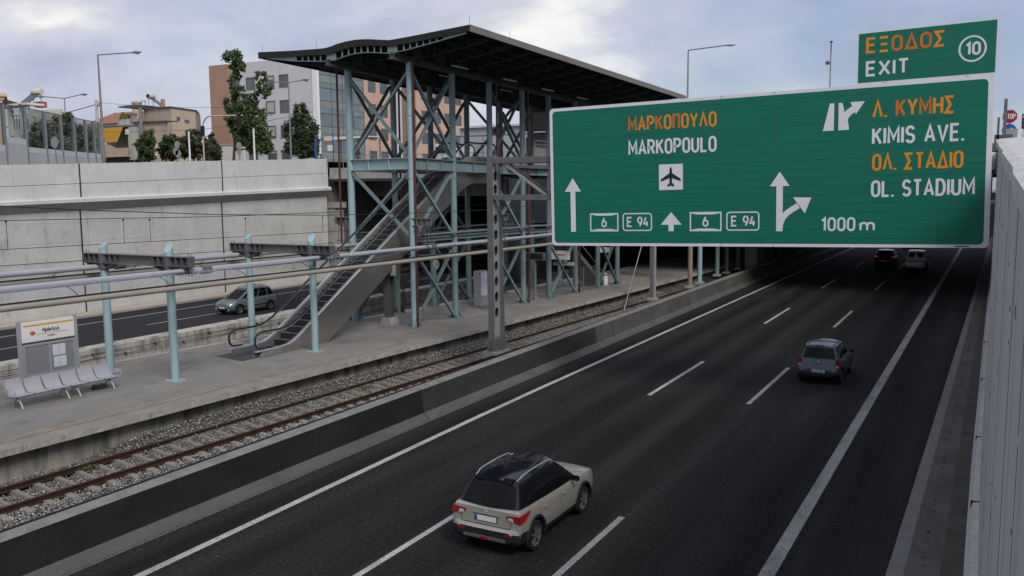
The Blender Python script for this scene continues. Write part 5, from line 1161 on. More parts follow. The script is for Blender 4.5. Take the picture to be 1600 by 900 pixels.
# ---- pale grey crossover with a black roof
beige = paint('pale_grey_paint', (.30, .288, .262)); blackp = M('black_gloss_paint', (.006, .0065, .010), .10, var=.03, spec=.5)
sp = dict(paint=beige, w=1.79, wr=.34, axles=(.78, 3.28), clad=.40, rclad=.575, zb=1.02, spokes=5,
  st=[(0, .68, .36, .60, .60), (.04, .80, .33, .645, .645), (.075, .862, .30, .675, .68), (.10, .868, .30, 1.02, 1.03), (.32, .885, .27, 1.06, 1.07), (.8, .893, .24, 1.06, 1.08), (1.6, .895, .23, 1.03, 1.05), (2.5, .893, .23, 1.01, 1.04), (3.0, .89, .23, 1.005, 1.05), (3.4, .885, .24, .99, 1.04), (3.8, .86, .27, .955, 1.0), (4.04, .80, .33, .90, .94), (4.14, .71, .42, .80, .84), (4.175, .60, .50, .70, .72)],
  belt=dict(y0=.20, y1=3.05, w=.80, z0=1.06, z1=1.02, bow=.12), roof=dict(y0=.50, y1=2.25, w=.635, z0=1.56, z1=1.575, crown=.05),
  pillar=blackp, roofm=blackp, sw=[(.03, .25), (.28, .57), (.60, .93)], doors=(.3, .6), gaps=(1.02, 2.02, 2.98), handles=(1.22, 2.2), mirror=2.62, rails=galv_lt, archtrim=True, rw0=.06, mirm=blackp, handm=beige)
T, sd, en, rp = car(sp, 'crossover_car', 'pale grey crossover car with glossy black roof and silver roof rails, nearest on the motorway', None, 0)
for sg in (1, -1):
    m = MB(); m.hexa([(sg*.54, .085, .86), (sg*.88, .06, .81), (sg*.925, .26, .86), (sg*.58, .28, .90)], [(sg*.50, .075, .95), (sg*.86, .06, .985), (sg*.910, .52, 1.015), (sg*.55, .3, .99)]); m.build('tail_lamp', lamp_red, T, bevel=.012)
    m = MB(); m.hexa([(sg*.57, .06, .86), (sg*.70, .055, .84), (sg*.70, .14, .84), (sg*.57, .13, .86)], [(sg*.56, .055, .92), (sg*.68, .05, .925), (sg*.68, .14, .925), (sg*.56, .13, .92)]); m.build('reversing_lamp', lamp_clear, T, bevel=.008)
    m = MB(); m.box(sg*.5, sg*.68, -.004, .03, .52, .565); m.build('reflector', lamp_red, T)
m = MB(); m.box(-.285, .285, .070, .12, .745, .885); m.build('plate_surround', cladding, T)
m = MB(); m.box(-.27, .27, .062, .069, .757, .873); pl_ = m.build('plate', plate_m, T); m = MB(); m.box(-.268, -.215, .059, .062, .760, .870); m.build('euro_band', plate_blue, pl_)
for sg in (1, -1): m = MB(); m.hexa([(sg*.60, .066, .67), (sg*.606, .066, .67), (sg*.606, .12, .67), (sg*.60, .12, .67)], [(sg*.66, .082, .86), (sg*.666, .082, .86), (sg*.666, .14, .86), (sg*.66, .14, .86)]); m.build('tailgate_gap', cladding, T)
m = MB(); m.box(-.60, .60, .06, .12, .672, .679); m.build('tailgate_gap', cladding, T)
m = MB(); m.box(-.36, .36, .070, .12, .90, .925); m.build('plate_trim', beige, T, bevel=.01)
m = MB(); m.box(-.55, .55, -.015, .05, .36, .47); m.build('skid_plate', steel_dk, T, bevel=.02)
m = MB(); m.box(-.10, .10, -.02, .03, .37, .43); m.build('fog_lamp', lamp_red, T)
lt = Lettering(0); lt.text('S', -.05, .05, 0, .10, .22); o = lt.build('emblem', silver, T); o.location = (0, .078, .955)
m = MB(); a, c = en(-.05, .12, 0, .03), en(.42, .16, 0, .03); m.bar(a, c, .02, .02); m.build('wiper', cladding, T)
m = MB(); m.hexa([rp(-.8, .0)+Vector((0, -.10, -.03)), rp(.8, .0)+Vector((0, -.10, -.03)), rp(.8, .06)+Vector((0, 0, .0)), rp(-.8, .06)], [rp(-.8, .0)+Vector((0, -.10, .015)), rp(.8, .0)+Vector((0, -.10, .015)), rp(.8, .06)+Vector((0, 0, .025)), rp(-.8, .06)+Vector((0, 0, .025))]); m.build('spoiler', blackp, T, bevel=.012)
for sg in (1, -1): m = MB(); m.hexa([(sg*.56, 3.98, .76), (sg*.78, 3.86, .76), (sg*.80, 3.95, .76), (sg*.58, 4.1, .76)], [(sg*.56, 3.98, .87), (sg*.80, 3.70, .93), (sg*.81, 3.8, .93), (sg*.58, 4.09, .86)]); m.build('headlight', lamp_clear, T, bevel=.015)
finish(T, (-9.30, 15.62, .006), -.012)

# ---- blue-grey hatchback
bluep = paint('blue_grey_paint', (.040, .058, .080), .35, .3)
sp = dict(paint=bluep, w=1.69, wr=.30, axles=(.66, 3.10), clad=.27, rclad=.43, zb=.97, spokes=6,
  st=[(0, .68, .40, .62, .62), (.04, .79, .34, .70, .70), (.09, .825, .30, .73, .74), (.14, .83, .27, .98, .99), (.3, .838, .24, 1.0, 1.02), (.8, .845, .21, .99, 1.02), (1.6, .845, .2, .965, 1.0), (2.4, .843, .2, .94, .98), (2.9, .84, .2, .93, .985), (3.25, .83, .21, .90, .96), (3.6, .80, .25, .84, .89), (3.8, .72, .33, .76, .80), (3.89, .60, .42, .66, .69)],
  belt=dict(y0=.22, y1=3.0, w=.765, z0=1.0, z1=.95, bow=.10), roof=dict(y0=.42, y1=2.0, w=.60, z0=1.50, z1=1.50, crown=.055),
  sw=[(.12, .46), (.50, .92)], doors=(), gaps=(1.15, 2.05, 2.9), handles=(1.32, 2.2), mirror=2.45, rw0=.10, mirm=cladding)
T, sd, en, rp = car(sp, 'hatchback_car', 'small blue-grey hatchback with red upright tail lamps in the right lane ahead', None, 0)
for sg in (1, -1):
    m = MB(); m.hexa([(sg*.655, .09, .72), (sg*.82, .09, .72), (sg*.868, .30, .74), (sg*.66, .24, .76)], [(sg*.655, .085, 1.03), (sg*.80, .09, 1.03), (sg*.85, .32, 1.03), (sg*.66, .24, 1.02)]); m.build('tail_lamp', lamp_red, T, bevel=.012)
    m = MB(); m.box(sg*.668, sg*.79, .075, .15, .735, .80); m.build('reversing_lamp', lamp_clear, T, bevel=.01)
    m = MB(); m.box(sg*.45, sg*.62, .0, .03, .42, .455); m.build('reflector', lamp_red, T)
    m = MB(); pts = [rp(sg*.84, s, .012) for s in np.linspace(.04, .96, 8)]; m.path(pts, .014, 5); m.build('roof_gutter', cladding, T)
m = MB(); m.box(-.27, .27, -.012, .03, .50, .61); pl_ = m.build('plate', plate_m, T); m = MB(); m.box(-.268, -.22, -.015, -.012, .505, .605); m.build('euro_band', plate_blue, pl_)
m = MB()
for x in (-.17, -.11, -.05, .05, .1, .15, .2): m.box(x-.018, x+.018, -.0145, -.0125, .525, .585)
m.build('plate_print', steel_dk, pl_)
m = MB(); m.box(-.62, .62, -.006, .05, .33, .40); m.build('bumper_grille', cladding, T, bevel=.015)
m = MB(); m.box(-.12, .12, .105, .14, .78, .83); m.build('handle_recess', cladding, T)
m = MB()
for a in (90, 210, 330):
    c = Vector((.042*math.cos(R(a)), .042*math.sin(R(a)))); d = c.normalized(); e_ = Vector((-d.y, d.x)); m.add([(p.x, 0, p.y) for p in (c-d*.04, c+e_*.023, c+d*.04, c-e_*.023)], [(0, 1, 2, 3)])
o = m.build('emblem', silver, T); o.location = (0, .118, .90)
m = MB(); m.bar(en(-.05, .14, 0, .03), en(-.45, .18, 0, .03), .02, .02); m.build('wiper', cladding, T)
m = MB(); c = rp(0, 0, .01); m.box(-.16, .16, c.y-.05, c.y+.02, c.z-.04, c.z+.0); m.build('high_brake_lamp', lamp_red, T)
m = MB(); c = rp(0, .12, .0); m.tube(c, c+Vector((0, -.06, .14)), .008, 5); m.build('aerial', cladding, T)
finish(T, (-5.66, 36.0, .006), -.02)

# ---- silver teal people carrier on the far road, coming towards us
tealp = paint('silver_teal_paint', (.155, .20, .215), .3, .4)
sp = dict(paint=tealp, w=1.74, wr=.31, axles=(.72, 3.32), clad=.30, zb=.98, spokes=6,
  st=[(0, .68, .40, .66, .66), (.05, .80, .33, .74, .74), (.12, .85, .28, .98, .99), (.35, .865, .24, 1.0, 1.02), (1.0, .87, .21, .99, 1.02), (2.0, .87, .2, .96, 1.0), (2.7, .868, .2, .94, 1.0), (3.1, .86, .2, .92, .99), (3.5, .84, .22, .86, .92), (3.85, .78, .28, .77, .81), (4.0, .70, .36, .68, .72), (4.06, .58, .44, .6, .62)],
  belt=dict(y0=.22, y1=3.30, w=.785, z0=1.0, z1=.95, bow=.12), roof=dict(y0=.52, y1=2.25, w=.62, z0=1.55, z1=1.56, crown=.07),
  sw=[(.03, .20), (.23, .50), (.53, .80), (.82, .95)], doors=(), gaps=(1.15, 2.15, 3.0), handles=(1.35, 2.35), mirror=2.72, rails=steel_mid, rw0=.10)
T, sd, en, rp = car(sp, 'minivan', 'silver teal minivan with roof bars driving towards the camera on the far carriageway', None, 0)
for sg in (1, -1):
    m = MB(); m.hexa([(sg*.42, 3.95, .60), (sg*.76, 3.78, .60), (sg*.77, 3.88, .60), (sg*.45, 4.045, .60)], [(sg*.42, 3.88, .74), (sg*.79, 3.55, .80), (sg*.80, 3.72, .78), (sg*.45, 4.0, .73)]); m.build('headlight', lamp_clear, T, bevel=.012)
    m = MB(); m.box(sg*.52, sg*.66, 3.98, 4.05, .33, .42); m.build('fog_lamp', lamp_clear, T, bevel=.012)
    m = MB(); m.box(sg*.74, sg*.83, .06, .16, .74, 1.0); m.build('tail_lamp', lamp_red, T, bevel=.02)
    m = MB(); m.box(sg*.860, sg*.882, .9, 3.0, .46, .52); m.build('rubbing_strip', cladding, T)
m = MB(); m.box(-.72, .72, 4.0, 4.06, .46, .52); m.build('bumper_strip', cladding, T, bevel=.015); m = MB(); m.box(-.4, .4, 4.03, 4.07, .30, .40); m.build('air_intake', cladding, T, bevel=.015)
m = MB(); m.box(-.36, .36, 4.0, 4.04, .59, .68); m.build('radiator_grille', steel_dk, T, bevel=.015)
m = MB(); m.box(-.26, .26, 4.05, 4.075, .42, .52); m.build('plate', plate_m, T)
for s in (.25, .68):
    m = MB(); m.path([rp(u, s, .06) for u in (-.86, -.5, 0, .5, .86)], .02, 6); m.build('roof_bar', cladding, T)
finish(T, (-42.9, 43.65, .006), math.pi-.05)

# ---- dark car and white van under the bridge
darkp = paint('dark_car_paint', (.014, .011, .012), .25, .2)
sp = dict(paint=darkp, w=1.88, wr=.35, axles=(.85, 3.5), clad=.4, zb=1.05,
  st=[(0, .70, .45, .72, .72), (.05, .86, .38, .8, .8), (.12, .92, .3, 1.06, 1.07), (.4, .94, .25, 1.1, 1.12), (1.2, .94, .23, 1.08, 1.1), (2.6, .94, .23, 1.04, 1.08), (3.3, .93, .24, 1.0, 1.06), (4.0, .88, .28, .92, .97), (4.35, .76, .38, .78, .8), (4.42, .62, .48, .66, .68)],
  belt=dict(y0=.24, y1=3.2, w=.84, z0=1.1, z1=1.05, bow=.1), roof=dict(y0=.55, y1=2.3, w=.66, z0=1.62, z1=1.62, crown=.05),
  sw=[(.04, .28), (.31, .58), (.61, .92)], doors=(), gaps=(1.2, 2.2, 3.1), handles=(1.4, 2.4), mirror=2.75)
T, sd, en, rp = car(sp, 'dark_car', 'dark car with glowing red tail lamps in the middle lane under the bridge', None, 0)
for sg in (1, -1):
    m = MB(); m.box(sg*.60, sg*.90, .04, .22, .98, 1.10); m.build('tail_lamp', lamp_lit, T, bevel=.02)
m = MB(); m.box(-.27, .27, .075, .10, .78, .89); m.build('plate', plate_m, T)
finish(T, (-8.45, 91.0, .006), -.01)
T2 = dup(T, (-8.1, 118, .006), -.01, label='dark car farthest ahead, mostly hidden behind the bottom edge of the big sign')
whitep = paint('white_van_paint', (.50, .50, .49), .4, 0)
sp = dict(paint=whitep, w=1.72, wr=.31, axles=(.75, 3.4), clad=.30, zb=1.08, cat='van',
  st=[(0, .74, .36, .7, .7), (.05, .82, .32, .9, .9), (.09, .85, .28, 1.06, 1.07), (.4, .86, .24, 1.1, 1.12), (1.5, .86, .22, 1.1, 1.12), (2.6, .86, .22, 1.06, 1.1), (3.1, .85, .22, 1.0, 1.06), (3.7, .80, .27, .88, .93), (3.95, .70, .36, .75, .78), (4.0, .6, .45, .65, .66)],
  belt=dict(y0=.10, y1=3.2, w=.80, z0=1.1, z1=1.05, bow=.05), roof=dict(y0=.22, y1=2.35, w=.70, z0=1.80, z1=1.78, crown=.04),
  sw=[(.62, .93)], doors=(), gaps=(1.4, 2.2, 3.0), handles=(2.3,), mirror=2.75, rw0=2.0)
T, sd, en, rp = car(sp, 'white_van', 'small white van with two dark rear door windows in the right lane under the bridge', None, 0)
for o in list(bpy.data.objects):
    if o.parent == T and o.name.startswith('rear_window'): bpy.data.objects.remove(o)
for sg in (1, -1):
    m = MB(); q = [en(sg*.12, .12, 0, .015), en(sg*.84, .12, 0, .015), en(sg*.82, .80, 0, .015), en(sg*.12, .80, 0, .015)]; m.add(q, [(0, 1, 2, 3)]); m.build('rear_window', carglass, T)
    m = MB(); m.box(sg*.72, sg*.86, .0, .16, .62, .82); m.build('tail_lamp', lamp_lit if sg < 0 else lamp_red, T, bevel=.02)
m = MB(); m.box(-.01, .01, .03, .06, .45, 1.1); m.build('door_gap', cladding, T)
m = MB(); m.box(.08, .24, .03, .07, .88, .93); m.build('rear_handle', cladding, T)
finish(T, (-5.55, 88.8, .006), -.01)
# ================================================================== BEYOND THE LEFT WALL
def tz(y): return zl(y)-.28
# ---- office building, right-angled to the motorway
OB = thing('office_building', 'modern office block of grey and salmon walls with a glass curtain corner behind the trees', 'building', (-78.7, 90, 10.5))
bgrey = M('grey_render', (.50, .50, .525), .85, dark=.88, dscale=.35, dstretch=(1, 1, .3), dlo=.3, dhi=.45, var=.05, scale=.3, var2=.04, scale2=3); salmon = M('salmon_render', (.50, .335, .26), .85, dark=.88, dscale=.4, dstretch=(1, 1, .3), dlo=.3, dhi=.45, var=.06, scale=.3); brownr = M('brown_render', (.25, .155, .11), .85, var=.08, scale=.4)
terr = M('terracotta_render', (.335, .205, .145), .85, var=.06, scale=.3)
cgl = M('curtain_glass', (.14, .185, .20), .08, var=.3, scale=.22, stretch=(1, 1, 1.6), spec=.6); bandm = M('glass_band', (.20, .225, .205), .25, var=.2, scale=.3); wgl = M('office_window', (.07, .085, .095), .1, var=.4, scale=.35, spec=.6); blind = M('window_blind', (.36, .36, .34), .6, var=.1)
wht = M('white_render', (.70, .70, .70), .8, var=.04)
X0, Y0 = -79.2, 90
m = MB(OB); m.box(-92.4, X0+.05, Y0, 130, 10, 25.65); m.build('grey_wall', bgrey, OB)
m = MB(OB); m.box(X0+.05, X0+.85, Y0-.1, Y0+.35, 10, 26.0); m.build('corner_fin', wht, OB)
m = MB(OB); m.box(-98.2, -94.6, Y0-.1, 112, 10, 25.7); m.build('terracotta_wing', terr, OB)
m = MB(OB); m.box(-94.6, -92.4, Y0+.5, 112, 10, 24.6); m.build('stair_glazing', cgl, OB)
m = MB(OB)
for z in np.arange(11.6, 24.6, 1.7): m.box(-94.6, -92.4, Y0+.44, Y0+.5, z, z+.16)
m.build('glazing_bar', bandm, OB)
m = MB(OB)
for x in (-94.4, -93.4, -92.4): m.tube((x, Y0+.6, 24.6), (x, Y0+.6, 25.9), .03, 6)
m.tube((-94.5, Y0+.6, 25.9), (-92.3, Y0+.6, 25.9), .03, 6); m.tube((-94.5, Y0+.6, 25.3), (-92.3, Y0+.6, 25.3), .025, 6); m.build('roof_railing', wht, OB)
def win(x0, x1, z0, z1, y, face='y', X=None, bl=.0):
    m = MB(OB)
    if face == 'y': m.box(x0, x1, y-.02, y+.3, z0, z1)
    else: m.box(X-.3, X+.02, x0, x1, z0, z1)
    w = m.build('window', wgl, OB)
    m = MB(OB); f = .09
    for a, b, c, d in ((x0-f, x1+f, z1-.02, z1+.10), (x0-f, x1+f, z0-f, z0), (x0-f, x0, z0, z1), (x1, x1+f, z0, z1)):
        if face == 'y': m.box(a, b, y-.09, y+.1, c, d)
        else: m.box(X-.1, X+.09, a, b, c, d)
    m.build('frame', steel_mid, w)
    if bl:
        m = MB(OB)
        if face == 'y': m.box(x0+.05, x1-.05, y-.035, y-.022, z1-bl, z1)
        else: m.box(X+.022, X+.035, x0+.05, x1-.05, z1-bl, z1)
        m.build('blind', blind, w)
for r, z in enumerate((22.0, 18.6, 15.25, 11.9)):
    for c, x in enumerate((-91.0, -87.45, -84.9)): win(x, x+1.45, z, z+1.48, Y0, bl=(0, .5, 0, 1.3, 1.4, 0, .7, 1.3, 0, 0, .3, 0)[(r*3+c) % 12])
win(-81.9, -80.7, 11.9, 13.4, Y0)
XF = X0+.4
m = MB(OB); m.box(X0-6, XF, Y0+.35, 100.2, 10, 24.7); m.build('curtain_wall', cgl, OB)
m = MB(OB)
for z in np.arange(11.4, 24.6, 1.7): m.box(XF, XF+.06, Y0+.35, 100.2, z, z+.09)
for y in np.arange(Y0+3.2, 100.2, 2.33): m.box(XF, XF+.07, y, y+.07, 10, 24.7)
m.build('mullion', steel_mid, OB)
m = MB(OB)
for z in (12.2, 15.6, 19.0, 22.4): m.box(XF, XF+.03, Y0+.35, 100.2, z, z+.95)
m.build('spandrel_band', bandm, OB)
m = MB(OB); m.box(X0-8, XF+.15, 100.2, 106.6, 10, 24.9); m.build('salmon_wall', salmon, OB)
m = MB(OB); m.box(X0-8, XF-.5, 106.6, 110.0, 10, 24.0); m.build('recess_glazing', cgl, OB)
m = MB(OB); m.box(X0-8, XF+.1, 110.0, 113.0, 10, 24.9); m.build('brown_wall', brownr, OB)
m = MB(OB)
for z in np.arange(11.2, 24, 1.15): m.box(XF-.1, XF+.16, 110.2, 112.1, z, z+.7)
m.build('louvre', M('louvre_grey', (.14, .13, .12), .5, var=.2), OB)
m = MB(OB); m.box(X0-8, XF+.15, 113.0, 128, 10, 24.9); m.build('salmon_wall', salmon, OB)
for z in (22.1, 18.7, 15.3, 12.0):
    for y in (101.2, 104.0, 114.6, 118.3, 121.2, 124.6): win(y, y+1.5, z, z+1.5, 0, 'x', XF+.15)
    win(107.4, 109, z, z+1.6, 0, 'x', XF-.5)

# ---- house with the yellow awning
HS = thing('awning_house', 'beige house with an orange-yellow balcony awning and a solar water heater on its roof', 'house', (-94, 76, 10.5))
tan = M('tan_render', (.42, .335, .255), .9, var=.1, scale=.4, dark=.75, dscale=.8, dstretch=(1, 1, .3), dlo=.3, dhi=.45); lgr = M('light_grey_render', (.38, .37, .35), .9, var=.12, scale=.5); awn = M('awning_yellow', (.42, .215, .025), .85, var=.18, scale=3.5, stretch=(3, 1, .3)); shut = M('shutter_white', (.60, .59, .56), .7, var=.05)
m = MB(HS); m.hexa([(-96.2, 75.2, 9.5), (-89.6, 75.2, 9.5), (-89.6, 79, 9.5), (-96.2, 84, 9.5)], [(-96.2, 75.2, 16.9), (-89.6, 75.2, 16.6), (-89.6, 79, 16.6), (-96.2, 84, 16.9)]); m.build('front_wall', tan, HS)
m = MB(HS); m.hexa([(-96.0, 76.8, 16.5), (-89.5, 75.6, 9.5), (-89.5, 79.4, 9.5), (-96, 86, 16.5)], [(-96, 76.8, 18.5), (-89.5, 75.6, 18.35), (-89.5, 79.4, 18.2), (-96, 86, 18.5)]); m.build('upper_storey', tan, HS)
m = MB(HS); m.hexa([(-96.1, 76.6, 18.5), (-89.35, 75.4, 18.36), (-89.35, 79.5, 18.21), (-96.1, 86, 18.5)], [(-96.1, 76.6, 18.62), (-89.35, 75.4, 18.48), (-89.35, 79.5, 18.33), (-96.1, 86, 18.62)]); m.hexa([(-96.3, 74.9, 16.72), (-89.5, 74.9, 16.62), (-89.5, 76.6, 16.62), (-96.3, 76.6, 16.95)], [(-96.3, 74.9, 16.85), (-89.5, 74.9, 16.74), (-89.5, 76.6, 16.74), (-96.3, 76.6, 17.1)]); m.build('roof', conc_dark, HS)
m = MB(HS); m.box(-102.4, -95.3, 73.6, 80, 16.1, 16.35); m.build('balcony_roof', conc_dark, HS)
m = MB(HS); m.box(-95.6, -94.6, 73.9, 76, 12, 16.1); m.box(-102.4, -95.4, 75.8, 76, 12, 16.1); m.build('balcony_wall', lgr, HS)
m = MB(HS); m.hexa([(-102.4, 73.1, 14.25), (-96.7, 73.1, 14.25), (-96.7, 73.14, 14.25), (-102.4, 73.14, 14.25)], [(-102.4, 73.6, 16.12), (-96.1, 73.6, 16.12), (-96.1, 73.66, 16.12), (-102.4, 73.66, 16.12)]); m.build('awning', awn, HS)
m = MB(HS); m.prism([(-102.4, 12.4), (-95.2, 12.4), (-95.0, 13.5), (-96.9, 13.5), (-97.4, 12.95+.55), (-98.6, 14.0), (-99.4, 14.0), (-100, 13.5), (-102.4, 13.5)], 73.2, 73.5); m.box(-102.4, -95.2, 73.5, 76, 12.4, 12.6); m.build('balcony_parapet', tan, HS)
m = MB(HS); m.box(-102.4, -95.5, 74.2, 74.4, 9.8, 12.3); m.build('ground_floor', M('dark_shop_front', (.10, .06, .055), .8, var=.4, scale=1.2), HS)
m = MB(HS); m.box(-102.4, -94.5, 72.8, 73.0, 9.6, 11.0); m.build('yard_wall', conc_plain, HS)
m = MB(HS); m.prism([(-100.2, 16.35), (-96.3, 16.35), (-96.3, 18.0), (-99.2, 18.0)], 75.8, 76); m.build('terrace_wall', lgr, HS)
m = MB(HS); m.hexa([(-98.6, 75, 18.75), (-95.3, 75, 18.6), (-95.3, 79, 18.6), (-98.6, 79, 18.75)], [(-98.6, 75, 18.9), (-95.3, 75, 19.0), (-95.3, 79, 19.0), (-98.6, 79, 18.9)]); m.build('lean_to_roof', steel_dk, HS)
for x in (-92.9, -91.3): m = MB(HS); m.box(x, x+1.05, 75.16, 75.3, 12.2, 14.3); m.build('shutter', shut, HS)
m = MB(HS); m.box(-89.52, -89.46, 76.4, 76.9, 16.8, 17.3); m.box(-89.52, -89.46, 77.6, 78.3, 16.6, 17.0); m.build('window', wgl, HS)
m = MB(HS); m.box(-90.4, -90.2, 75.0, 75.15, 12, 16.3); m.box(-89.6, -89.45, 75.4, 75.55, 12, 16.2); m.build('downpipe', conc_plain, HS)
m = MB(HS); m.box(-92.4, -92.05, 76.5, 76.9, 17, 19.6); m.build('chimney', terr, HS)
m = MB(HS); m.box(-95.9, -95.4, 73.75, 74.1, 15.2, 15.85); m.build('air_conditioner', shut, HS)
m = MB(HS)
for x in (-96.0, -95.3): m.tube((x, 76.5, 18), (x, 76.5, 19.6), .04, 6)
m.tube((-96, 76.5, 19.55), (-95.2, 76.5, 19.55), .04, 6); m.build('aerial', steel_dk, HS)
def heater(x, y, z, rz, lab, pole=0):
    t = thing('solar_water_heater', lab, 'water heater', (x, y, z), rz, 'rooftop solar water heaters')
    m = MB(); m.lathe([(.001, -.62), (.3, -.62), (.34, -.55), (.34, .55), (.3, .62), (.001, .62)], axis='x', n=18, c=(0, 0, 0)); m.build('tank', M('tank_cream', (.5, .47, .38), .5, var=.05), t, smooth=True)
    m = MB(); m.lathe([(.001, -.63), (.24, -.63)], axis='x', n=16); m.build('tank_end', black_m, t)
    m = MB(); m.hexa([(-.6, -.2, -.25), (.6, -.2, -.25), (.6, -1.9, -1.5), (-.6, -1.9, -1.5)], [(-.6, -.2, -.17), (.6, -.2, -.17), (.6, -1.9, -1.42), (-.6, -1.9, -1.42)]); m.build('collector', M('solar_collector', (.03, .04, .07), .15, var=.1, spec=.6), t)
    m = MB()
    for sx in (-.5, .5): m.bar((sx, 0, -.3), (sx, 0, -1.5), .05, .05); m.bar((sx, -.2, -.3), (sx, -1.9, -1.5), .05, .05)
    m.build('stand', galv, t); return t
heater(-94.3, 76.6, 20.05, 1.9, 'cream solar water heater on the roof of the house with the yellow awning')
m = MB((-93.6, 74.5, 15)); m.tube((-93.5, 74.3, 10.5), (-93.5, 74.3, 18.4), .22, 10); tag(m.build('vent_pipe', galv, smooth=True), 'thick grey vertical pipe in front of the beige house wall', 'pipe')
FP = thing('flower_planter', 'yellow flowering plant in a planter on the terrace of the awning house', 'plant', (-98, 75.5, 17.6))

# ---- pale house with terracotta chimney at the far left
H2 = thing('corner_house', 'peach house corner with moulded cornice at the left picture edge', 'house', (-75.6, 45, 10))
peach = M('peach_render', (.50, .375, .28), .88, var=.06, scale=.5)
H2.location = (-73.4, 45, 0); H2.rotation_euler = (0, 0, R(58))
m = MB(); m.box(-9, -.5, .3, 7, 9.5, 15.6); m.build('wall', peach, H2); m = MB(); m.box(-9, -.3, .15, 7, 15.6, 15.85); m.box(-9, -.15, .05, 7, 15.85, 16.1); m.box(-9, .05, -.1, 7, 16.1, 16.35); m.hexa([(-9, .1, 16.35), (-.1, .1, 16.35), (-.1, 7, 16.35), (-9, 7, 16.35)], [(-9, .4, 17.0), (-.9, .4, 16.8), (-.9, 7, 16.8), (-9, 7, 17.0)]); m.build('cornice', peach, H2)
m = MB(); m.box(-2.6, -1.4, .26, .4, 10.5, 12.9); m.build('window', wgl, H2)
H3 = thing('white_house', 'white flat-roofed house behind the glass noise barrier with a solar heater on top', 'house', (-76, 56, 10.5))
creamw = M('cream_render', (.56, .53, .47), .88, var=.06, scale=.5)
k = 56/45
def q(x): return x*k
m = MB(H3); m.hexa([(q(-70.2), 56, 9.8), (q(-65.9), 56, 9.8), (-91.2, 62, 9.8), (-96, 62, 9.8)], [(q(-70.2), 56, 8+(14.75-8)*k), (q(-65.9), 56, 8+(14.7-8)*k), (-91.2, 62, 8+(14.7-8)*k), (-96, 62, 8+(14.75-8)*k)]); m.build('wall', creamw, H3)
m = MB(H3); m.box(q(-73.6), q(-70.2), 56.3, 60, 9.8, 8+(14.2-8)*k); m.build('wing', creamw, H3)
m = MB(H3); m.box(q(-73.4), q(-70.1), 55.6, 57.5, 8+(15.25-8)*k, 8+(15.42-8)*k); m.box(q(-71.7), q(-71.3), 56, 56.4, 14, 8+(15.3-8)*k); m.box(q(-73.4), q(-73.1), 56, 56.4, 14, 8+(15.3-8)*k); m.box(q(-70.5), q(-70.2), 56, 56.4, 14, 8+(15.3-8)*k); m.build('pergola', creamw, H3)
m = MB(H3)
for x in np.linspace(q(-73.2), q(-70.3), 9): m.box(x-.03, x+.03, 56.2, 56.25, 14.7, 16.1)
m.box(q(-73.2), q(-70.3), 56.2, 56.25, 16.05, 16.12); m.build('balcony_railing', steel_dk, H3)
m = MB(H3); m.box(-89.6, -88.6, 58, 58.7, 17, 17.6); m.build('roof_room', M('red_brick_paint', (.34, .085, .05), .8, var=.1), H3)
m = MB(H3); m.hexa([(-94.3, 57.5, 17.2), (-91.8, 57.5, 17.2), (-93.4, 58.5, 17.2), (-95.9, 58.5, 17.2)], [(-94.3, 57.5, 18.15), (-91.8, 57.5, 17.6), (-93.4, 58.5, 17.6), (-95.9, 58.5, 18.15)]); m.build('tiled_roof', M('dark_tiles', (.10, .05, .04), .8, var=.2, scale=3), H3)
heater(q(-71.0), 57.5, 8+(16.45-8)*k, .2, 'solar water heater on the white house behind the noise barrier')
H4 = thing('tiled_house', 'low house with red tiled roof and round chimney partly hidden behind the utility pole', 'house', (-103, 80, 10.5))
m = MB(H4); m.box(-112, -101.5, 80, 88, 10, 17.4); m.build('wall', creamw, H4); m = MB(H4); m.hexa([(-112.5, 79.6, 17.4), (-101, 79.6, 17.4), (-101, 88, 17.4), (-112.5, 88, 17.4)], [(-110, 83, 19.2), (-103, 83, 19.2), (-103, 85, 19.2), (-110, 85, 19.2)]); m.build('tiled_roof', M('red_tiles', (.26, .12, .085), .85, var=.2, scale=3), H4)
m = MB(H4); m.lathe([(.6, 17.5), (.6, 19.9), (.7, 20.0), (.7, 20.15), (.3, 20.3)], c=(-102.6, 81, 0), n=14); m.build('chimney', tan, H4)
H5 = thing('distant_flats', 'pale distant apartment block between the beige house and the office block', 'building', (-120, 118, 11))
m = MB(H5); m.box(-125, -113, 118, 126, 10, 19.5); m.build('wall', creamw, H5); m = MB(H5)
for z in (12.5, 15.2, 17.6):
    for x in (-124, -121, -118, -115): m.box(x, x+1.6, 117.95, 118.05, z, z+1.2)
m.build('windows', wgl, H5); m = MB(H5); m.box(-125.3, -112.7, 117.6, 126.2, 19.5, 19.8); m.box(-121, -117, 120, 123, 19.8, 21.3); m.build('roof', lgr, H5)
H6 = thing('graffiti_wall', 'white boundary wall behind the small trees next to the beige house', 'wall', (-88, 80.5, 11)); m = MB(H6); m.box(-89.2, -82.5, 80.5, 80.8, 10, 13.8); m.build('wall_face', shut, H6); m = MB(H6); m.box(-89.3, -82.4, 80.4, 80.9, 13.8, 13.95); m.build('coping', lgr, H6)

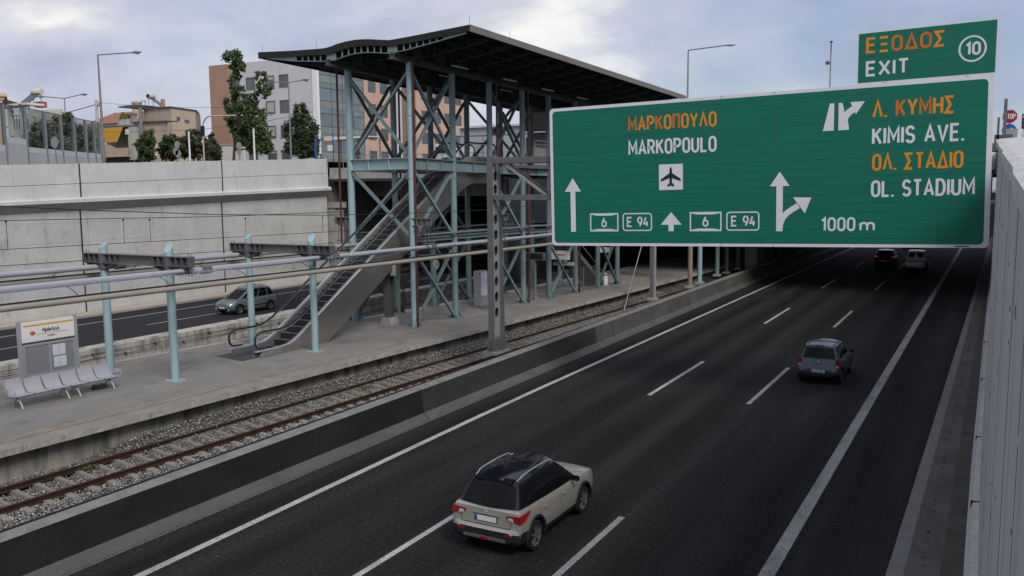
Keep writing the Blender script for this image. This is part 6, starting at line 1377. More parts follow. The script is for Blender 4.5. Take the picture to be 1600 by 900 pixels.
# ---- noise barrier
NBR = thing('noise_barrier', 'glass noise barrier on white base panels with black bird stickers along the upper street', 'barrier', (-61, 41, tz(41)))
posts = [(-51.9, 29.8), (-54.66, 33.21), (-57.01, 36.1), (-59.4, 39.05), (-61.66, 41.82), (-63.63, 44.25), (-65.56, 46.63), (-67.07, 48.48), (-68.11, 49.76)]
btop = lambda y: interp([(30, 13.3), (34, 13.62), (49.8, 13.98)], y)
bmid = lambda y: interp([(30, 11.0), (36, 11.45), (36.1, 11.0), (49.8, 11.35)], y)
for i, (x, y) in enumerate(posts[1:]):
    m = MB(NBR); m.box(x-.10, x+.10, y-.09, y+.09, tz(y)-.5, btop(y)); m.build('post', galv, NBR)
for i, (a, b) in enumerate(zip(posts, posts[1:])):
    d = Vector((b[0]-a[0], b[1]-a[1], 0)).normalized(); n = Vector((-d.y, d.x, 0)); A = Vector((*a, 0))+d*.11; B = Vector((*b, 0))-d*.11
    zm = 11.55 if i == 1 else 10.98+.014*(b[1]-34)*1.3; za = zm
    def slab(w, z0, z1, z0b, z1b, nm, mat): 
        m = MB(NBR); m.hexa([A-n*w+Vector((0, 0, z0)), B-n*w+Vector((0, 0, z0b)), B+n*w+Vector((0, 0, z0b)), A+n*w+Vector((0, 0, z0))], [A-n*w+Vector((0, 0, z1)), B-n*w+Vector((0, 0, z1b)), B+n*w+Vector((0, 0, z1b)), A+n*w+Vector((0, 0, z1))]); return m.build(nm, mat, NBR)
    slab(.07, tz(a[1])-.4, zm-.42, tz(b[1])-.4, zm-.40, 'base_panel', conc_upper); slab(.05, zm-.40, zm, zm-.38, zm+.02, 'base_panel', white_paint)
    m = MB(NBR); m.add([A+Vector((0, 0, zm)), B+Vector((0, 0, zm+.02)), B+Vector((0, 0, btop(b[1])-.02)), A+Vector((0, 0, btop(a[1])-.02))], [(0, 1, 2, 3)]); g = m.build('glass_panel', barrier_glass, NBR)
    m = MB(NBR); m.bar(A+Vector((0, 0, btop(a[1]))), B+Vector((0, 0, btop(b[1]))), .05, .05); m.build('top_rail', steel_dk, NBR)
    c = A.lerp(B, .45)-n*.02+Vector((0, 0, lerp(zm, btop(b[1]), .78))); s_ = .30; t = random.uniform(-.5, .9)
    def bp(u, v): u, v = u*math.cos(t)-v*math.sin(t), u*math.sin(t)+v*math.cos(t); return c+d*(u*s_)+Vector((0, 0, v*s_))
    m = MB(NBR); m.add([bp(*p) for p in ((-1, .15), (-.35, .22), (.0, .05), (.9, .45), (.35, -.12), (.25, -.5), (-.1, -.15))], [tuple(range(7))]); m.build('bird_sticker', black_m, g)

# ---- posts, lamps, signs along the upper street
def head(m, p, d, L_=.75):
    p = Vector(p); d = Vector(d).normalized(); s = d.cross(Vector((0, 0, 1))).normalized(); r = []
    m.hexa([p-s*.06-Vector((0, 0, .06)), p+d*L_*.45-s*.17-Vector((0, 0, .12)), p+d*L_*.45+s*.17-Vector((0, 0, .12)), p+s*.06-Vector((0, 0, .06))], [p-s*.06+Vector((0, 0, .06)), p+d*L_*.45-s*.15+Vector((0, 0, .10)), p+d*L_*.45+s*.15+Vector((0, 0, .10)), p+s*.06+Vector((0, 0, .06))])
    m.hexa([p+d*L_*.45-s*.17-Vector((0, 0, .12)), p+d*L_-s*.09-Vector((0, 0, .05)), p+d*L_+s*.09-Vector((0, 0, .05)), p+d*L_*.45+s*.17-Vector((0, 0, .12))], [p+d*L_*.45-s*.15+Vector((0, 0, .10)), p+d*L_-s*.08+Vector((0, 0, .03)), p+d*L_+s*.08+Vector((0, 0, .03)), p+d*L_*.45+s*.15+Vector((0, 0, .10))])
def lamp(x, y, z0, z1, arms, lab, rise=.15, r=.09, k=1.0):
    t = thing('street_lamp', lab, 'street lamp', (x, y, z0), group='street lamps')
    m = MB(); m.tube((0, 0, 0), (0, 0, z1-z0), r*1.25, 10, r*.7); m.build('pole', galv, t, smooth=True)
    for dx, dy in arms:
        m = MB(); e_ = Vector((dx, dy, z1-z0+rise)); m.tube((0, 0, z1-z0-.02), e_, .045*k, 8); m.build('arm', galv, t, smooth=True)
        m = MB(); head(m, e_, (dx, dy, .05), .8*k); m.build('lamp_head', steel_mid, t, bevel=.02)
        m = MB(); d = Vector((dx, dy, 0)).normalized(); c = e_+d*.5*k-Vector((0, 0, .12)); m.lathe([(.001, -.09), (.1, -.06), (.13, 0)], c=c, n=10); m.build('lens', lamp_clear, t)
    return t
lamp(-70.7, 52, tz(52), 20.25, [(3.3, 1.0)], 'tall single-arm street lamp at the end of the glass noise barrier', rise=.05, r=.11, k=1.15)
lamp(-102.1, 70, 10.3, 19.7, [(-3.2, -.6), (2.5, .5)], 'double-arm street lamp behind the bushes at the left', rise=.35, k=1.3)
lamp(-61.15, 66, tz(66), 18.6, [(-1.9, -.2), (1.5, .3)], 'double-arm street lamp in front of the grey office wall', rise=.15, r=.08)
lamp(-37.4, 120, 8, 26.9, [(4.8, 1)], 'street lamp reaching over the top edge of the big green sign', rise=.35, r=.14, k=1.9)
lamp(-18.5, 120, 8, 25.0, [(.3, -1.9)], 'street lamp seen end-on above the sign, left of the exit panel', rise=1.0, r=.1, k=1.5)
m = MB((-18.9, 119.6, 23.6)); m.lathe([(.001, -.25), (.25, -.15), (.28, .1), (.15, .25), (.001, .3)], c=(-18.8, 119.6, 23.7), n=10); m.bar((-18.8, 119.6, 23.7), (-18.5, 120, 23.9), .08, .08); tag(m.build('floodlight', steel_dk), 'small dark floodlight fixed to the end-on street lamp', 'floodlight')
UP = thing('utility_pole', 'pale concrete utility pole with a cable running down to the left', 'utility pole', (-96.0, 70, 10.3)); m = MB(); m.tube((0, 0, 0), (0, 0, 8.9), .26, 10, .17); m.build('pole', lgr, UP, smooth=True); m = MB(); m.box(-.1, .7, -.05, .05, 8.1, 8.25); m.tube((.6, 0, 8.2), (.6, 0, 8.5), .07, 8); m.build('bracket', steel_dk, UP)
wire([(-96.2, 70, 18.6), (-102, 66, 16.6), (-110, 62, 15)], .05, 'thick black cable sloping down from the utility pole'); wire([(-96, 70, 18.9), (-90, 73, 18.2), (-80, 76, 17.9)], .02, 'thin cable from the utility pole to the beige house')
wire([(-112, 74, 16.2), (-92, 71.5, 15.2), (-78, 70, 14.9), (-66, 68, 15.2), (-58, 66, 15.6)], .022, 'cable slung across the upper street in front of the houses')
for i, (px, y) in enumerate(((-71.0, 62), (-62.6, 62.5), (-81.7, 60))):
    x = px; t = thing('white_post', ('plain white post rising behind the parapet by the round signs', 'plain white post in front of the grey office wall', 'white post at the end of the noise barrier')[i], 'post', (x, y, tz(y)-.3)); m = MB(); m.tube((0, 0, 0), (0, 0, 3.7), .09, 10); m.build('shaft', white_paint, t, smooth=True); m = MB(); m.tube((0, 0, 3.7), (0, 0, 3.78), .10, 10); m.build('cap', galv, t)
def rsign(x, y, z, rs, lab):
    t = thing('round_sign', lab, 'road sign', (x, y, z), group='round road signs seen from behind'); m = MB(); m.tube((0, 0, 0), (0, 0, rs[-1][1]), .04, 8); m.build('pole', galv, t)
    for dx, h, r in rs: m = MB(); m.lathe([(.001, -.06), (r, -.06), (r, -.03), (.001, -.03)], c=(dx, 0, h), axis='y', n=20); m.build('disc', sign_back, t)
rsign(-56.0, 37.5, tz(38), [(0, 1.75, .40)], 'grey round sign back in front of the noise barrier')
rsign(-73.9, 63, tz(63), [(.1, 1.3, .42), (-.25, 1.55, .40), (0, 2.25, .38)], 'cluster of three round sign backs before the dark trees')
rsign(-64.7, 62.6, tz(62), [(0, 1.25, .30), (0, 1.85, .36)], 'two round sign backs on one pole in front of the tall tree')
AL = thing('arched_lamp', 'red and white striped signal mast arching over to a dark traffic light', 'traffic light', (-71.2, 64, tz(64)))
m = MB(); pts = [(0, 0, 0), (0, 0, 3.6)]+[(1.2-1.2*math.cos(R(a)), 0, 3.9+1.15*math.sin(R(a))) for a in range(10, 95, 14)]+[(5.4, .3, 4.95)]; m.path(pts, .075, 8, up=(0, 1, .001)); m.build('mast', M('faded_red_white', (.50, .36, .30), .6, var=.25, scale=1.4, stretch=(.2, .2, 3)), AL, smooth=True)
for p in ((0, 0, 3.6), (5.2, .3, 4.5)): m = MB(); m.box(p[0]-.15, p[0]+.15, -.2, .12, p[2]-.5, p[2]+.5); h = m.build('signal_box', black_m, AL); m = MB(); m.lathe([(.001, -.22), (.09, -.22)], c=(p[0], 0, p[2]+.25), axis='y', n=12); m.build('lens', steel_dk, h)
# bus stop on the bridge
BS = thing('bus_shelter', 'bus shelter with curved pale roof on the bridge behind the first station column', 'bus shelter', (-53, 66, 9.95))
m = MB(); m.prism([(-2.6, 2.75), (2.7, 2.9), (2.7, 3.0), (-2.3, 3.1), (-2.6, 2.95)], -.7, .9); m.build('roof', white_paint, BS, bevel=.03)
for x in (-2.3, -.2, 2.4): m = MB(); m.box(x-.05, x+.05, .6, .7, 0, 2.8); m.build('post', galv, BS)
m = MB(); m.add([(-2.3, .65, .3), (2.4, .65, .3), (2.4, .65, 2.6), (-2.3, .65, 2.6)], [(0, 1, 2, 3)]); m.build('glass', clear, BS)
m = MB(); m.box(-.9, .3, .2, .3, .2, 1.7); m.build('advert_panel', M('dark_advert', (.10, .06, .05), .4, var=.6, scale=2), BS)
BB = thing('blue_banner', 'tall blue curved sign post at the end of the parapet', 'sign', (-55.3, 63, 10.3)); m = MB(); m.path([(.15, 0, 0), (.1, 0, .6), (.0, 0, 1.2), (.05, 0, 2.4), (.2, 0, 2.7)], .13, 8, up=(0, 1, .001)); m.build('panel', M('banner_blue', (.03, .07, .20), .5, var=.1), BB); m = MB(); m.box(.05, .6, -.1, .1, 0, .3); m.build('foot', plate_blue, BB)
IB = thing('stop_board', 'white and brown bus stop board on a blue pole beside the shelter', 'sign', (-53.9, 63.2, 10.2)); m = MB(); m.tube((.55, 0, 0), (.55, 0, 3.0), .05, 8); m.build('pole', plate_blue, IB); m = MB(); m.box(-.5, .4, -.04, .04, 2.35, 2.75); m.build('upper_board', creamw, IB); m = MB(); m.box(-.55, .1, -.05, .03, 1.95, 2.3); m.build('middle_board', brownr, IB); m = MB(); m.box(-.1, .45, -.05, .04, 1.4, 1.95); m.build('lower_board', white_paint, IB)
RLG = thing('bridge_railing', 'grey steel railing along the overpass edge by the bus stop', 'railing', (-45, 61, 9.95))
m = MB()
for i in range(14): m.box(-6.5+i*1.6-.025, -6.5+i*1.6+.025, i*.2-.85, i*.2-.8, 0, 1.0)
m.bar((-6.5, -.85, 1.0), (14.3, 1.8, 1.0), .05, .05); m.bar((-6.5, -.85, .55), (14.3, 1.8, .55), .03, .03); m.build('rails', galv, RLG)
# cars and kiosks glimpsed through the station
KB = thing('ticket_hall', 'grey metal-clad hall behind the top of the escalator', 'building', (-42, 76, 10)); m = MB(KB); m.box(-47.5, -34.5, 76, 88, 9.3, 14.1); m.build('cladding', M('metal_cladding', (.33, .34, .365), .6, var=.05), KB); m = MB(KB)
for x in np.arange(-47, -34.5, 2.2): m.box(x, x+.05, 75.96, 76.0, 9.3, 13.3)
m.box(-47.5, -34.5, 75.95, 76, 13.3, 13.36); m.build('seam', steel_mid, KB); m = MB(KB); m.box(-47.7, -34.3, 75.7, 88, 14.1, 14.3); m.build('roof', bgrey, KB)
DB = thing('dark_kiosk', 'dark box kiosk with a rounded grey hall below it on the station deck', 'kiosk', (-32.6, 66, 10)); m = MB(DB); m.box(-34.6, -31.6, 65.5, 66.5, 12.8, 14.6); m.build('sign_box', black_m, DB); m = MB(DB); m.prism([(-35, 9.4), (-30, 9.4), (-30, 12.4), (-31, 12.7), (-34, 12.7), (-35, 12.3)], 66.6, 72); m.build('hall', conc_dark, DB); m = MB(DB)
for x in np.arange(-34.5, -30, .9): m.box(x, x+.04, 66.55, 66.6, 9.4, 12.3)
m.build('seam', steel_dk, DB)
PK = thing('parked_van', 'white delivery van parked on the bridge seen between the station columns', 'van', (-45.6, 72, 10)); m = MB(); m.box(-1.1, 1.1, -2, 2, .4, 2.3); m.build('body', whitep, PK, bevel=.1); m = MB(); m.box(-.9, .9, -2.02, -1.9, 1.4, 2.0); m.build('windscreen', carglass, PK)
for sx in (-1, 1):
    for sy in (-1.3, 1.3): m = MB(); m.lathe([(.001, -.1), (.33, -.1), (.33, .1), (.001, .1)], c=(sx*.95, sy, .33), axis='x', n=16); m.build('wheel', tyre_m, PK)
# seated person at the parapet end
def person(loc, rz, pose, label, skin_col, top, trou):
    T = thing('person', label, 'person', loc, rz)
    J, E_ = pose
    me = bpy.data.meshes.new('body'); me.from_pydata([j[:3] for j in J], E_, []); o = bpy.data.objects.new('body', me); COL.objects.link(o)
    sk = o.modifiers.new('s', 'SKIN'); sk.use_smooth_shade = True
    for v, j in zip(me.skin_vertices[0].data, J): v.radius = (j[3], j[3])
    me.skin_vertices[0].data[0].use_root = True
    o.modifiers.new('d', 'SUBSURF').levels = 1
    bpy.context.view_layer.update(); d = bpy.context.evaluated_depsgraph_get(); nm = bpy.data.meshes.new_from_object(o.evaluated_get(d)); o.modifiers.clear(); o.data = nm
    nm.materials.clear()
    for mt in (top, trou, skin_col): nm.materials.append(mt)
    for p in nm.polygons: p.material_index = 2 if p.center.z > 1.12 or (p.center.y < -.38 and p.center.z > .62) else 0 if p.center.z > .52 else 1
    o.parent = T; 
    m = MB(); m.lathe([(.001, 1.36), (.07, 1.345), (.10, 1.29), (.105, 1.22), (.09, 1.18)], c=(0, .015, 0), n=12); m.build('hair', black_m, T, smooth=True); return T
sit = ([(0, 0, .50, .14), (0, .02, .72, .13), (0, 0, .95, .15), (0, 0, 1.08, .06), (0, -.02, 1.22, .095), (.1, -.05, .48, .085), (.12, -.45, .50, .065), (.12, -.45, .06, .045), (.12, -.58, .03, .04), (-.1, -.05, .48, .085), (-.12, -.45, .50, .065), (-.12, -.45, .06, .045), (-.12, -.58, .03, .04),
         (.2, 0, .96, .06), (.25, -.08, .72, .045), (.12, -.36, .66, .035), (-.2, 0, .96, .06), (-.25, -.08, .72, .045), (-.12, -.36, .66, .035)],
       [(0, 1), (1, 2), (2, 3), (3, 4), (0, 5), (5, 6), (6, 7), (7, 8), (0, 9), (9, 10), (10, 11), (11, 12), (2, 13), (13, 14), (14, 15), (2, 16), (16, 17), (17, 18)])
person((-54.0, 62.2, 9.95), .9, sit, 'seated person in dark clothes on a seat at the bus stop by the parapet end', M('skin', (.42, .25, .18), .6), M('dark_top', (.07, .07, .10), .8), M('grey_trousers', (.16, .16, .17), .85))
st_ = thing('bus_stop_seat', 'small grey bench under the seated person at the bus stop', 'bench', (-54.0, 62.25, 9.95), .9); m = MB(); m.box(-.5, .5, -.2, .2, .34, .38); m.build('seat', galv, st_)
for x in (-.4, .4): m = MB(); m.box(x-.03, x+.03, -.15, .15, 0, .34); m.build('leg', galv, st_)

# ---- right street: STOP sign, blue arrow, traffic light
RS = thing('stop_sign', 'red STOP sign over a blue round arrow sign on one pole above the right wall', 'road sign', (1.02, 62, 10.2)); m = MB(); m.tube((0, .1, -.4), (0, .1, 2.2), .045, 8); m.build('pole', galv, RS)
m = MB(); m.prism([(.42*math.cos(R(a+22.5)), 1.92+.42*math.sin(R(a+22.5))) for a in range(0, 360, 45)], -.02, 0); m.build('red_octagon', M('stop_red', (.27, .015, .018), .5, var=.05), RS)
m = MB(); m.prism([(.40*math.cos(R(a)), 1.07+.40*math.sin(R(a))) for a in range(0, 360, 18)], -.02, 0); m.build('blue_disc', M('sign_blue', (.012, .09, .34), .5, var=.05), RS)
l = Lettering(-.024); l.text('STOP', -.30, .32, 1.76, .32, .17); l.ribbon([(-.18, .90), (-.18, 1.12), (.12, 1.12)], .08); l.poly([(.08, 1.26), (.08, .98), (.30, 1.12)]); l.build('white_lettering', sign_white, RS)
SP = thing('grey_signpost', 'thick grey post with a plate back standing before the STOP sign', 'post', (.72, 56, 9.6)); m = MB(); m.box(-.11, .06, -.05, .05, 0, 3.1); m.build('post', steel_mid, SP); m = MB(); m.box(-.02, .62, .06, .09, .6, 1.45); m.build('plate_back', sign_back, SP)
TLR = thing('traffic_light', 'traffic light showing red at the right picture edge', 'traffic light', (1.84, 62, 10.2)); m = MB(); m.tube((0, .1, -.4), (0, .1, 1.3), .06, 8); m.build('pole', white_paint, TLR); m = MB(); m.box(-.17, .17, -.02, .2, 1.15, 2.05); h = m.build('housing', black_m, TLR, bevel=.02); m = MB(); m.lathe([(.001, -.06), (.10, -.05), (.12, -.021)], c=(0, 0, 1.87), axis='y', n=16); m.build('red_lens', M('red_signal', (.5, .02, .02), .3, emit=(1, .05, .03), estr=1.6), h); m = MB()
for z in (1.6, 1.33): m.lathe([(.001, -.04), (.11, -.021)], c=(0, 0, z), axis='y', n=16)
m.build('dark_lens', steel_dk, h)
DR = thing('dark_gantry', 'dark boxes and rails on the street just right of the big sign edge', 'railing', (.5, 50, 9.0)); m = MB(); m.box(-.3, .5, 0, .2, 1.0, 1.45); m.box(-.2, -.1, 0, .1, -.5, 2.3); m.build('box', steel_dk, DR); m = MB()
for z in (.2, .5, .8): m.bar((-.3, 0, z), (.4, 0, z), .06, .06)
m.build('rail', steel_mid, DR)
CP = thing('white_cabinet', 'pale roadside cabinet below the traffic light', 'cabinet', (1.9, 60, 9.9)); m = MB(); m.box(-.25, .4, -.2, .2, -.4, 1.1); m.build('case', white_paint, CP, bevel=.02); m = MB(); m.box(-.2, .35, -.215, -.2, .0, 1.0); m.build('door', creamw, CP)

# ================================================================== TREES
def leafmat(name, a, b):
    m = bpy.data.materials.new(name); m.use_nodes = True; nt = m.node_tree; bs = nt.nodes['Principled BSDF']; bs.inputs['Roughness'].default_value = .6; bs.inputs['Specular IOR Level'].default_value = .25
    at = nt.nodes.new('ShaderNodeAttribute'); at.attribute_name = 'tone'; r = nt.nodes.new('ShaderNodeValToRGB'); r.color_ramp.elements[0].color = (*a, 1); r.color_ramp.elements[1].color = (*b, 1)
    nt.links.new(at.outputs['Fac'], r.inputs[0]); nt.links.new(r.outputs[0], bs.inputs['Base Color']); return m
def crown(parent, blobs, n, size, mat, name='crown', stretch=1.6):
    o0 = np.array(parent.location); P = []; T_ = []
    vol = np.array([b[3]*b[4]*b[5] for b in blobs]); cnt = np.maximum(20, (n*vol**.75/np.sum(vol**.75)).astype(int))
    for (x, y, z, rx, ry, rz), c in zip(blobs, cnt):
        nc = max(6, c//48); d = RNG.normal(size=(nc, 3)); d /= np.linalg.norm(d, axis=1)[:, None]; cc = d*(RNG.uniform(.35, 1.0, (nc, 1))**.6)*np.array([rx, ry, rz])+np.array([x, y, z])
        k = RNG.integers(0, nc, c); s = min(rx, ry, rz)*.17
        P.append(cc[k]+RNG.normal(0, s, (c, 3))); T_.append((RNG.uniform(.0, 1, nc)[k]*.6+RNG.uniform(0, .4, c)))
    P = np.concatenate(P); T_ = np.concatenate(T_); n = len(P)
    A = RNG.normal(size=(n, 3)); A /= np.linalg.norm(A, axis=1)[:, None]; B = np.cross(A, RNG.normal(size=(n, 3))); B /= np.linalg.norm(B, axis=1)[:, None]
    s = size*RNG.uniform(.6, 1.4, (n, 1)); V = np.stack([P-A*s*stretch*.5, P+B*s*.42, P+A*s*stretch*.5, P-B*s*.42], 1)-o0
    me = bpy.data.meshes.new(name); me.vertices.add(n*4); me.vertices.foreach_set('co', V.reshape(-1).astype(np.float32)); me.loops.add(n*4); me.loops.foreach_set('vertex_index', np.arange(n*4, dtype=np.int32)); me.polygons.add(n); me.polygons.foreach_set('loop_start', np.arange(0, n*4, 4, dtype=np.int32))
    at = me.attributes.new('tone', 'FLOAT', 'FACE'); at.data.foreach_set('value', T_.astype(np.float32)); me.update(calc_edges=True); me.validate(); me.materials.append(mat)
    o = bpy.data.objects.new(name, me); COL.objects.link(o); o.parent = parent; return o
bark = M('bark', (.09, .07, .055), .95, var=.3, scale=4, stretch=(1, 1, .3), bump=.4, bscale=12)
lf_dark = leafmat('leaf_dark', (.016, .027, .014), (.075, .10, .045)); lf_mid = leafmat('leaf_mid', (.022, .038, .014), (.105, .14, .05)); lf_olive = leafmat('leaf_olive', (.07, .085, .07), (.24, .26, .21)); lf_red = leafmat('leaf_bush', (.025, .028, .018), (.10, .105, .06)); lf_flower = leafmat('flower_white', (.25, .2, .18), (.65, .6, .58)); lf_yel = leafmat('flower_yellow', (.09, .10, .02), (.42, .30, .04))
def tree(name, label, cat, x, y, z, limbs, blobs, n, size, mat, r=.16, group=None, stretch=1.6):
    t = thing(name, label, cat, (x, y, z), group=group); m = MB(t)
    top = max(b[2] for b in blobs)
    m.tube((x, y, z-.4), (x+limbs[0][0], y, z+limbs[0][1]), r, 9, r*.6)
    for a, b in zip(limbs, limbs[1:]): m.tube((x+a[0], y, z+a[1]), (x+b[0], y+.05, z+b[1]), r*.6, 8, r*.35)
    for b in blobs: m.tube((x+limbs[0][0], y, z+limbs[0][1]*.9), (b[0], b[1], b[2]), r*.35, 6, r*.12)
    m.build('trunk', bark, t, smooth=True); crown(t, blobs, n, size, mat, stretch=stretch); return t
# tall pruned tree with a separate tuft on top
x, y = -75.5, 72; z = tz(72)
tree('tall_tree', 'tall pruned tree with tufts of leaves at separate heights in front of the office block', 'tree', x, y, z, [(.3, 2.2), (.9, 6.5), (.7, 10.5), (.6, 12.0)],
     [(-74.9, 72, 23.4-.6, .95, .9, .8), (-74.3, 72, 22.6, .85, .8, .9), (-73.9, 72, 21.7, .7, .7, .75), (-74.7, 72, 21.4, .6, .6, .6), (-70.8, 72, 20.3, .65, .6, 1.1), (-70.4, 72.3, 19.0, .75, .7, .9), (-75.2, 72, 20.3, .3, .3, .7), (-75.0, 72, 19.2, .45, .4, .6), (-72.0, 72, 18.2, .45, .4, .6), (-71.4, 72, 18.4, .4, .4, .6), (-75.4, 72, 17.8, .8, .7, .9), (-75.0, 72, 15.2, .8, .8, .9), (-72.6, 72, 12.6, .7, .7, .7), (-74.2, 72, 20.8, .4, .4, .6), (-74.0, 72, 18.4, .9, .9, 1.1), (-73.0, 72, 17.3, 1.1, 1.0, 1.1), (-74.6, 72, 16.6, 1.3, 1.1, 1.2), (-72.0, 72, 16.0, 1.5, 1.2, 1.4), (-73.8, 72, 14.6, 1.0, 1, 1.2), (-71.2, 72, 14.5, 1.3, 1.2, 1.4), (-71.0, 72.2, 13.0, 1.0, 1, 1.0), (-73.3, 72.4, 13.4, .9, .9, .9)], 17000, .20, lf_mid, .22)
tree('dense_tree', 'dense dark pointed tree between the grey wall and the glass corner of the office block', 'tree', -63.4, 70, tz(70), [(0, 1.6), (.1, 3.6), (.1, 5)],
     [(-63.2, 70, 16.6, .65, .6, .9), (-63.3, 70, 15.5, 1.0, .9, 1.0), (-62.6, 70, 14.4, 1.2, 1.0, 1.1), (-64.3, 70, 14.2, 1.1, 1.0, 1.2), (-62.2, 70, 13.2, 1.2, 1.0, 1.0), (-64.4, 70, 12.8, 1.2, 1.0, 1.1), (-63.2, 70, 12.4, 1.4, 1.2, 1.0), (-61.7, 70, 12.2, .8, .8, .8)], 12500, .18, lf_dark, .14)
BUSH = [(-84.9, 68, 13.2, 1.5, 'leafy round tree below the beige house wall', lf_mid, 1.0), (-82.9, 69, 12.8, 1.2, 'small leafy tree right of the round tree', lf_dark, .8), (-80.7, 68, 13.0, 1.3, 'dark conifer-like tree under the white shutters', lf_dark, 1.0), (-78.4, 69, 12.9, 1.3, 'dark bushy tree by the round sign backs', lf_dark, 1.0), (-76.0, 66.5, 13.2, 1.35, 'tall dark shrub left of the arched signal mast', lf_red, 1.1), (-73.6, 67, 12.9, 1.5, 'broad dark shrub under the tall tree', lf_red, 1.0), (-72.2, 66, 12.2, .9, 'lower shrub beside the trunk of the tall tree', lf_red, .8)]
for i, (x, y, zc, r, lb, mt, k) in enumerate(BUSH):
    bl_ = [(x+RNG.uniform(-.5, .5)*r, y+RNG.uniform(-.4, .4)*r, zc+RNG.uniform(-.75, .75)*r*k, r*RNG.uniform(.45, .7), r*.6, r*RNG.uniform(.45, .7)) for _ in range(7)]
    tree('street_tree', lb, 'tree', x, y, tz(y), [(0, .9), (.1, 1.8)], bl_, 4200, .19, mt, .1, 'small trees and shrubs behind the parapet')
t = thing('flowering_shrub', 'shrub with white and pink flowers at the foot of the tall tree', 'shrub', (-71.8, 64.5, tz(64))); crown(t, [(-72.0, 64.5, 11.3, .9, .6, .5), (-71.2, 64.5, 11.2, .6, .5, .45)], 900, .12, lf_dark); crown(t, [(-71.9, 64.3, 11.35, .9, .6, .5), (-71.2, 64.3, 11.1, .5, .4, .4)], 420, .10, lf_flower, 'blossom')
OL = [(-74.0, 49, 12.3, 2.0, 'grey-green olive tree behind the second glass pane'), (-78.5, 51, 12.5, 1.9, 'grey-green olive tree behind the first glass pane'), (-74.0, 51, 12.4, 1.9, 'grey-green olive tree behind the third glass pane'), (-73.2, 51.5, 12.0, 1.6, 'low olive tree behind the fourth glass pane'), (-77.5, 53, 13.9, 1.5, 'bright green tree top rising over the noise barrier'), (-77.0, 54.5, 12.0, 1.2, 'small olive tree behind the narrow right-hand panes')]
for i, (x, y, zc, r, lb) in enumerate(OL):
    bl_ = [(x+RNG.uniform(-.6, .6)*r, y+RNG.uniform(-.5, .5)*r, zc+RNG.uniform(-.55, .55)*r, r*RNG.uniform(.45, .65), r*.55, r*RNG.uniform(.4, .6)) for _ in range(8)]
    tree('olive_tree', lb, 'tree', x, y, tz(y), [(0, 1.0), (.2, 2.0)], bl_, 3000, .17, lf_olive if i != 4 else lf_mid, .12, 'olive trees behind the noise barrier', 2.4)
crown(FP, [(-98.1, 75.4, 17.75, .8, .4, .5), (-97.5, 75.4, 17.5, .5, .4, .4)], 500, .14, lf_yel, 'foliage'); m = MB(FP); m.box(-98.9, -97.2, 75.2, 75.6, 16.4, 17.3); m.build('planter', lgr, FP)
for i, (x, y) in enumerate(((-43.3, 92), (-40.9, 93))):
    t = thing('palm_tree', ('pale palm trunk with hanging fronds seen through the station', 'second palm trunk just right of the other palm')[i], 'tree', (x, y, 10.3)); m = MB(t); m.tube((x, y, 10), (x, y, 17.2), .3, 10, .24); m.build('trunk', lgr, t, smooth=True)
    m = MB(t)
    for a in range(0, 360, 24):
        c, s_ = math.cos(R(a)), math.sin(R(a)); pts = [(x+c*u*1.8, y+s_*u*1.8, 17.2+.7*u-1.7*u*u) for u in np.linspace(0, 1, 6)]
        for p, q_ in zip(pts, pts[1:]): m.bar(p, q_, .28, .02)
    m.build('crown', M('palm_green', (.05, .075, .025), .7, var=.3, scale=6), t)

# ================================================================== LIGHT, SKY, CAMERA
sun_dir = Vector((.62, -.42, .70)).normalized()          # towards the sun
el = math.asin(sun_dir.z); az = math.atan2(sun_dir.x, sun_dir.y)
w = bpy.data.worlds.new('World'); S.world = w; w.use_nodes = True; nt = w.node_tree; N = nt.nodes; L = nt.links
bg = N['Background']; sky = N.new('ShaderNodeTexSky'); sky.sky_type = 'NISHITA'; sky.sun_disc = False; sky.sun_elevation = el; sky.sun_rotation = az; sky.altitude = 150; sky.air_density = 1.0; sky.dust_density = 1.5; sky.ozone_density = 1.5
tc = N.new('ShaderNodeTexCoord'); sp_ = N.new('ShaderNodeSeparateXYZ'); L.new(tc.outputs['Generated'], sp_.inputs[0])
def math_(op, a, b=None, c=None):
    n = N.new('ShaderNodeMath'); n.operation = op
    for k, v in enumerate((a, b, c)):
        if v is None: continue
        if isinstance(v, (int, float)): n.inputs[k].default_value = v
        else: L.new(v, n.inputs[k])
    return n.outputs[0]
zz_ = math_('MAXIMUM', sp_.outputs[2], 0.0); den = math_('ADD', zz_, .42)
cx_ = math_('DIVIDE', sp_.outputs[0], den); cy_ = math_('DIVIDE', sp_.outputs[1], den); cb = N.new('ShaderNodeCombineXYZ'); L.new(cx_, cb.inputs[0]); L.new(cy_, cb.inputs[1])
def wn(scale, det, dist, off):
    mp = N.new('ShaderNodeMapping'); mp.inputs['Location'].default_value = off; L.new(cb.outputs[0], mp.inputs[0]); n = N.new('ShaderNodeTexNoise'); n.inputs['Scale'].default_value = scale; n.inputs['Detail'].default_value = det; n.inputs['Roughness'].default_value = .55; n.inputs['Distortion'].default_value = dist; L.new(mp.outputs[0], n.inputs['Vector']); return n.outputs['Fac']
def ramp_(f, st):
    r = N.new('ShaderNodeValToRGB'); e = r.color_ramp.elements
    while len(e) < len(st): e.new(.5)
    for q, (p, c) in zip(e, st): q.position = p; q.color = (*c, 1)
    L.new(f, r.inputs[0]); return r.outputs[0]
n1 = wn(.9, 8, .3, CLOUD_OFF); n2 = wn(1.9, 9, .25, (15.7, 3.2, 0))
cloud = ramp_(n2, [(.33, (3.7, 4.0, 5.4)), (.45, (4.9, 5.2, 6.3)), (.54, (5.8, 5.95, 6.7)), (.63, (8.9, 8.7, 8.4))])
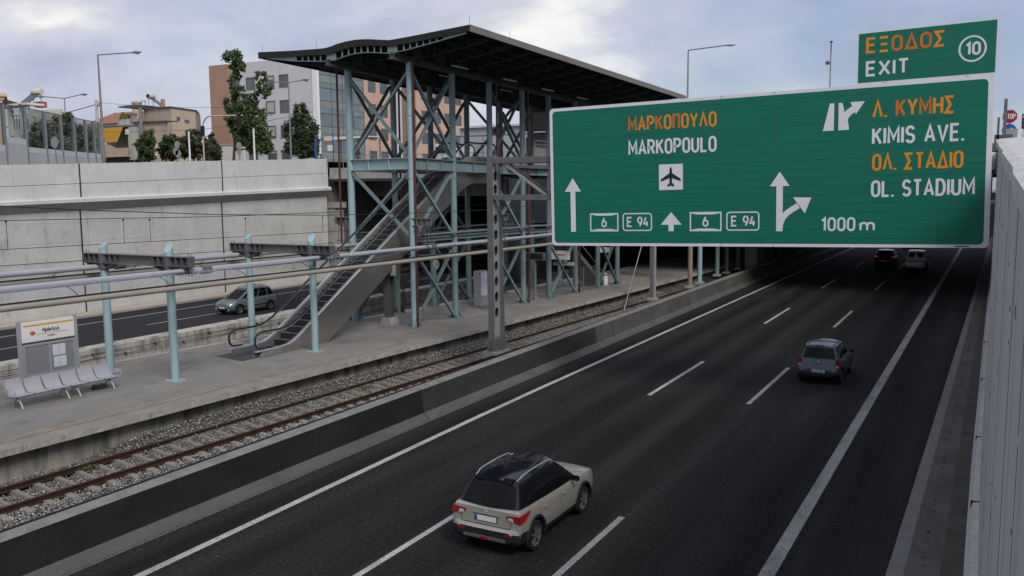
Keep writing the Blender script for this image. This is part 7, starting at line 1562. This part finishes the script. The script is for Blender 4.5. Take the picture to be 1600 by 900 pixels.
side = math_('ADD', math_('MULTIPLY', sp_.outputs[0], .62), math_('MULTIPLY', sp_.outputs[1], .45))   # slate-blue cloud bank ahead to the right, paler to the left
tint = ramp_(side, [(.02, (1, 1, 1)), (.30, (.90, .92, .97)), (.52, (.74, .79, .92))])
mt_ = N.new('ShaderNodeMix'); mt_.data_type = 'RGBA'; mt_.blend_type = 'MULTIPLY'; mt_.inputs[0].default_value = 1; L.new(cloud, mt_.inputs[6]); L.new(tint, mt_.inputs[7]); cloud = mt_.outputs[2]
mask = ramp_(n1, [(.40, (.55, .55, .55)), (.56, (1, 1, 1))])
mx = N.new('ShaderNodeMix'); mx.data_type = 'RGBA'; L.new(mask, mx.inputs[0]); L.new(sky.outputs[0], mx.inputs[6]); L.new(cloud, mx.inputs[7])
L.new(mx.outputs[2], bg.inputs['Color']); bg.inputs['Strength'].default_value = SKY_STR
sl = bpy.data.lights.new('sun', 'SUN'); sl.energy = SUN_STR; sl.angle = R(SUN_ANG); sl.color = (1, .955, .89)
so = bpy.data.objects.new('sun', sl); COL.objects.link(so); so.rotation_euler = sun_dir.to_track_quat('Z', 'Y').to_euler(); so.location = (60, 20, 60)
cam = bpy.data.cameras.new('camera'); co = bpy.data.objects.new('camera', cam); COL.objects.link(co); S.camera = co
cam.sensor_width = 36; cam.lens = 1350/1600*36; cam.clip_start = .1; cam.clip_end = 3000
yw, pt, ro = R(28.7), R(6.58), R(-.5)
fw = Vector((-math.sin(yw)*math.cos(pt), math.cos(yw)*math.cos(pt), -math.sin(pt))); rt = Vector((math.cos(yw), math.sin(yw), 0)); up = rt.cross(fw)
rt2 = rt*math.cos(ro)+up*math.sin(ro); up2 = -rt*math.sin(ro)+up*math.cos(ro)
co.matrix_world = Matrix((( rt2.x, up2.x, -fw.x, 0), (rt2.y, up2.y, -fw.y, 0), (rt2.z, up2.z, -fw.z, H), (0, 0, 0, 1)))
S.view_settings.view_transform = 'Standard'; S.view_settings.look = 'None'; S.view_settings.exposure = EXPO; S.view_settings.gamma = 1
S.render.engine = 'CYCLES'; S.cycles.use_denoising = True; S.cycles.max_bounces = 6; S.cycles.transparent_max_bounces = 12; S.cycles.caustics_reflective = False; S.cycles.caustics_refractive = False
